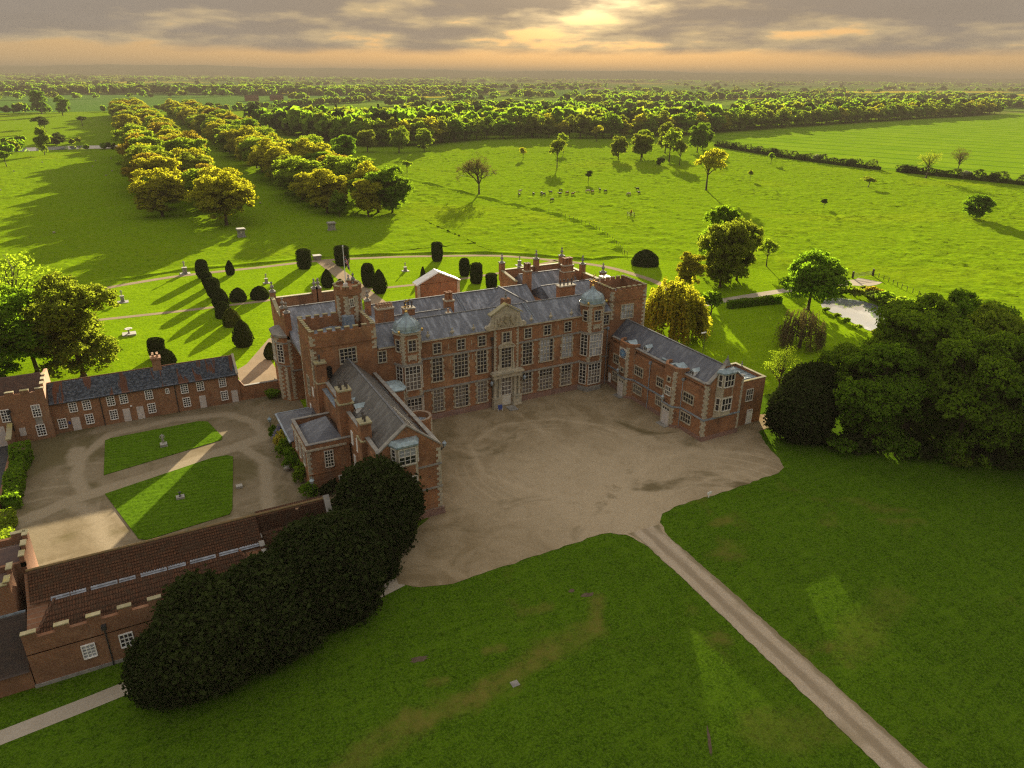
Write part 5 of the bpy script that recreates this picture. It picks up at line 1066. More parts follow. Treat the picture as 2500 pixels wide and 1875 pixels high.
chimney(SR, -0.35, 0.95, 122.3, 123.6, 5.5, 9.0, (2, 2), 'clay', BRICK2, BRICK2)
part(SR, 'chimney_flashing', lambda b: b.box(-0.5, 1.1, 122.15, 123.75, 6.35, 6.8), LEAD)
flush_panes(SR)
# ---------------------------------------------------------------- embattled block at the end of the stable range
ET = thing('embattled_block', (-20, 118.7, 0), 'brick block with battlements adjoining the end of the stable range', 'building')
Y0 = 118.73
part(ET, 'wall', lambda b: b.ext([(Y0, 0), (128, 0), (128, 7.0), (Y0, 7.0)], 'x', -30, -15.2), BRICK2)
part(ET, 'parapet', lambda b: (b.box(-30, -15.2, Y0, Y0+0.4, 7.0, 7.75), b.ext([(Y0+0.4, 7.0), (127.9, 7.0), (127.9, 8.0), (124.0, 8.6), (122.0, 8.2), (Y0+0.4, 7.75)], 'x', -15.6, -15.2)), BRICK2)
merlon_row(ET, (-29.4, Y0+0.2), (-15.2, Y0+0.2), 7.75, 8, 0.56, 0.44, 0.52, BRICK2, MOSSTONE); merlon_row(ET, (-15.4, Y0+0.9), (-15.4, 124.5), 8.0, 3, 0.5, 0.42, 0.6, BRICK2, MOSSTONE)
pantiles(ET, (-30, Y0+0.5, 7.1), (-15.7, Y0+0.5, 7.1), (-15.7, 123.6, 9.0), (-30, 123.6, 9.0), m_noise('old_tiles', (0.13, 0.075, 0.055), (0.085, 0.055, 0.045), 2.0, 0.9)); part(ET, 'rear_roof', lambda b: b.ext([(123.55, 8.9), (128, 7.0), (123.55, 6.9)], 'x', -30, -15.7), PANT)
window(ET, -16.75, Y0, 3.9, 0.95, 1.75, 3, (0.22, 0.44, 0.66), mask=lambda i, j: BLIND if j == 3 else GLASS, **SW); window(ET, -16.8, Y0, 0.75, 1.0, 1.65, 3, (0.25, 0.5, 0.75), **SW); window(ET, -20.6, Y0, 3.9, 0.95, 1.75, 3, (0.25, 0.5, 0.75), **SW)
part(ET, 'shutter', lambda b: b.box(-19.5, -18.7, Y0-0.06, Y0, 1.15, 2.45), DOORP); part(ET, 'rendered_patch', lambda b: b.box(-17.2, -16.3, Y0-0.02, Y0, 2.55, 3.75), GREYSTONE)
part(ET, 'garage_door', lambda b: b.box(-25.0, -21.2, Y0-0.06, Y0, 0.06, 3.2), DOORP); pipe(ET, -20.05, Y0-0.12, 2.2, 5.2, IRON)
flush_panes(ET)
# yard dividing wall with sloping coping
DW = thing('dividing_wall', (-20.2, 116, 0), 'low brick dividing wall with mossy sloping coping by the embattled block', 'wall')
part(DW, 'wall', lambda b: b.ext([(114.6, 0), (118.7, 0), (118.7, 3.4), (116.0, 2.7), (114.6, 2.6)], 'x', -20.6, -20.2), BRICK2); part(DW, 'coping', lambda b: b.ext([(114.5, 2.6), (116.0, 2.7), (118.72, 3.4), (118.72, 3.6), (116.0, 2.92), (114.5, 2.8)], 'x', -20.75, -20.05), MOSSTONE)
part(DW, 'wall', lambda b: b.box(-20.55, -20.25, 95, 114.6, 0, 1.2), BRICK2)
sheet('tarmac_apron', [(-40, 118.7), (-40, 90), (-20.6, 90), (-20.6, 118.7)], 0.055, TARMAC, 'dark tarmac apron in front of the pale garage door')
# garden wall between stables and house with low iron rail
GW = thing('garden_wall', (16, 120.3, 0), 'red brick garden wall linking the stables to the house bay', 'wall')
part(GW, 'wall', lambda b: (b.box(12.8, 18.3, 120.0, 120.4, 0, 2.55), b.ext([(12.0, 0), (12.8, 0), (12.8, 2.55), (12.0, 3.9)], 'y', 120.0, 120.4)), BRICK); part(GW, 'coping', lambda b: b.box(12.8, 18.3, 119.93, 120.47, 2.55, 2.65), GREYSTONE)
IR = thing('iron_railing', (16, 123.5, 0), 'low iron railing with posts on the gravel behind the garden wall', 'railing')
def rail(b):
    for z in (0.45, 0.85): b.tube((13.2, 123.2, z), (19.8, 124.2, z), 0.03, 0.03, 4)
    for k in range(23): x = 13.2+6.6*k/22; b.tube((x, 123.2+(x-13.2)/6.6, 0.05), (x, 123.2+(x-13.2)/6.6, 0.95), 0.018, 0.018, 4)
part(IR, 'rail', rail, IRON)
for x in (13.4, 16.0, 18.4): part(IR, 'post', lambda b: b.lathe((x, 123.2+(x-13.2)/6.6, 0.05), [(0.12,0),(0.12,0.9),(0.2,1.0),(0.15,1.2),(0.03,1.4)], 8), GREYSTONE)

# ---------------------------------------------------------------- service range in the near corner
NR = thing('service_range', (-3.5, 63.4, 0), 'low brick service range with red pantile roofs and battlements behind the yews', 'building')
part(NR, 'wall', lambda b: b.ext([(63.35, 0), (74.6, 0), (74.6, 4.6), (71.1, 7.2), (68.4, 5.2), (63.35, 3.7)], 'x', -14.3, 7.0), BRICK3)
part(NR, 'wall', lambda b: b.ext([(70.4, 0), (74.6, 0), (74.6, 4.6), (71.1, 7.2), (70.4, 6.4)], 'x', 7.0, 14.6), BRICK3)
pantiles(NR, (-14.0, 68.3, 5.45), (7.0, 68.3, 5.45), (7.0, 71.1, 7.45), (-14.0, 71.1, 7.45), PANT); pantiles(NR, (7.0, 70.75, 7.0-0.75), (14.4, 70.75, 6.25), (14.4, 71.9, 7.4), (7.0, 71.9, 7.4), PANT, name='pantiles')
pantiles(NR, (7.0, 69.9, 5.6), (14.4, 69.9, 5.6), (14.4, 71.1, 7.45), (7.0, 71.1, 7.45), PANT)
pantiles(NR, (14.5, 74.9, 4.55), (-14.2, 74.9, 4.55), (-14.2, 71.1, 7.45), (14.5, 71.1, 7.45), PANT)
pantiles(NR, (-14.0, 63.95, 3.95), (6.6, 63.95, 3.95), (4.6, 68.2, 5.5), (-12.0, 68.2, 5.5), PANT)
part(NR, 'roof_end', lambda b: (b.face([(-14.0, 63.95, 3.97), (-12.0, 68.2, 5.52), (-14.0, 68.4, 4.2)]), b.face([(6.6, 63.95, 3.97), (6.6, 68.4, 4.2), (4.6, 68.2, 5.52)])), PANT)
part(NR, 'hip_tiles', lambda b: (b.tube((-14.0, 63.95, 4.0), (-12.0, 68.2, 5.58), 0.13, 0.13, 6), b.tube((6.6, 63.95, 4.0), (4.6, 68.2, 5.58), 0.13, 0.13, 6)), PANT)
part(NR, 'ridge_tiles', lambda b: (b.tube((-14.1, 71.1, 7.47), (14.5, 71.1, 7.47), 0.15, 0.15, 6)), m_noise('mossy_ridge', (0.20, 0.12, 0.05), (0.13, 0.10, 0.045), 2, 0.9))
random.seed(4)
def flash(b):
    x = -12.3
    while x < 5.0:
        w = random.uniform(1.2, 2.6); b.add([(x, 68.05, 5.52), (x+w, 68.05, 5.52), (x+w, 68.45+random.uniform(0, .15), 5.66), (x, 68.45+random.uniform(0, .15), 5.66)], [(0,1,2,3)]); b.box(x, x+w*0.95, 68.2, 68.34, 5.56, 5.68); x += w+random.uniform(0.02, 0.5)
part(NR, 'lead_flashing', flash, m_noise('lead_pale', (0.30, 0.32, 0.36), (0.16, 0.17, 0.19), 2.0, 0.7))
part(NR, 'parapet', lambda b: (b.box(-14.3, 7.0, 63.35, 63.75, 3.6, 5.35), b.box(6.7, 7.1, 63.75, 70.5, 3.6, 5.3), b.box(7.1, 14.6, 70.1, 70.45, 3.5, 5.3)), BRICK3)
merlon_row(NR, (-14.3, 63.55), (7.0, 63.55), 5.35, 9, 0.44, 0.42, 0.65, BRICK3, MOSSTONE); merlon_row(NR, (6.9, 64.4), (6.9, 70.1), 5.3, 4, 0.6, 0.42, 0.5, BRICK3, GREYSTONE); merlon_row(NR, (7.4, 70.28), (13.6, 70.28), 5.3, 4, 0.55, 0.4, 0.55, BRICK3, GREYSTONE)
part(NR, 'gable_wall', lambda b: b.ext([(69.6, 0), (74.8, 0), (74.8, 4.7), (71.1, 7.6), (69.6, 5.4)], 'x', 14.4, 14.85), BRICK3); part(NR, 'gable_coping', lambda b: (b.ext([(69.5, 5.3), (71.1, 7.6), (71.1, 7.85), (69.5, 5.6)], 'x', 14.3, 14.95), b.ext([(71.1, 7.6), (74.9, 4.65), (74.9, 4.9), (71.1, 7.85)], 'x', 14.3, 14.95)), GREYSTONE)
put('chimney_pot', pot_mesh('clay'), (11.3, 70.9, 6.6), NR)
window(NR, -9.7, 63.35, 1.65, 0.95, 1.35, 3, (0.25, 0.5, 0.75), glass=BLIND, **SW); window(NR, -6.6, 63.35, 1.65, 1.0, 1.35, 3, (0.33, 0.66), **SW); window(NR, -2.2, 63.35, 1.65, 1.0, 1.35, 3, (0.33, 0.66), **SW); window(NR, 2.4, 63.35, 1.65, 1.0, 1.35, 3, (0.33, 0.66), **SW)
pipe(NR, -8.1, 63.2, 0, 4.3, IRON); pipe(NR, -0.4, 63.2, 0, 5.6, IRON, False)
for x in (-10, -5, 0, 5, 10): window(NR, x, 74.6, 1.0, 0.95, 1.5, 3, (0.33, 0.66), (0, 1), **SW)
part(NR, 'plinth', lambda b: b.box(-14.4, 7.1, 63.22, 63.35, 0, 0.35), GREYSTONE)
flush_panes(NR)
ST2 = thing('service_tower', (-20, 72, 0), 'embattled brick tower at the picture edge with one sunlit orange face', 'tower')
part(ST2, 'wall', lambda b: (b.box(-30, -14.2, 72.4, 77.4, 0, 7.2), b.box(-30, -15.1, 68.6, 72.4, 0, 7.0)), BRICK3)
part(ST2, 'parapet', lambda b: (b.box(-30, -14.2, 77.0, 77.4, 7.2, 7.9), b.box(-14.6, -14.2, 72.4, 77.0, 7.2, 7.9), b.box(-30, -14.2, 72.4, 72.75, 7.2, 7.7), b.box(-15.5, -15.1, 68.6, 72.4, 7.0, 7.8), b.box(-30, -15.5, 68.6, 69.0, 7.0, 7.6)), BRICK3)
merlon_row(ST2, (-14.4, 72.5), (-14.4, 77.3), 7.9, 3, 0.5, 0.42, 0.55, BRICK3, MOSSTONE); merlon_row(ST2, (-28, 77.2), (-14.4, 77.2), 7.9, 6, 0.5, 0.42, 0.55, BRICK3, MOSSTONE); merlon_row(ST2, (-15.3, 68.7), (-15.3, 71.9), 7.8, 2, 0.5, 0.42, 0.55, BRICK3, MOSSTONE); merlon_row(ST2, (-27, 68.8), (-15.3, 68.8), 7.6, 4, 0.5, 0.42, 0.55, BRICK3, MOSSTONE)
part(ST2, 'roof', lambda b: (b.ext([(72.8, 7.2), (76.9, 7.2), (74.9, 8.2)], 'x', -30, -14.7), b.box(-30, -15.6, 69.1, 72.3, 7.0, 7.1)), m_noise('tower_roof', (0.12, 0.075, 0.06), (0.08, 0.055, 0.05), 1.0, 0.9))
LR = thing('lean_to_shed', (-20, 64, 0), 'brick lean-to with dark tiled roof at the end of the service range', 'shed')
part(LR, 'wall', lambda b: b.ext([(63.4, 0), (68.5, 0), (68.5, 4.6), (63.4, 1.95)], 'x', -32, -14.4), BRICK3); pantiles(LR, (-32, 63.15, 2.0), (-14.45, 63.15, 2.0), (-14.45, 68.5, 4.8), (-32, 68.5, 4.8), m_noise('dark_tiles', (0.075, 0.052, 0.042), (0.05, 0.04, 0.036), 2.0, 0.85)); part(LR, 'lead_flashing', lambda b: b.box(-32, -14.5, 68.4, 68.6, 4.75, 4.95), LEAD)
# ---------------------------------------------------------------- vegetation
def m_leaf(name, a, b, trans=0.45, tcol=None, hue=0.35):
    global NT
    m = bpy.data.materials.new(name); m.use_nodes = True; NT = m.node_tree; NT.nodes.clear()
    o = N('ShaderNodeOutputMaterial'); g = N('ShaderNodeNewGeometry'); oi = N('ShaderNodeObjectInfo').outputs['Random']
    isl = g.outputs['Random Per Island']
    col = MIX(MATH('ADD', MATH('MULTIPLY', isl, 1-hue), MATH('MULTIPLY', oi, hue)), a, b)
    df = N('ShaderNodeBsdfDiffuse'); L(col, df.inputs[0]); tr = N('ShaderNodeBsdfTranslucent')
    tc_ = tcol or tuple(min(1, x*k) for x, k in zip(b, (1.35, 1.45, 0.5)))
    L(MIX(0.7, col, tc_), tr.inputs[0])
    mx = N('ShaderNodeMixShader'); mx.inputs[0].default_value = trans; L(df.outputs[0], mx.inputs[1]); L(tr.outputs[0], mx.inputs[2]); L(mx.outputs[0], o.inputs[0])
    return m
LEAF = {
 'green': m_leaf('leaf_green', (0.085, 0.150, 0.010), (0.165, 0.245, 0.017), 0.58),
 'deep': m_leaf('leaf_deep_green', (0.075, 0.145, 0.010), (0.145, 0.235, 0.016), 0.58),
 'lime': m_leaf('leaf_lime', (0.129, 0.190, 0.016), (0.213, 0.275, 0.022), 0.58),
 'gold': m_leaf('leaf_gold', (0.221, 0.221, 0.016), (0.321, 0.298, 0.022), 0.58),
 'olive': m_leaf('leaf_olive', (0.107, 0.140, 0.016), (0.176, 0.201, 0.022), 0.58),
 'bronze': m_leaf('leaf_bronze', (0.183, 0.145, 0.018), (0.275, 0.206, 0.024), 0.58),
 'willow': m_leaf('leaf_willow', (0.20, 0.19, 0.016), (0.29, 0.265, 0.022), 0.5),
 'yew': m_leaf('leaf_yew', (0.012, 0.019, 0.006), (0.034, 0.046, 0.011), 0.2),
 'yewgold': m_leaf('leaf_yew_gold', (0.035, 0.045, 0.008), (0.07, 0.08, 0.012), 0.3),
 'white': m_leaf('leaf_blossom', (0.30, 0.31, 0.22), (0.14, 0.16, 0.07), 0.4),
 'haw': m_leaf('leaf_hedge', (0.035, 0.055, 0.012), (0.065, 0.09, 0.018), 0.35),
 'conifer': m_leaf('leaf_conifer', (0.014, 0.028, 0.012), (0.028, 0.045, 0.016), 0.2),
 'twig': m_leaf('bare_twigs', (0.085, 0.07, 0.035), (0.13, 0.105, 0.045), 0.2),
 'wist': m_leaf('wisteria', (0.22, 0.20, 0.34), (0.30, 0.28, 0.42), 0.4), 'rose': m_leaf('yellow_flower', (0.42, 0.36, 0.04), (0.35, 0.30, 0.04), 0.4),
}
BARK = m_noise('bark', (0.085, 0.062, 0.042), (0.05, 0.038, 0.027), 2.5, 0.95)
def leafquads(C, Nn, size, rng, asp=1.0, flat=0.55):
    """C centres, Nn preferred normals -> quads"""
    n = len(C); r = rng.normal(size=(n, 3)); nn = Nn*flat+r*(1-flat)*0.9; nn /= np.linalg.norm(nn, axis=1)[:, None]+1e-9
    t = np.cross(nn, rng.normal(size=(n, 3))); t /= np.linalg.norm(t, axis=1)[:, None]+1e-9; b = np.cross(nn, t)
    s = (size*rng.uniform(0.6, 1.35, n))[:, None]
    V = np.stack([C-t*s-b*s*asp, C+t*s-b*s*asp*0.6, C+t*s*0.7+b*s*asp, C-t*s*0.8+b*s*asp*0.7], 1).reshape(-1, 3)
    return V, np.arange(n*4).reshape(-1, 4)
def sph(n, rng):
    d = rng.normal(size=(n, 3)); return d/np.linalg.norm(d, axis=1)[:, None]
def crown_mesh(name, seed, rx, rz, zc, lobes, lobe_r, clumps, leaves, clump_r, leaf, mat_, low=-0.55, top=1.0, shape=None):
    rng = np.random.default_rng(seed); C, Nn = [], []; LC = []
    for k in range(lobes):
        d = sph(1, rng)[0]; 
        if d[2] < low: d[2] = abs(d[2])*0.6
        f = rng.uniform(0.45, 0.8) if k > 2 else rng.uniform(0, 0.35)
        c = np.array([d[0]*rx*f, d[1]*rx*f, zc+d[2]*rz*f*top])
        if shape: c = shape(c)
        LC.append((c, lobe_r*rng.uniform(0.7, 1.2)))
    for c, r in LC:
        dd = sph(clumps, rng); dd[:, 2] = np.where(dd[:, 2] < -0.35, -dd[:, 2]*0.7, dd[:, 2])
        cc = c+dd*r*rng.uniform(0.72, 1.05, (clumps, 1))*np.array([1, 1, 0.85])
        for q, qd in zip(cc, dd):
            l = sph(leaves, rng)*rng.uniform(0.25, 1.0, (leaves, 1))**0.6*clump_r*rng.uniform(0.7, 1.25)*np.array([1.15, 1.15, 0.7])
            C.append(q+l); Nn.append(0.5*qd+0.5*l/(np.linalg.norm(l, axis=1)[:, None]+1e-6)+np.array([0, 0, 0.35]))
    C = np.concatenate(C); Nn = np.concatenate(Nn); C[:, 2] = np.maximum(C[:, 2], 0.25)
    V, F = leafquads(C, Nn, leaf, rng)
    return arr_mesh(name, V, F, mat_), LC
def trunk_mesh(name, LC, h, r, seed, fork=0.3, mat_=None, extra=0):
    rng = random.Random(seed); mb = MB(); base = Vector((0, 0, -0.15)); fk = Vector((rng.uniform(-.3, .3), rng.uniform(-.3, .3), h*fork))
    mb.tube(base, Vector((0, 0, 0.5)), r*1.5, r*1.05, 8); mb.tube(Vector((0, 0, 0.5)), fk, r*1.05, r*0.8, 8)
    top = Vector((0, 0, h*0.78)); mb.tube(fk, top, r*0.75, r*0.18, 7)
    for c, lr in LC:
        c = Vector(c); t = min(0.9, max(0.05, (c.z*0.6-fk.z)/(top.z-fk.z+1e-6))); s = fk.lerp(top, t); mid = s.lerp(c, 0.5)+Vector((rng.uniform(-.5, .5), rng.uniform(-.5, .5), rng.uniform(0, .8)))
        mb.tube(s, mid, r*0.42*(1-t*0.5), r*0.25, 6); mb.tube(mid, c, r*0.25, r*0.07, 5)
        for k in range(2+extra):
            e = c+Vector((rng.uniform(-1, 1), rng.uniform(-1, 1), rng.uniform(-0.3, 1)))*lr*0.9; q = mid.lerp(c, rng.uniform(0.2, 0.8)); mb.tube(q, e, r*0.12, r*0.03, 4)
    return mb.mesh(name, mat_ or BARK)
TREES = {}   # kind -> list of (trunk mesh, crown mesh, nominal height)
def reg(kind, h, n, seed, **k):
    out = []
    tr = k.pop('tr', 0.42); fork = k.pop('fork', 0.28)
    for i in range(n):
        cm, LC = crown_mesh('crown', seed+i, mat_=LEAF['green'], **k); out.append((trunk_mesh('trunk', LC, h, tr, seed+i, fork), cm, h))
    TREES[kind] = out
reg('park', 18, 5, 100, rx=7.6, rz=8.6, zc=9.4, lobes=30, lobe_r=2.9, clumps=28, leaves=30, clump_r=0.95, leaf=0.215, low=-0.95)
reg('near', 20, 4, 200, rx=8.6, rz=10.2, zc=9.7, lobes=36, lobe_r=2.9, clumps=44, leaves=30, clump_r=0.8, leaf=0.175, low=-0.99)
reg('wood', 16, 4, 300, rx=5.8, rz=7.6, zc=7.8, lobes=14, lobe_r=2.6, clumps=15, leaves=14, clump_r=1.1, leaf=0.38, low=-0.95, tr=0.35)
reg('open', 18, 2, 400, rx=8.0, rz=6.8, zc=11.2, lobes=22, lobe_r=2.2, clumps=15, leaves=9, clump_r=0.95, leaf=0.30, fork=0.24)
reg('thin', 18, 2, 430, rx=7.6, rz=7.0, zc=10.8, lobes=26, lobe_r=2.3, clumps=12, leaves=6, clump_r=1.1, leaf=0.15, fork=0.2)
reg('small', 5, 2, 460, rx=2.0, rz=1.9, zc=3.1, lobes=9, lobe_r=0.9, clumps=16, leaves=9, clump_r=0.4, leaf=0.14, tr=0.12)
reg('bush', 2, 3, 520, rx=1.2, rz=0.9, zc=0.9, lobes=7, lobe_r=0.7, clumps=18, leaves=8, clump_r=0.3, leaf=0.12, low=-1.0, tr=0.05)
reg('broad', 15, 1, 540, rx=8.0, rz=6.8, zc=7.2, lobes=30, lobe_r=2.7, clumps=34, leaves=18, clump_r=0.9, leaf=0.22, low=-0.95)
def yew_mesh(seed, n=2600, k=11):
    """dense rounded yew mound reaching the ground"""
    rg = np.random.default_rng(seed); d = sph(n, rg); d[:, 2] = np.where(d[:, 2] < -0.75, -d[:, 2], d[:, 2])
    lob = sph(60, rg); pw = np.concatenate([rg.uniform(0.08, 0.26, 12), rg.uniform(0.02, 0.10, 48)]); sh_ = np.concatenate([np.full(12, 9.0), np.full(48, 40.0)]); rr = np.ones(n)
    rr *= 0.86
    for l, w, q_ in zip(lob, pw, sh_): rr += w*np.exp(-(1-d@l)*q_)
    c = np.stack([d[:, 0]*5.1*rr, d[:, 1]*5.1*rr, 5.4+d[:, 2]*6.0*rr], 1); lowm = c[:, 2] < 2.5; c[lowm, 0:2] *= (1.0+0.05*(2.5-c[lowm, 2]))[:, None]; c[:, 2] = np.maximum(c[:, 2], 0.2)
    C = np.repeat(c, k, 0)+rg.normal(0, 0.40, (n*k, 3)); V, F = leafquads(C, np.repeat(d, k, 0)+np.array([0, 0, 0.3]), 0.165, rg, 1.3, 0.4); C[:, 2] = np.maximum(C[:, 2], 0.1)
    return arr_mesh('crown', V, F, LEAF['yew']), [(np.array([a*2.2, b*2.2, 6.5]), 1.5) for a, b in ((1, 0), (-1, 0.4), (0, -1), (0.3, 1))]
TREES['yewtree'] = []
for i_ in range(3):
    ym, yl = yew_mesh(480+i_); TREES['yewtree'].append((trunk_mesh('trunk', yl, 12, 0.55, i_, 0.2), ym, 12))
def conifer_mesh(seed):
    rng = np.random.default_rng(seed); C, Nn = [], []
    for k in range(150):
        z = 1.5+14*(k/150)**0.85; r = (1-(z-1.5)/15.2)*2.6+0.15; a = rng.uniform(0, 2*PI); n = 9
        rad = r*rng.uniform(0.3, 1.05, n); C.append(np.stack([rad*math.cos(a), rad*math.sin(a), z-rad*0.35+rng.normal(0, .12, n)], 1)); Nn.append(np.tile([math.cos(a)*0.5, math.sin(a)*0.5, 0.8], (n, 1)))
    V, F = leafquads(np.concatenate(C), np.concatenate(Nn), 0.5, rng); return arr_mesh('crown', V, F, LEAF['conifer'])
TREES['conifer'] = [(MB().tube((0,0,-0.1), (0,0,14), 0.28, 0.04, 6).mesh('trunk', BARK), conifer_mesh(7+i), 16) for i in range(2)]
def willow_mesh(seed, bare=False):
    rng = np.random.default_rng(seed); C, Nn = [], []; LC = []
    for k in range(130 if not bare else 55):
        d = sph(1, rng)[0]; d[2] = abs(d[2]); top = np.array([d[0]*5.9, d[1]*5.9, 4.6+d[2]*7.2]); LC.append((top*np.array([.8, .8, .92]), 0.8))
        for s in range(8):
            p = top*np.array([1, 1, 1])*rng.uniform(0.72, 1.0)+rng.normal(0, 0.5, 3); ln = rng.uniform(1.2, 3.6)*(0.6+0.6*math.hypot(d[0], d[1]))*(1.9 if bare else 1.0); n = int(ln*(6.5 if not bare else 8))
            t = np.linspace(0, 1, n)[:, None]; out = np.array([d[0], d[1], 0])
            q = p+out*(0.9*t**0.7)+np.array([0, 0, -1])*ln*t**1.25+rng.normal(0, 0.09, (n, 3)); q = q[q[:, 2] > 0.7]
            C.append(q); Nn.append(np.tile(out+np.array([0, 0, 0.1]), (len(q), 1)))
    V, F = leafquads(np.concatenate(C), np.concatenate(Nn), 0.15 if not bare else 0.085, rng, 1.9, 0.4)
    return arr_mesh('crown', V, F, LEAF['gold']), LC
wm, LCw = willow_mesh(31); TREES['willow'] = [(trunk_mesh('trunk', LCw[::5], 12, 0.4, 5, 0.25, None, 0), wm, 12)]
wm, LCw = willow_mesh(37, True); TREES['weepbare'] = [(trunk_mesh('trunk', LCw[::3], 12, 0.5, 6, 0.2, None, 2), wm, 12)]
def bare_tree(seed, h=18):
    """a leafless spreading oak: recursive limbs and fine twigs"""
    rng = random.Random(seed); mb = MB(); C = []
    def grow(p, d, ln, r, lev):
        e = p+d*ln; mb.tube(p, e, r, r*0.68, 6 if lev < 2 else 4)
        if lev >= 6: C.append(e); return
        for k in range(3 if lev in (1, 2) else 2 + (lev == 0)*3):
            a = Vector((rng.gauss(0, 1), rng.gauss(0, 1), rng.gauss(0, 0.7))).normalized(); nd = (d*0.85+a*(0.72 if lev else 0.85)+Vector((0, 0, 0.10))).normalized()
            grow(e, nd, ln*rng.uniform(0.66, 0.85), r*0.62, lev+1)
    grow(Vector((0, 0, -0.1)), Vector((0, 0, 1)), h*0.24, 0.5, 0)
    C = np.array([tuple(c) for c in C]); rn = np.random.default_rng(seed); P = np.repeat(C, 9, 0)+rn.normal(0, 0.5, (len(C)*9, 3))
    V, F = leafquads(P, sph(len(P), rn), 0.1, rn, 2.2, 0.2)
    return mb.mesh('trunk', BARK), arr_mesh('crown', V, F, LEAF['twig']), h
TREES['bare'] = [bare_tree(8)]
TCOUNT = {}
def tree(kind, x, y, h, col, label, name='tree', group=None, var=None, wide=1.0, z=0.0, cat='tree'):
    T = TREES[kind]; i = (TCOUNT.get(kind, 0) if var is None else var) % len(T); TCOUNT[kind] = TCOUNT.get(kind, 0)+1
    tm, cm, hn = T[i]; s = h/hn
    e = thing(name, (x, y, z), label, cat, group); e.rotation_euler = (0, 0, random.uniform(0, 2*PI)); e.scale = (s*wide, s*wide, s)
    for nm, me in (('trunk', tm), ('crown', cm)):
        o = bpy.data.objects.new(nm, me); COL.objects.link(o); o.parent = e
        if nm == 'crown' and col is not None: o.material_slots[0].link = 'OBJECT'; o.material_slots[0].material = LEAF[col]
    return e
random.seed(21)
ORD = ['first', 'second', 'third', 'fourth', 'fifth', 'sixth', 'seventh', 'eighth', 'ninth', 'tenth', 'eleventh', 'twelfth', 'thirteenth', 'fourteenth', 'fifteenth', 'sixteenth', 'seventeenth', 'eighteenth', 'nineteenth', 'twentieth'] + ['%dth' % k if k % 10 not in (1, 2, 3) else '%d%s' % (k, {1: 'st', 2: 'nd', 3: 'rd'}[k % 10]) for k in range(21, 200)]
# --- the avenue: two double rows
AV = 'trees of the double avenue'
def row(xs, ys, side, rowname, cols):
    for k, y in enumerate(ys):
        c = cols[k % len(cols)]; x = xs+random.uniform(-1.6, 1.6); cw = {'gold': 'golden', 'bronze': 'bronze', 'olive': 'olive', 'lime': 'yellow-green', 'green': 'green'}[c]
        tree('park', x, y+random.uniform(-2, 2), random.uniform(15.0, 21.5), c, '%s %s tree from the house in the %s row of the %s avenue strip' % (ORD[k], cw, rowname, side), 'avenue_tree', AV, wide=random.uniform(1.1, 1.5))
row(32.5, list(np.arange(281, 570, 18))+list(np.arange(610, 1120, 22)), 'lakeside', 'inner', ['gold', 'gold', 'lime', 'lime', 'bronze', 'olive'])
row(13.5, list(np.arange(310, 570, 18))+list(np.arange(615, 1120, 22)), 'lakeside', 'outer', ['gold', 'lime', 'gold', 'bronze', 'olive', 'lime'])
row(70.5, list(np.arange(290, 475, 18))+list(np.arange(500, 1100, 21)), 'pasture-side', 'inner', ['gold', 'gold', 'lime', 'lime', 'olive'])
row(90.0, list(np.arange(284, 475, 18))+list(np.arange(505, 1100, 21)), 'pasture-side', 'outer', ['green', 'gold', 'lime', 'lime', 'bronze'])
tree('park', 83, 277, 14.5, 'gold', 'rounded golden tree at the house end of the pasture-side avenue strip', 'avenue_tree', AV); tree('near', 94.5, 282, 19, 'green', 'dark green tree ending the pasture-side avenue strip by the pasture', 'avenue_tree', AV); tree('park', 72.8, 281, 10, 'green', 'short dark green tree under the pasture-side avenue strip', 'avenue_tree', AV, wide=0.8)
tree('near', 118, 436, 20, 'deep', 'tall dark green tree beside the pasture-side avenue strip', 'parkland_tree')
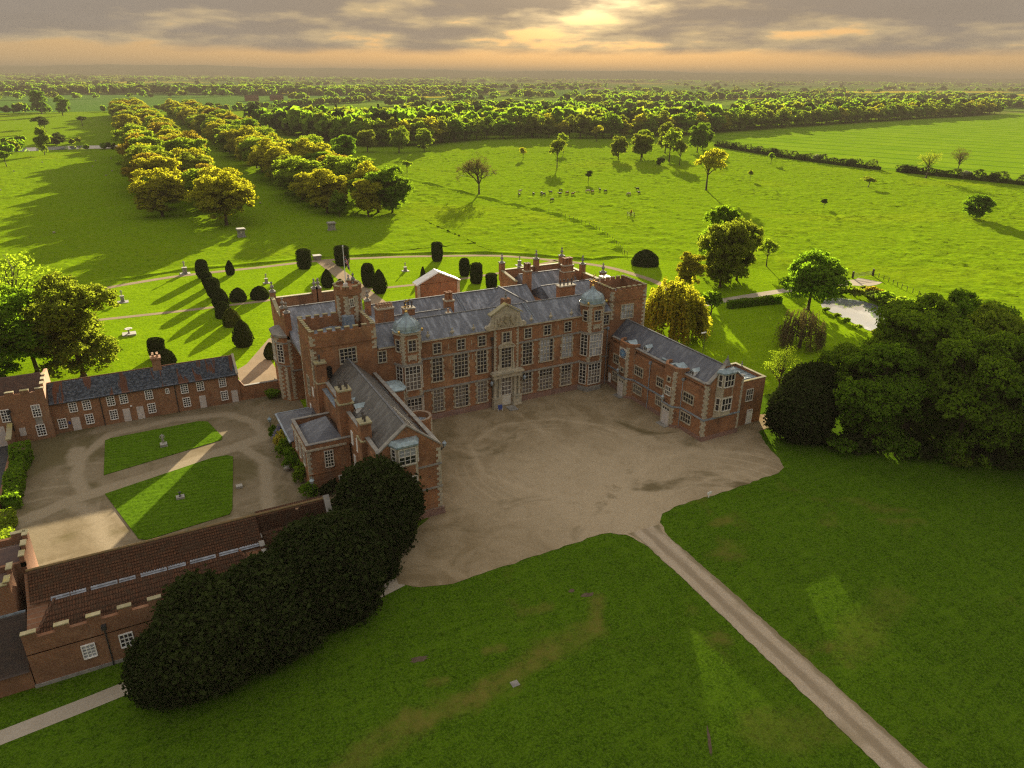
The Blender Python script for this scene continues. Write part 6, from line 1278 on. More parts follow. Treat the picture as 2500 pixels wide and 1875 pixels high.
# --- parkland trees
PK = [('bare', 146.3, 310.5, 19.7, None, 'leafless spreading oak standing on the curved sunken fence', 1), ('open', 252.5, 276, 20.5, 'gold', 'lone golden oak with a dark forked trunk in the cattle pasture', 1), ('open', 233.3, 385.5, 17.5, 'olive', 'tall olive tree behind the grazing cattle', 0.75), ('small', 235.9, 433, 8, 'gold', 'small round golden tree at the back of the pasture', 1), ('open', 284.4, 462, 14, 'lime', 'pale tree behind the tall olive tree in the pasture', 0.8), ('small', 359.8, 532, 15, 'gold', 'narrow golden tree against the edge of the wood', 0.7),
 ('small', 214.3, 322.5, 6.4, 'haw', 'small round hawthorn with cattle in its shade', 1.05), ('small', 299.3, 294.3, 6.5, 'olive', 'thin young tree right of the golden oak', 0.6), ('small', 368.7, 346.8, 7.5, 'green', 'small conical green tree near the field hedge', 0.9), ('small', 335.8, 249.4, 6.2, 'olive', 'low flat-topped thorn in the open pasture', 1.4), ('small', 263.1, 214.8, 4.2, 'haw', 'tiny dark thorn bush in the middle of the pasture', 1.0),
 ('near', 299, 171, 11, 'deep', 'dark leaning oak alone on the open pasture', 1.25), ('thin', 398, 260.6, 16, 'olive', 'feathery ash rising from the field hedge', 1.1), ('thin', 433, 265, 15, 'twig', 'nearly bare ash beside the feathery one at the hedge', 1.0),
 ('park', 293.9, 408, 15, 'olive', 'olive tree at the near edge of the pasture clump', 0.9), ('park', 308, 402, 18.5, 'olive', 'broad tree in the middle of the pasture clump', 1.0), ('park', 318, 414, 19, 'lime', 'yellow-green tree inside the pasture clump', 0.9), ('open', 316.5, 383.5, 21, 'lime', 'tall open lime-green tree in front of the pasture clump', 0.85), ('open', 309.3, 364.3, 16, 'olive', 'slender tree at the front of the pasture clump', 0.7), ('park', 352, 432, 22, 'olive', 'high-crowned tree at the back of the pasture clump', 0.85), ('near', 375, 424, 22, 'green', 'large dark tree at the hedge end of the pasture clump', 0.85), ('near', 394.3, 440, 20, 'green', 'green tree behind the hedge end of the pasture clump', 0.8), ('bush', 300, 372, 5, 'haw', 'round dark bush below the pasture clump', 1.0),
 ('small', 143, 398, 8, 'lime', 'small pale round tree between avenue and wood', 1.0), ('park', 176, 505, 18, 'lime', 'yellow-green tree standing out before the wood edge', 1.0), ('park', 196, 508, 16, 'lime', 'second yellow-green tree before the wood edge', 0.9), ('park', 158, 520, 17, 'olive', 'olive tree leading the wood edge', 1.0),
 ('near', -41.5, 582, 19, 'lime', 'rounded bright green tree on the lake shore', 0.62), ('small', -57, 518, 9, 'green', 'small green tree near the picture edge below the lake', 1.0), ('park', -75, 1150, 30, 'deep', 'dark tree at the field corner beyond the lake', 0.9), ('park', -50, 1095, 24, 'deep', 'second dark tree at the field corner beyond the lake', 0.9), ('small', -25, 890, 11, 'haw', 'round dark thorn in the sunny pasture beyond the lake', 1.2), ('small', -52, 800, 12, 'haw', 'dark thorn left of the lake pasture', 1.3), ('small', -60, 860, 13, 'haw', 'broad thorn behind the lake pasture', 1.4), ('bush', -38, 690, 7, 'haw', 'round grey-green bush above the lake', 1.2), ('small', 40, 800, 10, 'haw', 'small thorn between the avenue strips', 1.0)]
for (k, x, y, h, c, lb, w) in PK: tree(k, x, y, h, c, lb, 'parkland_tree', None, wide=w)
# --- trees round the house
NEAR = [('near', -11.9, 144.0, 19.5, 'olive', 'large bronze-green maple behind the stable roof', 1.12, 0), ('near', -24.5, 141, 19, 'deep', 'dark green tree at the picture edge behind the embattled block', 1.15, 1), ('thin', -22, 163, 21, 'lime', 'thin yellowing tree behind the large maple', 1.15, 0), ('near', -19.5, 150, 17.5, 'green', 'green tree filling the gap behind the large maple', 1.05, 3), ('near', -31, 152, 17, 'green', 'green tree at the far edge beside the dark one', 1.0, 2),
 ('willow', 98.4, 112.8, 13.2, 'willow', 'golden weeping willow behind the clock wing', 1.0, None), ('near', 127.3, 140.8, 10.5, 'willow', 'rounded golden tree behind the willow', 0.95, 1), ('near', 136, 139, 20, 'olive', 'tall sycamore by the gravel track behind the willow', 0.82, 2), ('near', 145.2, 142.5, 17.5, 'olive', 'second sycamore right of the tall one by the track', 0.8, 0), ('near', 146, 152, 20.5, 'green', 'dark-topped tree behind the two sycamores', 0.7, 1), ('open', 164.4, 150.4, 8.6, 'lime', 'small pale tree right of the sycamores', 0.9, 0),
 ('broad', 140.8, 114.0, 15.2, 'deep', 'dense round dark tree on the pond bank', 0.92, 0), ('weepbare', 118.4, 96.3, 8.6, 'twig', 'small leafless weeping tree on the lawn by the pond', 1.0, None), ('small', 114.5, 119, 7, 'green', 'round green shrub tree at the hedge end by the willow', 1.15, 0)]
BIG = [(94.0, 60.5, 17.5, 'deep', 'large green chestnut nearest the dark yew beside the forecourt', 0), (101.5, 52, 20.5, 'green', 'chestnut standing forward on the lawn edge of the tree clump', 1), (109.5, 45.5, 24, 'deep', 'chestnut at the picture edge of the lawn-side tree clump', 2), (104.5, 62, 22.5, 'green', 'tallest tree rising in the middle of the clump by the lawn', 1), (113.5, 57, 21, 'lime', 'tall tree behind the lawn-edge chestnuts', 0), (97.5, 68, 15.5, 'green', 'tree at the back of the clump facing the clock wing', 2), (108, 69, 16, 'deep', 'tree at the back of the clump facing the pond', 0), (120, 64, 21, 'deep', 'back tree of the clump at the picture edge', 1), (118, 71, 14.5, 'deep', 'dark tree between the clump and the pond', 2), (133, 70, 14, 'deep', 'dark oak behind the clump near the pond end', 0), (119, 50, 25, 'green', 'outermost tree of the clump cut by the picture edge', 2)]
for (x, y, h, c, lb, v) in BIG: tree('near', x, y, h, c, lb, 'chestnut_tree', 'trees of the clump beside the front lawn', v, random.uniform(0.74, 0.98))
for (k, x, y, h, c, lb, w, v) in NEAR: tree(k, x, y, h, c, lb, 'garden_tree', None, v, w)
YW = 'dark yews along the service range'
for (x, y, h, w, lb) in [(20.4, 70.4, 10.8, 0.92, 'dark yew against the gabled end of the wing'), (16.6, 65.8, 8.8, 1.0, 'low dark yew between the wing yew and the service range'), (12.2, 61.4, 10.6, 1.1, 'rounded dark yew in the middle of the service range row'), (6.0, 59.4, 9.0, 1.25, 'dark yew with bronzed top in front of the service range'), (0.4, 57.6, 9.6, 1.15, 'dark yew covering the end window of the service range'), (-2.2, 57.0, 7.6, 1.0, 'outermost dark yew beside the gravel footpath')]:
    tree('yewtree', x, y, h, 'yew', lb, 'yew_tree', YW, None, w)
tree('yewtree', 86.4, 67.6, 9.2, 'yew', 'broad dark yew beside the annex door', 'yew_tree', None, 0, 1.15); tree('yewtree', 91.5, 70.5, 10.4, 'yew', 'dark yew behind the one by the annex door', 'yew_tree', None, 1, 0.95); tree('thin', 94.0, 79.0, 11, 'lime', 'airy pale green sapling between yew and pond lawn', 'garden_tree', None, 0, 0.7)
# --- topiary
def topiary_mesh(seed, prof, n=3600, leaf=0.12, core=True):
    rng = np.random.default_rng(seed); z = rng.uniform(0, 1, n); a = rng.uniform(0, 2*PI, n); pr = np.interp(z, [p[0] for p in prof], [p[1] for p in prof])
    bump_ = 1+0.05*np.sin(a*3+seed)+0.045*np.sin(a*5+z*9)+rng.normal(0, 0.04, n); r = pr*bump_
    C = np.stack([r*np.cos(a), r*np.sin(a), z], 1); capn = n//4; rr = np.sqrt(rng.uniform(0, 1, capn))*prof[-1][1]; aa = rng.uniform(0, 2*PI, capn); C2 = np.stack([rr*np.cos(aa), rr*np.sin(aa), 1.0+rng.normal(0, 0.008, capn)], 1)
    Nn = np.stack([np.cos(a), np.sin(a), np.full(n, 0.25)], 1); N2 = np.tile([0, 0, 1.0], (capn, 1))
    return np.concatenate([C, C2]), np.concatenate([Nn, N2])
def topiary(x, y, h, w, prof, label, col='yew', seed=0, n=2600):
    C, Nn = topiary_mesh(seed, prof, n); C = C*np.array([w, w, h]); rng = np.random.default_rng(seed); V, F = leafquads(C, Nn, 0.13, rng, 1.0, 0.75)
    e = thing('topiary_yew', (x, y, 0.03), label, 'topiary', 'clipped yews of the garden'); o = bpy.data.objects.new('crown', arr_mesh('crown', V, F, LEAF[col])); COL.objects.link(o); o.parent = e
    mb = MB(); mb.lathe((0, 0, 0), [(p[1]*w*0.93, p[0]*h*0.98) for p in prof], 14); c = bpy.data.objects.new('inner_growth', mb.mesh('inner_growth', LEAF[col])); COL.objects.link(c); c.parent = e
BAR = [(0, .62), (.08, .8), (.3, .98), (.6, 1), (.85, .9), (.95, .74), (1, .5)]; EGG = [(0, .6), (.1, .86), (.3, 1), (.5, .92), (.75, .66), (.9, .4), (1, .12)]; DOM = [(0, .93), (.2, 1), (.5, .9), (.75, .68), (.9, .42), (1, .12)]; CYL = [(0, .7), (.1, .9), (.5, 1), (.9, .97), (.97, .8), (1, .6)]
TP = [(42.4, 206.5, 5.4, 2.05, CYL, 'broad flat-topped yew before the central path end'), (53.0, 205.5, 5.6, 2.1, CYL, 'broad flat-topped yew behind the flagpole across the central path'), (79.7, 198.4, 5.5, 1.65, CYL, 'solitary tall flat-topped yew by the outer path'), (15.4, 207.8, 4.9, 1.6, BAR, 'two-humped yew heading the topiary row at the outer path'), (22.5, 208, 3.9, 1.15, EGG, 'small pear-shaped yew on the outer path beside the row'), (15.5, 196, 4.3, 1.3, BAR, 'second yew of the long topiary row'), (15.8, 187, 4.8, 1.65, BAR, 'third yew of the long topiary row'), (16.1, 177.4, 4.8, 1.95, EGG, 'tall egg-shaped yew of the topiary row above the cross path'), (15.7, 169.5, 3.5, 1.85, DOM, 'domed yew of the topiary row below the cross path'), (16.5, 162.5, 3.8, 1.9, DOM, 'brighter rounded bush of the topiary row'), (16.7, 147.8, 5.4, 2.0, EGG, 'large egg-shaped yew ending the topiary row near the stables'), (20.7, 181.5, 3.1, 1.95, DOM, 'low dark domed yew right of the topiary row'), (25.7, 181.2, 3.0, 2.2, DOM, 'low domed yew hidden partly by the house corner'),
 (43.2, 184, 4.6, 1.55, EGG, 'dark egg-shaped yew behind the octagonal turret'), (45.6, 180.5, 2.6, 1.2, DOM, 'small dome beside the egg-shaped yew behind the turret'), (52.9, 180, 6.0, 1.7, BAR, 'tall rear yew of the pair beside the central path'), (53.7, 173, 5.9, 1.85, EGG, 'tall front yew of the pair beside the central path'), (68.5, 181, 3.2, .65, EGG, 'slim young yew left behind the brick gable'), (80, 179, 4.8, 1.45, BAR, 'rear yew of the pair right of the brick gable'), (79.7, 170.8, 5.3, 1.65, CYL, 'front yew of the pair right of the brick gable'), (81.3, 164.9, 3.7, 1.45, CYL, 'low flat yew just left of the finialled parapet'), (0.7, 148.2, 3.9, 1.5, CYL, 'square-topped yew rising behind the stable chimney'), (2.1, 144, 2.9, 1.6, DOM, 'domed yew beside the stable chimney'), (20.3, 138, 3.2, 1.25, EGG, 'small yew tucked beside the house bay'), (133, 167.4, 4.4, 3.9, DOM, 'big dark dome of yew alone by the curved path')]
for k, (x, y, h, w, pf, lb) in enumerate(TP): topiary(x, y, h, w, pf, lb, 'yewgold' if 'brighter' in lb else 'yew', k, 2200 if w < 3 else 4500)
# --- hedges
def hedge_mesh(line, w, h, seed, dens, leaf, wob=0.15):
    rng = np.random.default_rng(seed); C, Nn = [], []; P = [np.array(p, float) for p in line]
    for a, b in zip(P, P[1:]):
        ln = np.linalg.norm(b-a); n = int(ln*dens); d = (b-a)/ln; q = np.array([-d[1], d[0]]); t = rng.uniform(0, 1, n); s = rng.uniform(0, 1, n); per = s*(2*h+w)
        side = np.where(per < h, -1.0, np.where(per > h+w, 1.0, 0.0)); off = np.where(per < h, -w/2, np.where(per > h+w, w/2, per-h-w/2)); z = np.where(per < h, per, np.where(per > h+w, 2*h+w-per, h))
        xy = a+np.outer(t*ln, d); k = 1+wob*np.sin(xy[:, 0]*1.1+xy[:, 1]*0.7)+wob*0.7*np.sin(xy[:, 0]*0.41-xy[:, 1]*0.53+seed)
        pos = xy+np.outer(off*k, q)+rng.normal(0, 0.08*leaf/0.15, (n, 2)); C.append(np.column_stack([pos, np.maximum(0.1, z*k+rng.normal(0, 0.05, n))])); Nn.append(np.column_stack([np.outer(side, q), np.where(side == 0, 1.0, 0.3)]))
    return leafquads(np.concatenate(C), np.concatenate(Nn), leaf, rng, 1, 0.6)
def hedge(name, line, w, h, label, col, dens=90, leaf=0.16, seed=1, wob=0.15):
    V, F = hedge_mesh(line, w, h, seed, dens, leaf, wob); e = thing(name, (line[0][0], line[0][1], 0), label, 'hedge'); o = put('foliage', arr_mesh('foliage', V, F, LEAF[col]), (0, 0, 0), e)
    mb = MB(); 
    for (a, b) in zip(line, line[1:]):
        d = (Vector(b)-Vector(a)).normalized(); q = Vector((-d.y, d.x))*w*0.42; mb.prism([tuple(Vector(a)-q), tuple(Vector(b)-q), tuple(Vector(b)+q), tuple(Vector(a)+q)], 0, h*(0.86-wob))
    build(mb, 'stems', LEAF[col], e)
hedge('clipped_hedge', [(124.2, 123.4), (131, 122.5), (139.5, 121.3)], 1.3, 1.9, 'clipped green hedge in front of the gravel track', 'green', 200, 0.13, 3, 0.04)
hedge('yard_hedge', [(-18.9, 113.5), (-19.2, 106), (-19.0, 98)], 1.7, 2.0, 'dark shrub hedge along the stable yard dividing wall', 'deep', 170, 0.17, 5, 0.28)
hedge('yard_hedge', [(-19.4, 95.0), (-19.0, 88), (-17.8, 80)], 2.0, 1.9, 'bright shrub hedge at the yard entrance near the sunlit tower', 'lime', 170, 0.17, 6, 0.3)
hedge('field_hedge', [(427, 462), (418, 425), (408.5, 371), (407, 331), (408.5, 298)], 3.4, 3.4, 'bushy field hedge between pasture and crop, far half', 'haw', 26, 0.42, 8, 0.35); hedge('field_hedge', [(411, 288), (413, 268), (417, 246), (421, 220), (428, 190)], 3.4, 3.6, 'bushy field hedge between pasture and crop, near half', 'haw', 30, 0.42, 9, 0.35)
for k, (x, y, h) in enumerate([(420, 436, 5), (415, 405, 4.6), (411, 385, 5.2), (408, 355, 4.4), (408, 345, 5), (408, 318, 4.8), (410, 280, 5), (416, 250, 4.6), (419, 236, 5)]): tree('bush', x, y, h, ['haw', 'white', 'haw'][k % 3], '%s taller thorn bush along the field hedge from the wood' % ORD[k], 'hedgerow_bush', 'taller bushes in the field hedge', None, 1.2, cat='bush')
tree('near', 452, 232, 15, 'deep', 'dark round tree at the picture edge in the crop field', 'parkland_tree', None, 1, 1.1)
# pond margin planting
PP = [(160.5, 116.5, 3.0, 'olive'), (158.6, 119.2, 2.6, 'lime'), (155.5, 120.2, 2.4, 'haw'), (162, 112, 3.2, 'haw'), (160.8, 107.5, 3.6, 'green'), (159.6, 103.2, 3.8, 'lime'), (157.6, 99, 4.2, 'green'), (154.6, 95.6, 4.0, 'deep'), (164.5, 114.5, 2.8, 'bronze'), (151.8, 119.6, 2.0, 'haw'), (142.2, 106.9, 1.2, 'lime'), (140.8, 103.2, 1.3, 'green'), (139.4, 99.0, 1.3, 'lime'), (143.4, 111.2, 1.2, 'green'), (139.2, 94.2, 1.5, 'olive'), (146.5, 91.5, 2.4, 'green'), (135.5, 90, 2.2, 'olive'), (166.5, 118.5, 1.8, 'olive')]
for k, (x, y, h, c) in enumerate(PP): tree('bush', x, y, h, c, '%s waterside bush counted clockwise round the pond from the track' % ORD[k], 'waterside_bush', 'bushes round the pond', None, 1.35, cat='bush')
# climbers and shrubs by the house
for (x, y, h, c, w, lb) in [(14.7, 101.2, 3.2, 'wist', 0.55, 'mauve wisteria on the lean-to wall'), (14.6, 98.6, 3.4, 'rose', 0.6, 'yellow flowering climber on the lean-to wall'), (14.7, 95.8, 3.6, 'green', 0.7, 'green climber on the annex corner'), (15.0, 92.4, 3.4, 'deep', 0.65, 'dark climber low on the annex side wall'), (15.0, 88.5, 3.0, 'green', 0.7, 'leafy shrub at the annex side'), (15.2, 84.0, 2.4, 'deep', 0.9, 'dark shrub at the annex front corner'), (17.6, 83.9, 2.0, 'yew', 1.0, 'low dark bush under the annex window'), (16.8, 118.6, 2.0, 'deep', 1.1, 'round dark bush at the foot of the house bay'), (14.4, 103.5, 2.2, 'deep', 0.7, 'shrub at the lean-to corner'), (94, 57.5, 2.2, 'haw', 1.2, 'undergrowth bush below the nearest chestnut'), (100, 50.5, 2.0, 'lime', 1.3, 'bright undergrowth bush below the lawn-edge chestnut'), (105.5, 47, 2.0, 'haw', 1.3, 'undergrowth bush near the picture edge below the chestnuts')]+[(88.5+3.1*k, 61.5-2.35*k+(1.2 if k % 2 else 0), 2.6+0.5*(k % 3), 'yew' if k % 2 else 'deep', 1.5, '%s dark undergrowth bush under the chestnut clump from the yew' % ORD[k]) for k in range(8)]: tree('bush', x, y, h, c, lb, 'shrub', None, None, w, cat='shrub')
# ---------------------------------------------------------------- woods
random.seed(77)
EDGE = [(150, 640), (160, 590), (171, 556), (207, 552), (245, 572), (285, 590), (346, 577), (391, 552), (440, 556), (495, 566), (580, 588), (663, 608), (768, 630), (873, 651), (1010, 677), (1146, 701), (1271, 733)]
def along(line, step):
    P = [Vector(p) for p in line]; out = []; acc = 0
    for a, b in zip(P, P[1:]):
        ln = (b-a).length; d = (b-a)/ln
        while acc < ln: out.append((a+d*acc, Vector((-d.y, d.x)))); acc += step
        acc -= ln
    return out
pts = along(EDGE, 14.0); WG = 'trees of the wood beyond the pasture'
wcol = ['green', 'olive', 'deep', 'olive', 'lime', 'lime', 'gold']
nfront = 0
for k, (p, q) in enumerate(pts):
    if q.y < 0: q = -q
    pp_ = p+q*random.uniform(-2, 3); nfront += 1
    tree('wood', pp_.x, pp_.y, random.uniform(15, 22), random.choice(wcol), '%s tree along the front edge of the wood counted from the avenue' % ORD[k], 'woodland_tree', WG, wide=random.uniform(1.0, 1.4))
for k, (p, q) in enumerate(along(EDGE, 15.0)):
    if q.y < 0: q = -q
    pp_ = p+q*random.uniform(9, 15); tree('wood', pp_.x, pp_.y, random.uniform(17, 23), random.choice(wcol), '%s tree of the second rank in the wood counted from the avenue' % ORD[k], 'woodland_tree', WG, wide=random.uniform(0.95, 1.25))
# conifers and blossom near the far end of the avenue
CG = 'dark conifers behind the avenue'
for k in range(18): tree('conifer', 118+k*9+random.uniform(-3, 3), 742+k*6+random.uniform(-8, 8), random.uniform(13, 21), 'conifer', '%s dark conifer in the spiky plantation behind the avenue, counted from its near end' % ORD[k], 'conifer_tree', CG, cat='conifer')
for k in range(9): tree('bush', 150+k*8.5+random.uniform(-2, 2), 655+k*4+random.uniform(-5, 5), random.uniform(6, 8.5), 'white', '%s white blossoming tree in front of the conifers' % ORD[k], 'blossom_tree', 'white blossoming trees', None, 1.1, cat='tree')
# the remaining mass of woods, hedgerows and far copses: one stuff object built from lumpy crowns
def blob_proto(seed):
    rng = np.random.default_rng(seed); C, Nn = [], []
    for k in range(9):
        d = sph(1, rng)[0]; c = np.array([d[0]*0.42, d[1]*0.42, 0.52+d[2]*0.26]); l = sph(12, rng)
        l[:, 2] = np.where(l[:, 2] < -0.2, -l[:, 2], l[:, 2]); C.append(c+l*0.24); Nn.append(l)
    return np.concatenate(C), np.concatenate(Nn)
PRO = [blob_proto(i) for i in range(5)]
def mass(name, P, H_, Wd, leafs, mats, label, seed):
    rng = np.random.default_rng(seed); VV, FF, MI = [], [], []; o = 0
    for (x, y), h, w in zip(P, H_, Wd):
        C, Nn = PRO[rng.integers(5)]; a = rng.uniform(0, 2*PI); c_, s_ = math.cos(a), math.sin(a)
        Q = np.column_stack([(C[:, 0]*c_-C[:, 1]*s_)*w, (C[:, 0]*s_+C[:, 1]*c_)*w, C[:, 2]*h])+np.array([x, y, 0]); NN = np.column_stack([Nn[:, 0]*c_-Nn[:, 1]*s_, Nn[:, 0]*s_+Nn[:, 1]*c_, Nn[:, 2]])
        V, F = leafquads(Q, NN, leafs*h, rng, 1, 0.6); VV.append(V); FF.append(F+o); o += len(V); MI += [rng.integers(len(mats))]*len(F)
    me = arr_mesh(name, np.concatenate(VV), np.concatenate(FF), mats); me.polygons.foreach_set('material_index', np.array(MI, dtype=np.int32)); return tag(put(name, me), label, kind='stuff')
rng = np.random.default_rng(5)
P, Hh_, Ww = [], [], []
def scatter(poly_fn, n, h0, h1, w):
    for _ in range(n):
        p_ = poly_fn(); P.append(p_); h = rng.uniform(h0, h1); Hh_.append(h); Ww.append(h*w*rng.uniform(0.8, 1.2))
E2 = [Vector(e) for e in EDGE]
def deep_wood():
    s = rng.uniform(0, len(E2)-1.001); i = int(s); a = E2[i].lerp(E2[i+1], s-i); dep = rng.uniform(24, 170 if a.x < 480 else 52); return (a.x+dep*0.25*rng.uniform(-1, 1), a.y+dep)
scatter(deep_wood, 620, 15, 23, 0.85)
mass('far_woodland', P, Hh_, Ww, 0.105, [LEAF['green'], LEAF['olive'], LEAF['deep'], LEAF['conifer']], 'deep interior of the wood beyond the pasture', 2)
P, Hh_, Ww = [], [], []
def seg(a, b, w): return lambda: (lambda t, s: (a[0]+(b[0]-a[0])*t+s, a[1]+(b[1]-a[1])*t+rng.normal(0, w)))(rng.uniform(0, 1), rng.normal(0, w))
for a, b, w, n, h0, h1 in [((-60, 1175), (-420, 1170), 8, 60, 5, 12), ((-20, 1190), (75, 1175), 6, 16, 4, 8), ((95, 1120), (330, 1340), 9, 90, 5, 11), ((330, 1340), (560, 1590), 9, 70, 6, 12), ((-190, 2120), (150, 2140), 30, 240, 13, 20), ((180, 2060), (930, 2010), 32, 620, 13, 21), ((-600, 1500), (-130, 2050), 16, 60, 5, 12), ((560, 1590), (760, 1900), 14, 60, 7, 13), ((760, 1180), (1250, 1420), 28, 260, 10, 18), ((420, 1010), (760, 900), 26, 240, 9, 17), ((880, 880), (1300, 1000), 25, 240, 9, 17), ((1000, 1500), (1700, 1350), 25, 240, 9, 17), ((1500, 900), (2300, 1050), 20, 220, 9, 16), ((300, 1960), (330, 1940), 14, 14, 8, 14), ((-70, 590), (-110, 640), 10, 30, 4, 8), ((-20, 612), (4, 610), 3, 10, 2, 4), ((-75, 660), (-30, 664), 4, 22, 4, 7)]:
    scatter(seg(a, b, w), n, h0, h1, 0.9)
# hedgerow net and copses out to the hills
for _ in range(62):
    az = R(27.8)+rng.uniform(-0.75, 0.75); d = 1500*(9000/1500)**rng.uniform(0, 1); cx, cy_ = d*math.sin(az), d*math.cos(az); th = rng.choice([0.5, 0.5+PI/2])+rng.normal(0, 0.12); ln = rng.uniform(180, 620)*(1+d/6000)
    n = int(ln/26*(0.75 if d > 4000 else 1.2)); sc = 1+d/9000
    for k in range(n): t = rng.uniform(-0.5, 0.5)*ln; P.append((cx+t*math.cos(th)+rng.normal(0, 5), cy_+t*math.sin(th)+rng.normal(0, 5))); h = rng.uniform(6, 14)*sc; Hh_.append(h); Ww.append(h*1.3)
for _ in range(75):
    az = R(27.8)+rng.uniform(-0.75, 0.75); d = rng.uniform(5200, 11500); cx, cy_ = d*math.sin(az), d*math.cos(az); ln = rng.uniform(500, 2200); th = -az+rng.normal(0, 0.2)
    for k in range(int(ln/55)): t = rng.uniform(-0.5, 0.5)*ln; P.append((cx+t*math.cos(th)+rng.normal(0, 14), cy_+t*math.sin(th)+rng.normal(0, 14))); h = rng.uniform(12, 22); Hh_.append(h+max(0, (d-8200)/45*0.45)); Ww.append(h*2.6)
for _ in range(26):
    az = R(27.8)+rng.uniform(-0.75, 0.75); d = 1900*(8500/1900)**rng.uniform(0, 1); cx, cy_ = d*math.sin(az), d*math.cos(az); w = rng.uniform(40, 160)*(1+d/5000)
    for k in range(int(rng.uniform(15, 60))): P.append((cx+rng.normal(0, w), cy_+rng.normal(0, w*0.35))); h = rng.uniform(12, 19); Hh_.append(h); Ww.append(h*1.2)
mass('far_hedgerow_trees', P, Hh_, Ww, 0.15, [LEAF['green'], LEAF['olive'], LEAF['deep'], LEAF['haw']], 'far hedgerows and copses across the plain to the hills', 3)
# two farm buildings in the far field
for (x, y, lb) in [(250, 1560, 'far red-roofed barn in the green field behind the avenue'), (300, 1575, 'second far red-roofed barn in the green field')]:
    FB = thing('barn', (x, y, 0), lb, 'barn'); part(FB, 'wall', lambda b: b.box(x-12, x+12, y-7, y+7, 0, 5), BRICK2); part(FB, 'roof', lambda b: b.ext([(y-8, 4.8), (y, 10.5), (y+8, 4.8)], 'x', x-12.5, x+12.5), PANT)
# ---------------------------------------------------------------- animals
def skin(name, verts, edges, radii, m, sub=2):
    me = bpy.data.meshes.new(name+'_frame'); me.from_pydata(verts, edges, []); o = bpy.data.objects.new(name+'_frame', me); COL.objects.link(o)
    md = o.modifiers.new('s', 'SKIN'); sv = me.skin_vertices[0].data
    for i, r in enumerate(radii): sv[i].radius = (r, r) if not hasattr(r, '__len__') else r
    sv[0].use_root = True; md.use_smooth_shade = True
    s2 = o.modifiers.new('d', 'SUBSURF'); s2.levels = sub; s2.render_levels = sub
    dg = bpy.context.evaluated_depsgraph_get(); out = bpy.data.meshes.new_from_object(o.evaluated_get(dg)); out.name = name
    bpy.data.objects.remove(o); bpy.data.meshes.remove(me)
    out.materials.clear(); out.materials.append(m); return out
def cow_frame(graze):
    hd = (1.42, 0, 0.42) if graze else (1.62, 0, 1.62); nk = (1.18, 0, 0.95) if graze else (1.28, 0, 1.42); mz = (1.6, 0, 0.16) if graze else (1.92, 0, 1.42)
    v = [(0, 0, 1.05), (0.55, 0, 1.05), (0.9, 0, 1.15), nk, hd, mz, (-0.55, 0, 1.08), (-0.9, 0, 1.15), (-1.05, 0, 0.7), (-1.02, 0, 0.4)]
    r = [0.40, 0.38, 0.27, 0.19, 0.15, 0.10, 0.36, 0.2, 0.035, 0.05]; e = [(0, 1), (1, 2), (2, 3), (3, 4), (4, 5), (0, 6), (6, 7), (7, 8), (8, 9)]
    for (px_, par) in ((0.62, 1), (-0.68, 6)):
        for s in (-1, 1):
            i = len(v); back = px_ < 0
            v += [(px_, s*0.22, 0.72), (px_+(-0.08 if back else 0.03), s*0.22, 0.42), (px_+(0.0 if back else -0.02), s*0.22, 0.04)]; r += [0.14, 0.075, 0.07]; e += [(par, i), (i, i+1), (i+1, i+2)]
    for s in (-1, 1): i = len(v); v.append((hd[0]-0.1, s*0.26, hd[2]+0.08)); r.append(0.05); e.append((4, i))
    return v, e, r
def m_cow(name, a, b, th=0.5):
    m, p, o = mat(name); tc_ = N('ShaderNodeTexCoord').outputs['Object']; L(MIX(MAPR(NOISE(tc_, 1.3, 2, 0.5), th-0.02, th+0.02), a, b), p.inputs['Base Color']); p.inputs['Roughness'].default_value = 0.8; return m
COWM = [m_cow('hide_dark', (0.03, 0.022, 0.018), (0.06, 0.04, 0.03)), m_cow('hide_pied', (0.03, 0.025, 0.022), (0.4, 0.36, 0.3), 0.56), m_cow('hide_cream', (0.34, 0.27, 0.18), (0.40, 0.33, 0.23)), m_cow('hide_brown', (0.16, 0.075, 0.035), (0.22, 0.11, 0.05))]
CF = [skin('cow_body', *cow_frame(True)[:2], cow_frame(True)[2], COWM[0]), skin('cow_body', *cow_frame(False)[:2], cow_frame(False)[2], COWM[0])]
HC = ['dark', 'black and white', 'cream', 'brown']
CW = [(161, 298.2, 0, 0, 'leftmost pair of the herd, front'), (166.2, 307.5, 2, 1, 'leftmost pair of the herd, rear'), (168, 297.5, 0, 0, 'grazing alone left of the pair'), (172.6, 298, 0, 0, 'rear one of the touching pair'), (171.6, 294.6, 1, 0, 'front one of the touching pair'), (177.7, 298.3, 0, 1, 'standing head-on in mid herd'), (185, 301.7, 0, 0, 'behind the pale one in mid herd'), (179.2, 292.4, 1, 1, 'front of the mid herd cluster'), (184, 294.1, 3, 0, 'right of the mid herd cluster'), (184.6, 289.9, 3, 1, 'last of the mid herd, left of the thorn'), (167.2, 279.5, 0, 0, 'grazing nearest the sunken fence'), (196.4, 295.1, 2, 0, 'white one in the thorn shade'), (197.1, 292.1, 3, 0, 'lying dark in the thorn shade'), (203.7, 295.9, 0, 1, 'just right of the thorn'), (203.2, 290.7, 0, 0, 'large, grazing right of the thorn'), (208.5, 279, 2, 0, 'pale, apart on the right of the herd'), (221.9, 290.4, 0, 1, 'farthest right, rear'), (215, 280, 0, 1, 'farthest right, front')]
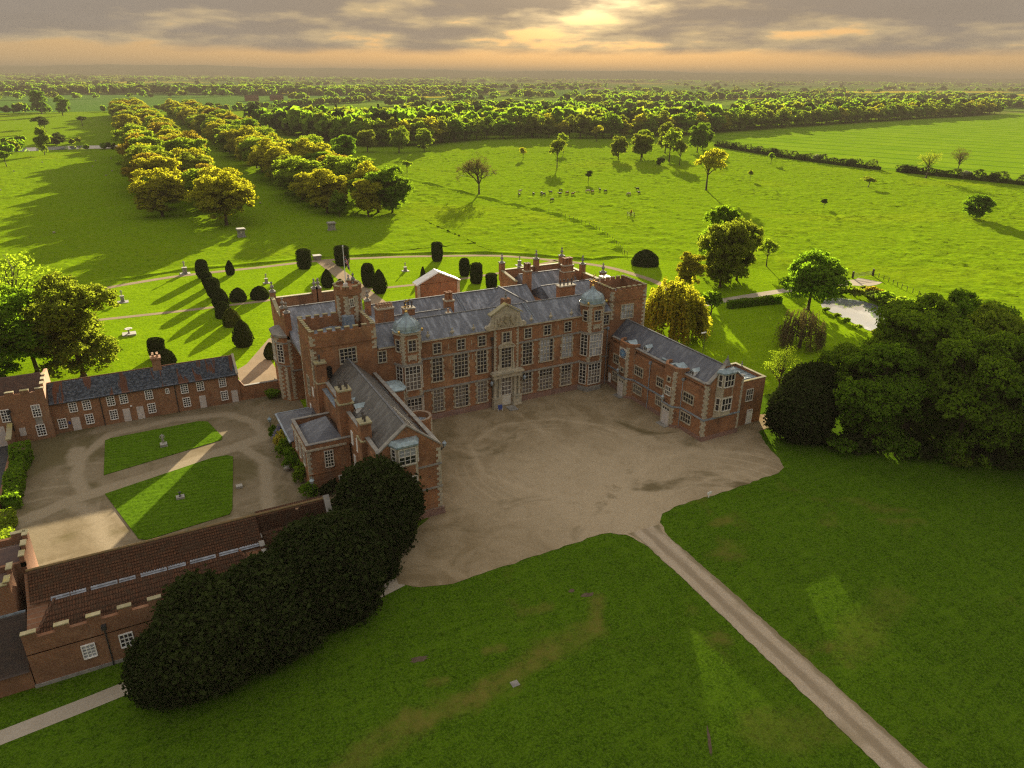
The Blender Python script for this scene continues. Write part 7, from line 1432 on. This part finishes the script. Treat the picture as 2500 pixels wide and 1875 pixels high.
for k, (x, y, c, ps, lb) in enumerate(CW):
    cb = thing('cow', (x, y, 0.02), '%s cow %s' % (HC[c], lb.replace('leftmost', 'outermost').replace('farthest right', 'at the golden oak end')), 'cow', 'cattle grazing in the pasture'); cb.rotation_euler = (0, 0, random.choice([0.2, 2.9, -0.4, 3.4, 1.4]))
    o = bpy.data.objects.new('body', CF[0] if ps == 0 else CF[1]); COL.objects.link(o); o.parent = cb; o.scale = (0.92, 0.92, 0.92); o.material_slots[0].link = 'OBJECT'; o.material_slots[0].material = COWM[c]
FLE = m_noise('fleece', (0.36, 0.32, 0.25), (0.28, 0.25, 0.19), 6, 0.95)
def sheep_frame():
    v = [(0, 0, 0.55), (0.3, 0, 0.56), (0.52, 0, 0.5), (0.68, 0, 0.26), (0.76, 0, 0.1), (-0.35, 0, 0.56)]; r = [0.27, 0.25, 0.13, 0.09, 0.05, 0.24]; e = [(0, 1), (1, 2), (2, 3), (3, 4), (0, 5)]
    for px_, par in ((0.3, 1), (-0.33, 5)):
        for s in (-1, 1): i = len(v); v += [(px_, s*0.13, 0.3), (px_, s*0.13, 0.02)]; r += [0.06, 0.04]; e += [(par, i), (i, i+1)]
    return v, e, r
SM = skin('sheep_body', *sheep_frame()[:2], sheep_frame()[2], FLE)
for k, (x, y) in enumerate([(-23.3, 291.4), (-6.6, 449.4), (-13.2, 497), (-11.8, 528.8), (-3.2, 540.3), (-3.3, 469.8), (-51.2, 488.9), (-40.1, 531.4), (50.8, 325.7), (-50.2, 411.8)]):
    sh = put('sheep', SM, (x, y, 0.02), None, random.uniform(0, 6), 0.95); tag(sh, ['white sheep alone in the shaded grass before the avenue'][0] if k == 0 else ('white sheep between the two avenue strips' if k == 8 else '%s white sheep grazing beside the avenue, counted from the house' % ORD[k]), 'sheep', 'sheep in the park')
# ---------------------------------------------------------------- garden ornaments
def figure(h, seed=0):
    s = h/1.75; v = [(0, 0, 0.95), (0, 0, 1.2), (0, 0, 1.45), (0, 0, 1.54), (0, -0.02, 1.66), (0.1, 0, 0.5), (0.11, 0.05, 0.05), (-0.1, 0.02, 0.5), (-0.12, -0.05, 0.05), (0.21, 0, 1.42), (0.3, -0.05, 1.15), (0.2, -0.22, 1.0), (-0.21, 0, 1.42), (-0.33, 0.02, 1.18), (-0.3, -0.1, 0.92)]
    e = [(0, 1), (1, 2), (2, 3), (3, 4), (0, 5), (5, 6), (0, 7), (7, 8), (2, 9), (9, 10), (10, 11), (2, 12), (12, 13), (13, 14)]; r = [0.17, 0.15, 0.17, 0.06, 0.11, 0.10, 0.07, 0.10, 0.07, 0.075, 0.055, 0.045, 0.075, 0.055, 0.045]
    return skin('statue_figure', [(a*s, b*s, c*s) for a, b, c in v], e, [q*s for q in r], STATUE, 1)
STATUE = m_noise('statue_stone', (0.36, 0.34, 0.30), (0.25, 0.24, 0.21), 3.0, 0.85)
FIG = figure(1.75)
def statue(x, y, ph, pw, label, base=0.0, fs=1.0, mat_p=None, slab=0):
    s = thing('statue', (x, y, 0.04), label, 'statue'); mp = mat_p or GREYSTONE
    part(s, 'pedestal', lambda b: (b.box(x-pw*0.62, x+pw*0.62, y-pw*0.62, y+pw*0.62, 0.0, 0.25), b.box(x-pw/2, x+pw/2, y-pw/2, y+pw/2, 0.25, ph-0.15), b.box(x-pw*0.6, x+pw*0.6, y-pw*0.6, y+pw*0.6, ph-0.15, ph)), mp)
    if slab: part(s, 'step', lambda b: b.box(x-slab, x+slab, y-slab, y+slab, 0, 0.12), mp)
    put('figure', FIG, (x, y, ph), s, random.uniform(-0.5, 0.5), fs)
statue(11.5, 214.6, 1.8, 1.1, 'white standing statue on a stone pedestal by the outer path', fs=1.1, slab=1.3); statue(-4.4, 192.3, 1.6, 0.8, 'dark weathered statue on a plinth near the large maple', fs=0.85, slab=1.2); statue(67.05, 191.1, 1.2, 0.7, 'small statue on the lawn behind the brick gable', fs=0.8, slab=0.9); statue(29.7, 194.9, 1.3, 0.7, 'small statue on the lawn beyond the house corner finials', fs=0.8, slab=0.8); statue(99.2, 182.8, 1.5, 0.8, 'small statue beyond the finialled rear parapet', fs=0.85, slab=1.0)
statue(-0.85, 108.15, 0.5, 0.8, 'pale stone figure on the yard lawn beside the stables', fs=0.95, mat_p=STATUE)
sd_ = thing('sundial_base', (0.05, 91.5, 0.13), 'stone slab with a small dial on the sunlit yard lawn', 'sundial'); part(sd_, 'slab', lambda b: b.box(-0.45, 0.55, 91.1, 91.9, 0.13, 0.4), STATUE); part(sd_, 'dial', lambda b: (b.lathe((0.05, 91.5, 0.4), [(0.18,0),(0.1,0.1),(0.08,0.5),(0.2,0.56),(0.2,0.6)], 10), b.ext([(91.3, 1.0), (91.7, 1.0), (91.7, 1.35)], 'x', 0.04, 0.06)), IRON)
bb = thing('birdbath', (-3.8, 165.4, 0.04), 'stone birdbath on a square slab in the garden lawn', 'birdbath'); part(bb, 'slab', lambda b: b.box(-5.1, -2.5, 164.4, 166.6, 0.03, 0.35), STATUE); part(bb, 'basin', lambda b: b.lathe((-3.8, 165.5, 0.35), [(0.3,0),(0.2,0.12),(0.14,0.5),(0.25,0.7),(0.75,0.95),(0.78,1.05),(0.6,1.0)], 16), STATUE, True)
for (x, y, lb) in [(33.1, 258.6, 'square stone pier below the lakeside avenue strip'), (63.3, 256.5, 'square stone pier below the pasture-side avenue strip')]:
    gp = thing('stone_pier', (x, y, 0), lb, 'pier', 'stone piers at the avenue mouth'); part(gp, 'shaft', lambda b: (b.box(x-1.35, x+1.35, y-1.35, y+1.35, 0, 0.35), b.box(x-1.1, x+1.1, y-1.1, y+1.1, 0.35, 2.5)), GREYSTONE); part(gp, 'cap', lambda b: (b.box(x-1.45, x+1.45, y-1.45, y+1.45, 2.5, 2.75), b.box(x-1.3, x+1.3, y-1.3, y+1.3, 2.75, 2.95)), GREYSTONE); part(gp, 'carved_panel', lambda b: b.ext([(x-0.5, 2.1), (x, 1.0), (x+0.5, 2.1)], 'y', y-1.16, y-1.1), STATUE)
tb = thing('stone_planter', (48.1, 215.3, 0.04), 'square stone planter at the end of the central path', 'planter'); part(tb, 'tub', lambda b: (b.prism([(47.2, 214.5), (49.0, 214.5), (49.0, 216.1), (47.2, 216.1)], 0.04, 1.2, 0, [(47.0, 214.3), (49.2, 214.3), (49.2, 216.3), (47.0, 216.3)]), b.box(46.9, 49.3, 214.2, 216.4, 1.2, 1.4)), GREYSTONE)
# fences
def post_fence(pts_, name, label, ph, rails, pm=None, closed=False):
    F_ = thing(name, (pts_[0][0], pts_[0][1], 0), label, 'fence'); pmesh = MB().box(-0.06, 0.06, -0.06, 0.06, -0.1, ph).mesh('post', pm or BARK)
    for (x, y) in pts_: put('post', pmesh, (x, y, 0), F_)
    for z in rails: part(F_, 'wire', lambda b: [b.tube((a[0], a[1], z), (c_[0], c_[1], z), 0.008, 0.008, 3) for a, c_ in zip(pts_, pts_[1:])], IRON)
    return F_
fl = along(smooth([(151.9, 256), (152.0, 245), (151.6, 235.2), (150.8, 227), (149.6, 218), (146, 206), (142.6, 197), (137.5, 185.5), (134.5, 178)], 5), 3.2); post_fence([(p.x, p.y) for p, _ in fl], 'pasture_fence', 'line of fence posts along the curving sunken fence', 1.3, (0.6, 1.15))
fl = along(smooth([(158, 133.5), (167, 131.6), (175.8, 130.0)], 4), 2.6); post_fence([(p.x, p.y) for p, _ in fl], 'track_fence', 'low post fence beside the gravel track before the field gate', 1.1, (0.5, 0.95))
fl = along(smooth([(183.6, 128.9), (181.5, 122.5), (178.5, 116), (176, 108), (172, 98)], 4), 2.2); post_fence([(p.x, p.y) for p, _ in fl], 'field_fence', 'post and wire fence between the pond bushes and the pasture', 1.2, (0.5, 1.05))
gt = thing('field_gate', (179.7, 129.6, 0), 'wooden field gate between two stout posts at the track end', 'gate')
for x, y in ((175.9, 129.7), (183.5, 129.1)): part(gt, 'post', lambda b: b.box(x-0.2, x+0.2, y-0.2, y+0.2, 0, 1.9), BARK)
for z in (0.35, 0.65, 0.95, 1.25): part(gt, 'rail', lambda b: b.tube((176.1, 129.7, z), (183.3, 129.1, z), 0.05, 0.05, 5), BARK)
tg = thing('tree_guard', (176.2, 233.5, 0), 'square wooden guard round a sapling in the pasture', 'tree guard')
for dx_, dy_ in ((-1, -1), (1, -1), (1, 1), (-1, 1)): part(tg, 'post', lambda b: b.box(176.2+dx_-0.07, 176.2+dx_+0.07, 233.5+dy_-0.07, 233.5+dy_+0.07, 0, 1.8), BARK)
part(tg, 'rail', lambda b: [b.tube((176.2+a[0], 233.5+a[1], z), (176.2+c_[0], 233.5+c_[1], z), 0.04, 0.04, 4) for z in (0.6, 1.2, 1.7) for a, c_ in (((-1,-1),(1,-1)), ((1,-1),(1,1)), ((1,1),(-1,1)), ((-1,1),(-1,-1)))], BARK); tree('small', 176.2, 233.5, 2.8, 'bronze', 'reddish sapling inside the wooden tree guard', 'sapling', None, 0, 0.6)
# lamp standards, lawn marks
for (x, y, lb) in [(14.0, 103.9, 'lantern on a post at the lean-to corner of the yard'), (15.4, 83.0, 'lantern on a post among shrubs at the annex front')]:
    lp = thing('lamp_post', (x, y, 0.04), lb, 'lamp'); part(lp, 'post', lambda b: b.tube((x, y, 0.04), (x, y, 2.6), 0.07, 0.05, 8), IRON); part(lp, 'lantern', lambda b: b.lathe((x, y, 2.6), [(0.1,0),(0.2,0.1),(0.3,0.5),(0.36,0.55),(0.12,0.8),(0.05,0.95)], 6), COPPER)
sg = thing('lawn_sign', (62.1, 60.4, 0.03), 'small white notice on a post at the lawn edge', 'sign'); part(sg, 'post', lambda b: b.box(62.05, 62.15, 60.35, 60.45, 0.02, 0.8), PAINT); part(sg, 'plate', lambda b: b.box(61.75, 62.45, 60.3, 60.36, 0.55, 0.9), PAINT)
uf = thing('antenna_mast', (80.0, 83.5, 0), 'thin pole with a small antenna behind the clock wing roof', 'antenna'); part(uf, 'pole', lambda b: b.tube((80.0, 83.5, 0), (80.0, 83.5, 13.2), 0.05, 0.04, 5), IRON); part(uf, 'aerial', lambda b: b.box(79.2, 80.2, 83.4, 83.55, 13.1, 13.25), PAINT)
sheet('drain_cover', [(24.0, 43.6), (24.75, 43.6), (24.75, 44.3), (24.0, 44.3)], 0.045, GREYSTONE, 'pale square drain cover in the front lawn')
def patch(x, y, rx, ry, rot, m, label, seed):
    r_ = random.Random(seed); pl = []
    for k in range(18): a = 2*PI*k/18; q = r_.uniform(0.65, 1.1); u, v = rx*q*math.cos(a), ry*q*math.sin(a); pl.append((x+u*math.cos(rot)-v*math.sin(rot), y+u*math.sin(rot)+v*math.cos(rot)))
    sheet('bare_patch', pl, 0.032, m, label)
patch(17.6, 50.8, 0.95, 0.42, -0.2, SOIL, 'bare earth patch in the front lawn near the yews', 1); patch(37.0, 51.3, 0.8, 0.35, -0.1, SOIL, 'dark earth patch in the front lawn near the drive', 2); patch(35.9, 52.6, 0.4, 0.3, 0, SOIL, 'small dark earth spot near the drive side patch', 5); patch(36.0, 31.0, 1.6, 0.16, 0.95, SOIL, 'narrow rut in the front lawn', 6)
hs = thing('staddle_stone', (14.0, 92.6, 0.04), 'rounded stone beside the annex shrubs in the yard', 'stone'); part(hs, 'stone', lambda b: b.lathe((14.0, 92.6, 0.04), [(0.4,0),(0.35,0.4),(0.6,0.5),(0.5,0.8),(0.2,0.95)], 10), STATUE, True)
sb = thing('stone_block', (7.2, 91.0, 0.04), 'flat pale stone block on the yard gravel', 'stone'); part(sb, 'block', lambda b: b.box(6.9, 7.7, 90.6, 91.3, 0.04, 0.35), STATUE)
# ---------------------------------------------------------------- added blocker above the view, shaped and tilted to shade the front lawn
SA, CA = math.sin(SUN_AZ), math.cos(SUN_AZ); TT = 1000
def shade_cloud_at(s0, c0, w, d, t, seed):
    rg = np.random.default_rng(seed); cx = SA*s0+CA*c0+sd[0]*TT; cy_ = CA*s0-SA*c0+sd[1]*TT; cz = sd[2]*TT; mb = MB(); nu, nv = 40, 14
    for j in range(nv+1):
        for i in range(nu):
            ph = PI*j/nv; a = 2*PI*i/nu; q = 1+0.10*math.sin(a*5+seed)*math.sin(ph)+0.07*math.sin(a*11+j)+rg.uniform(-.04, .04)
            u, v, z = w*q*math.sin(ph)*math.cos(a), d*q*math.sin(ph)*math.sin(a), t*q*math.cos(ph); mb.v.append((cx+CA*u+SA*v, cy_-SA*u+CA*v, cz+z-0.121*u))
    for j in range(nv):
        for i in range(nu): mb.f.append((j*nu+i, j*nu+(i+1) % nu, (j+1)*nu+(i+1) % nu, (j+1)*nu+i)); mb.m.append(0)
    return tag(build(mb, 'cloud', m_flat('shade_cloud_body', (0.8, 0.8, 0.8), 1.0, 0.0), None, True), 'unseen flat cloudlet added before the sun to shade the front lawn', kind='stuff')
shade_cloud_at(15, 40, 310, 45, 9.8, 3)
# ---------------------------------------------------------------- air
mb = MB(); mb.box(-14000, 16500, -1500, 17500, -1.0, 118); hz = mb.mesh('haze', [])
m = bpy.data.materials.new('haze_air'); m.use_nodes = True; NT = m.node_tree; NT.nodes.clear(); o = N('ShaderNodeOutputMaterial'); pv = N('ShaderNodeVolumePrincipled')
pv.inputs['Color'].default_value = (0.165, 0.145, 0.12, 1); pv.inputs['Density'].default_value = HAZE; pv.inputs['Anisotropy'].default_value = 0.0; L(pv.outputs[0], o.inputs['Volume']); hz.materials.append(m)
ho = put('haze', hz); ho['kind'] = 'stuff'; ho['label'] = 'warm evening haze over the plain'
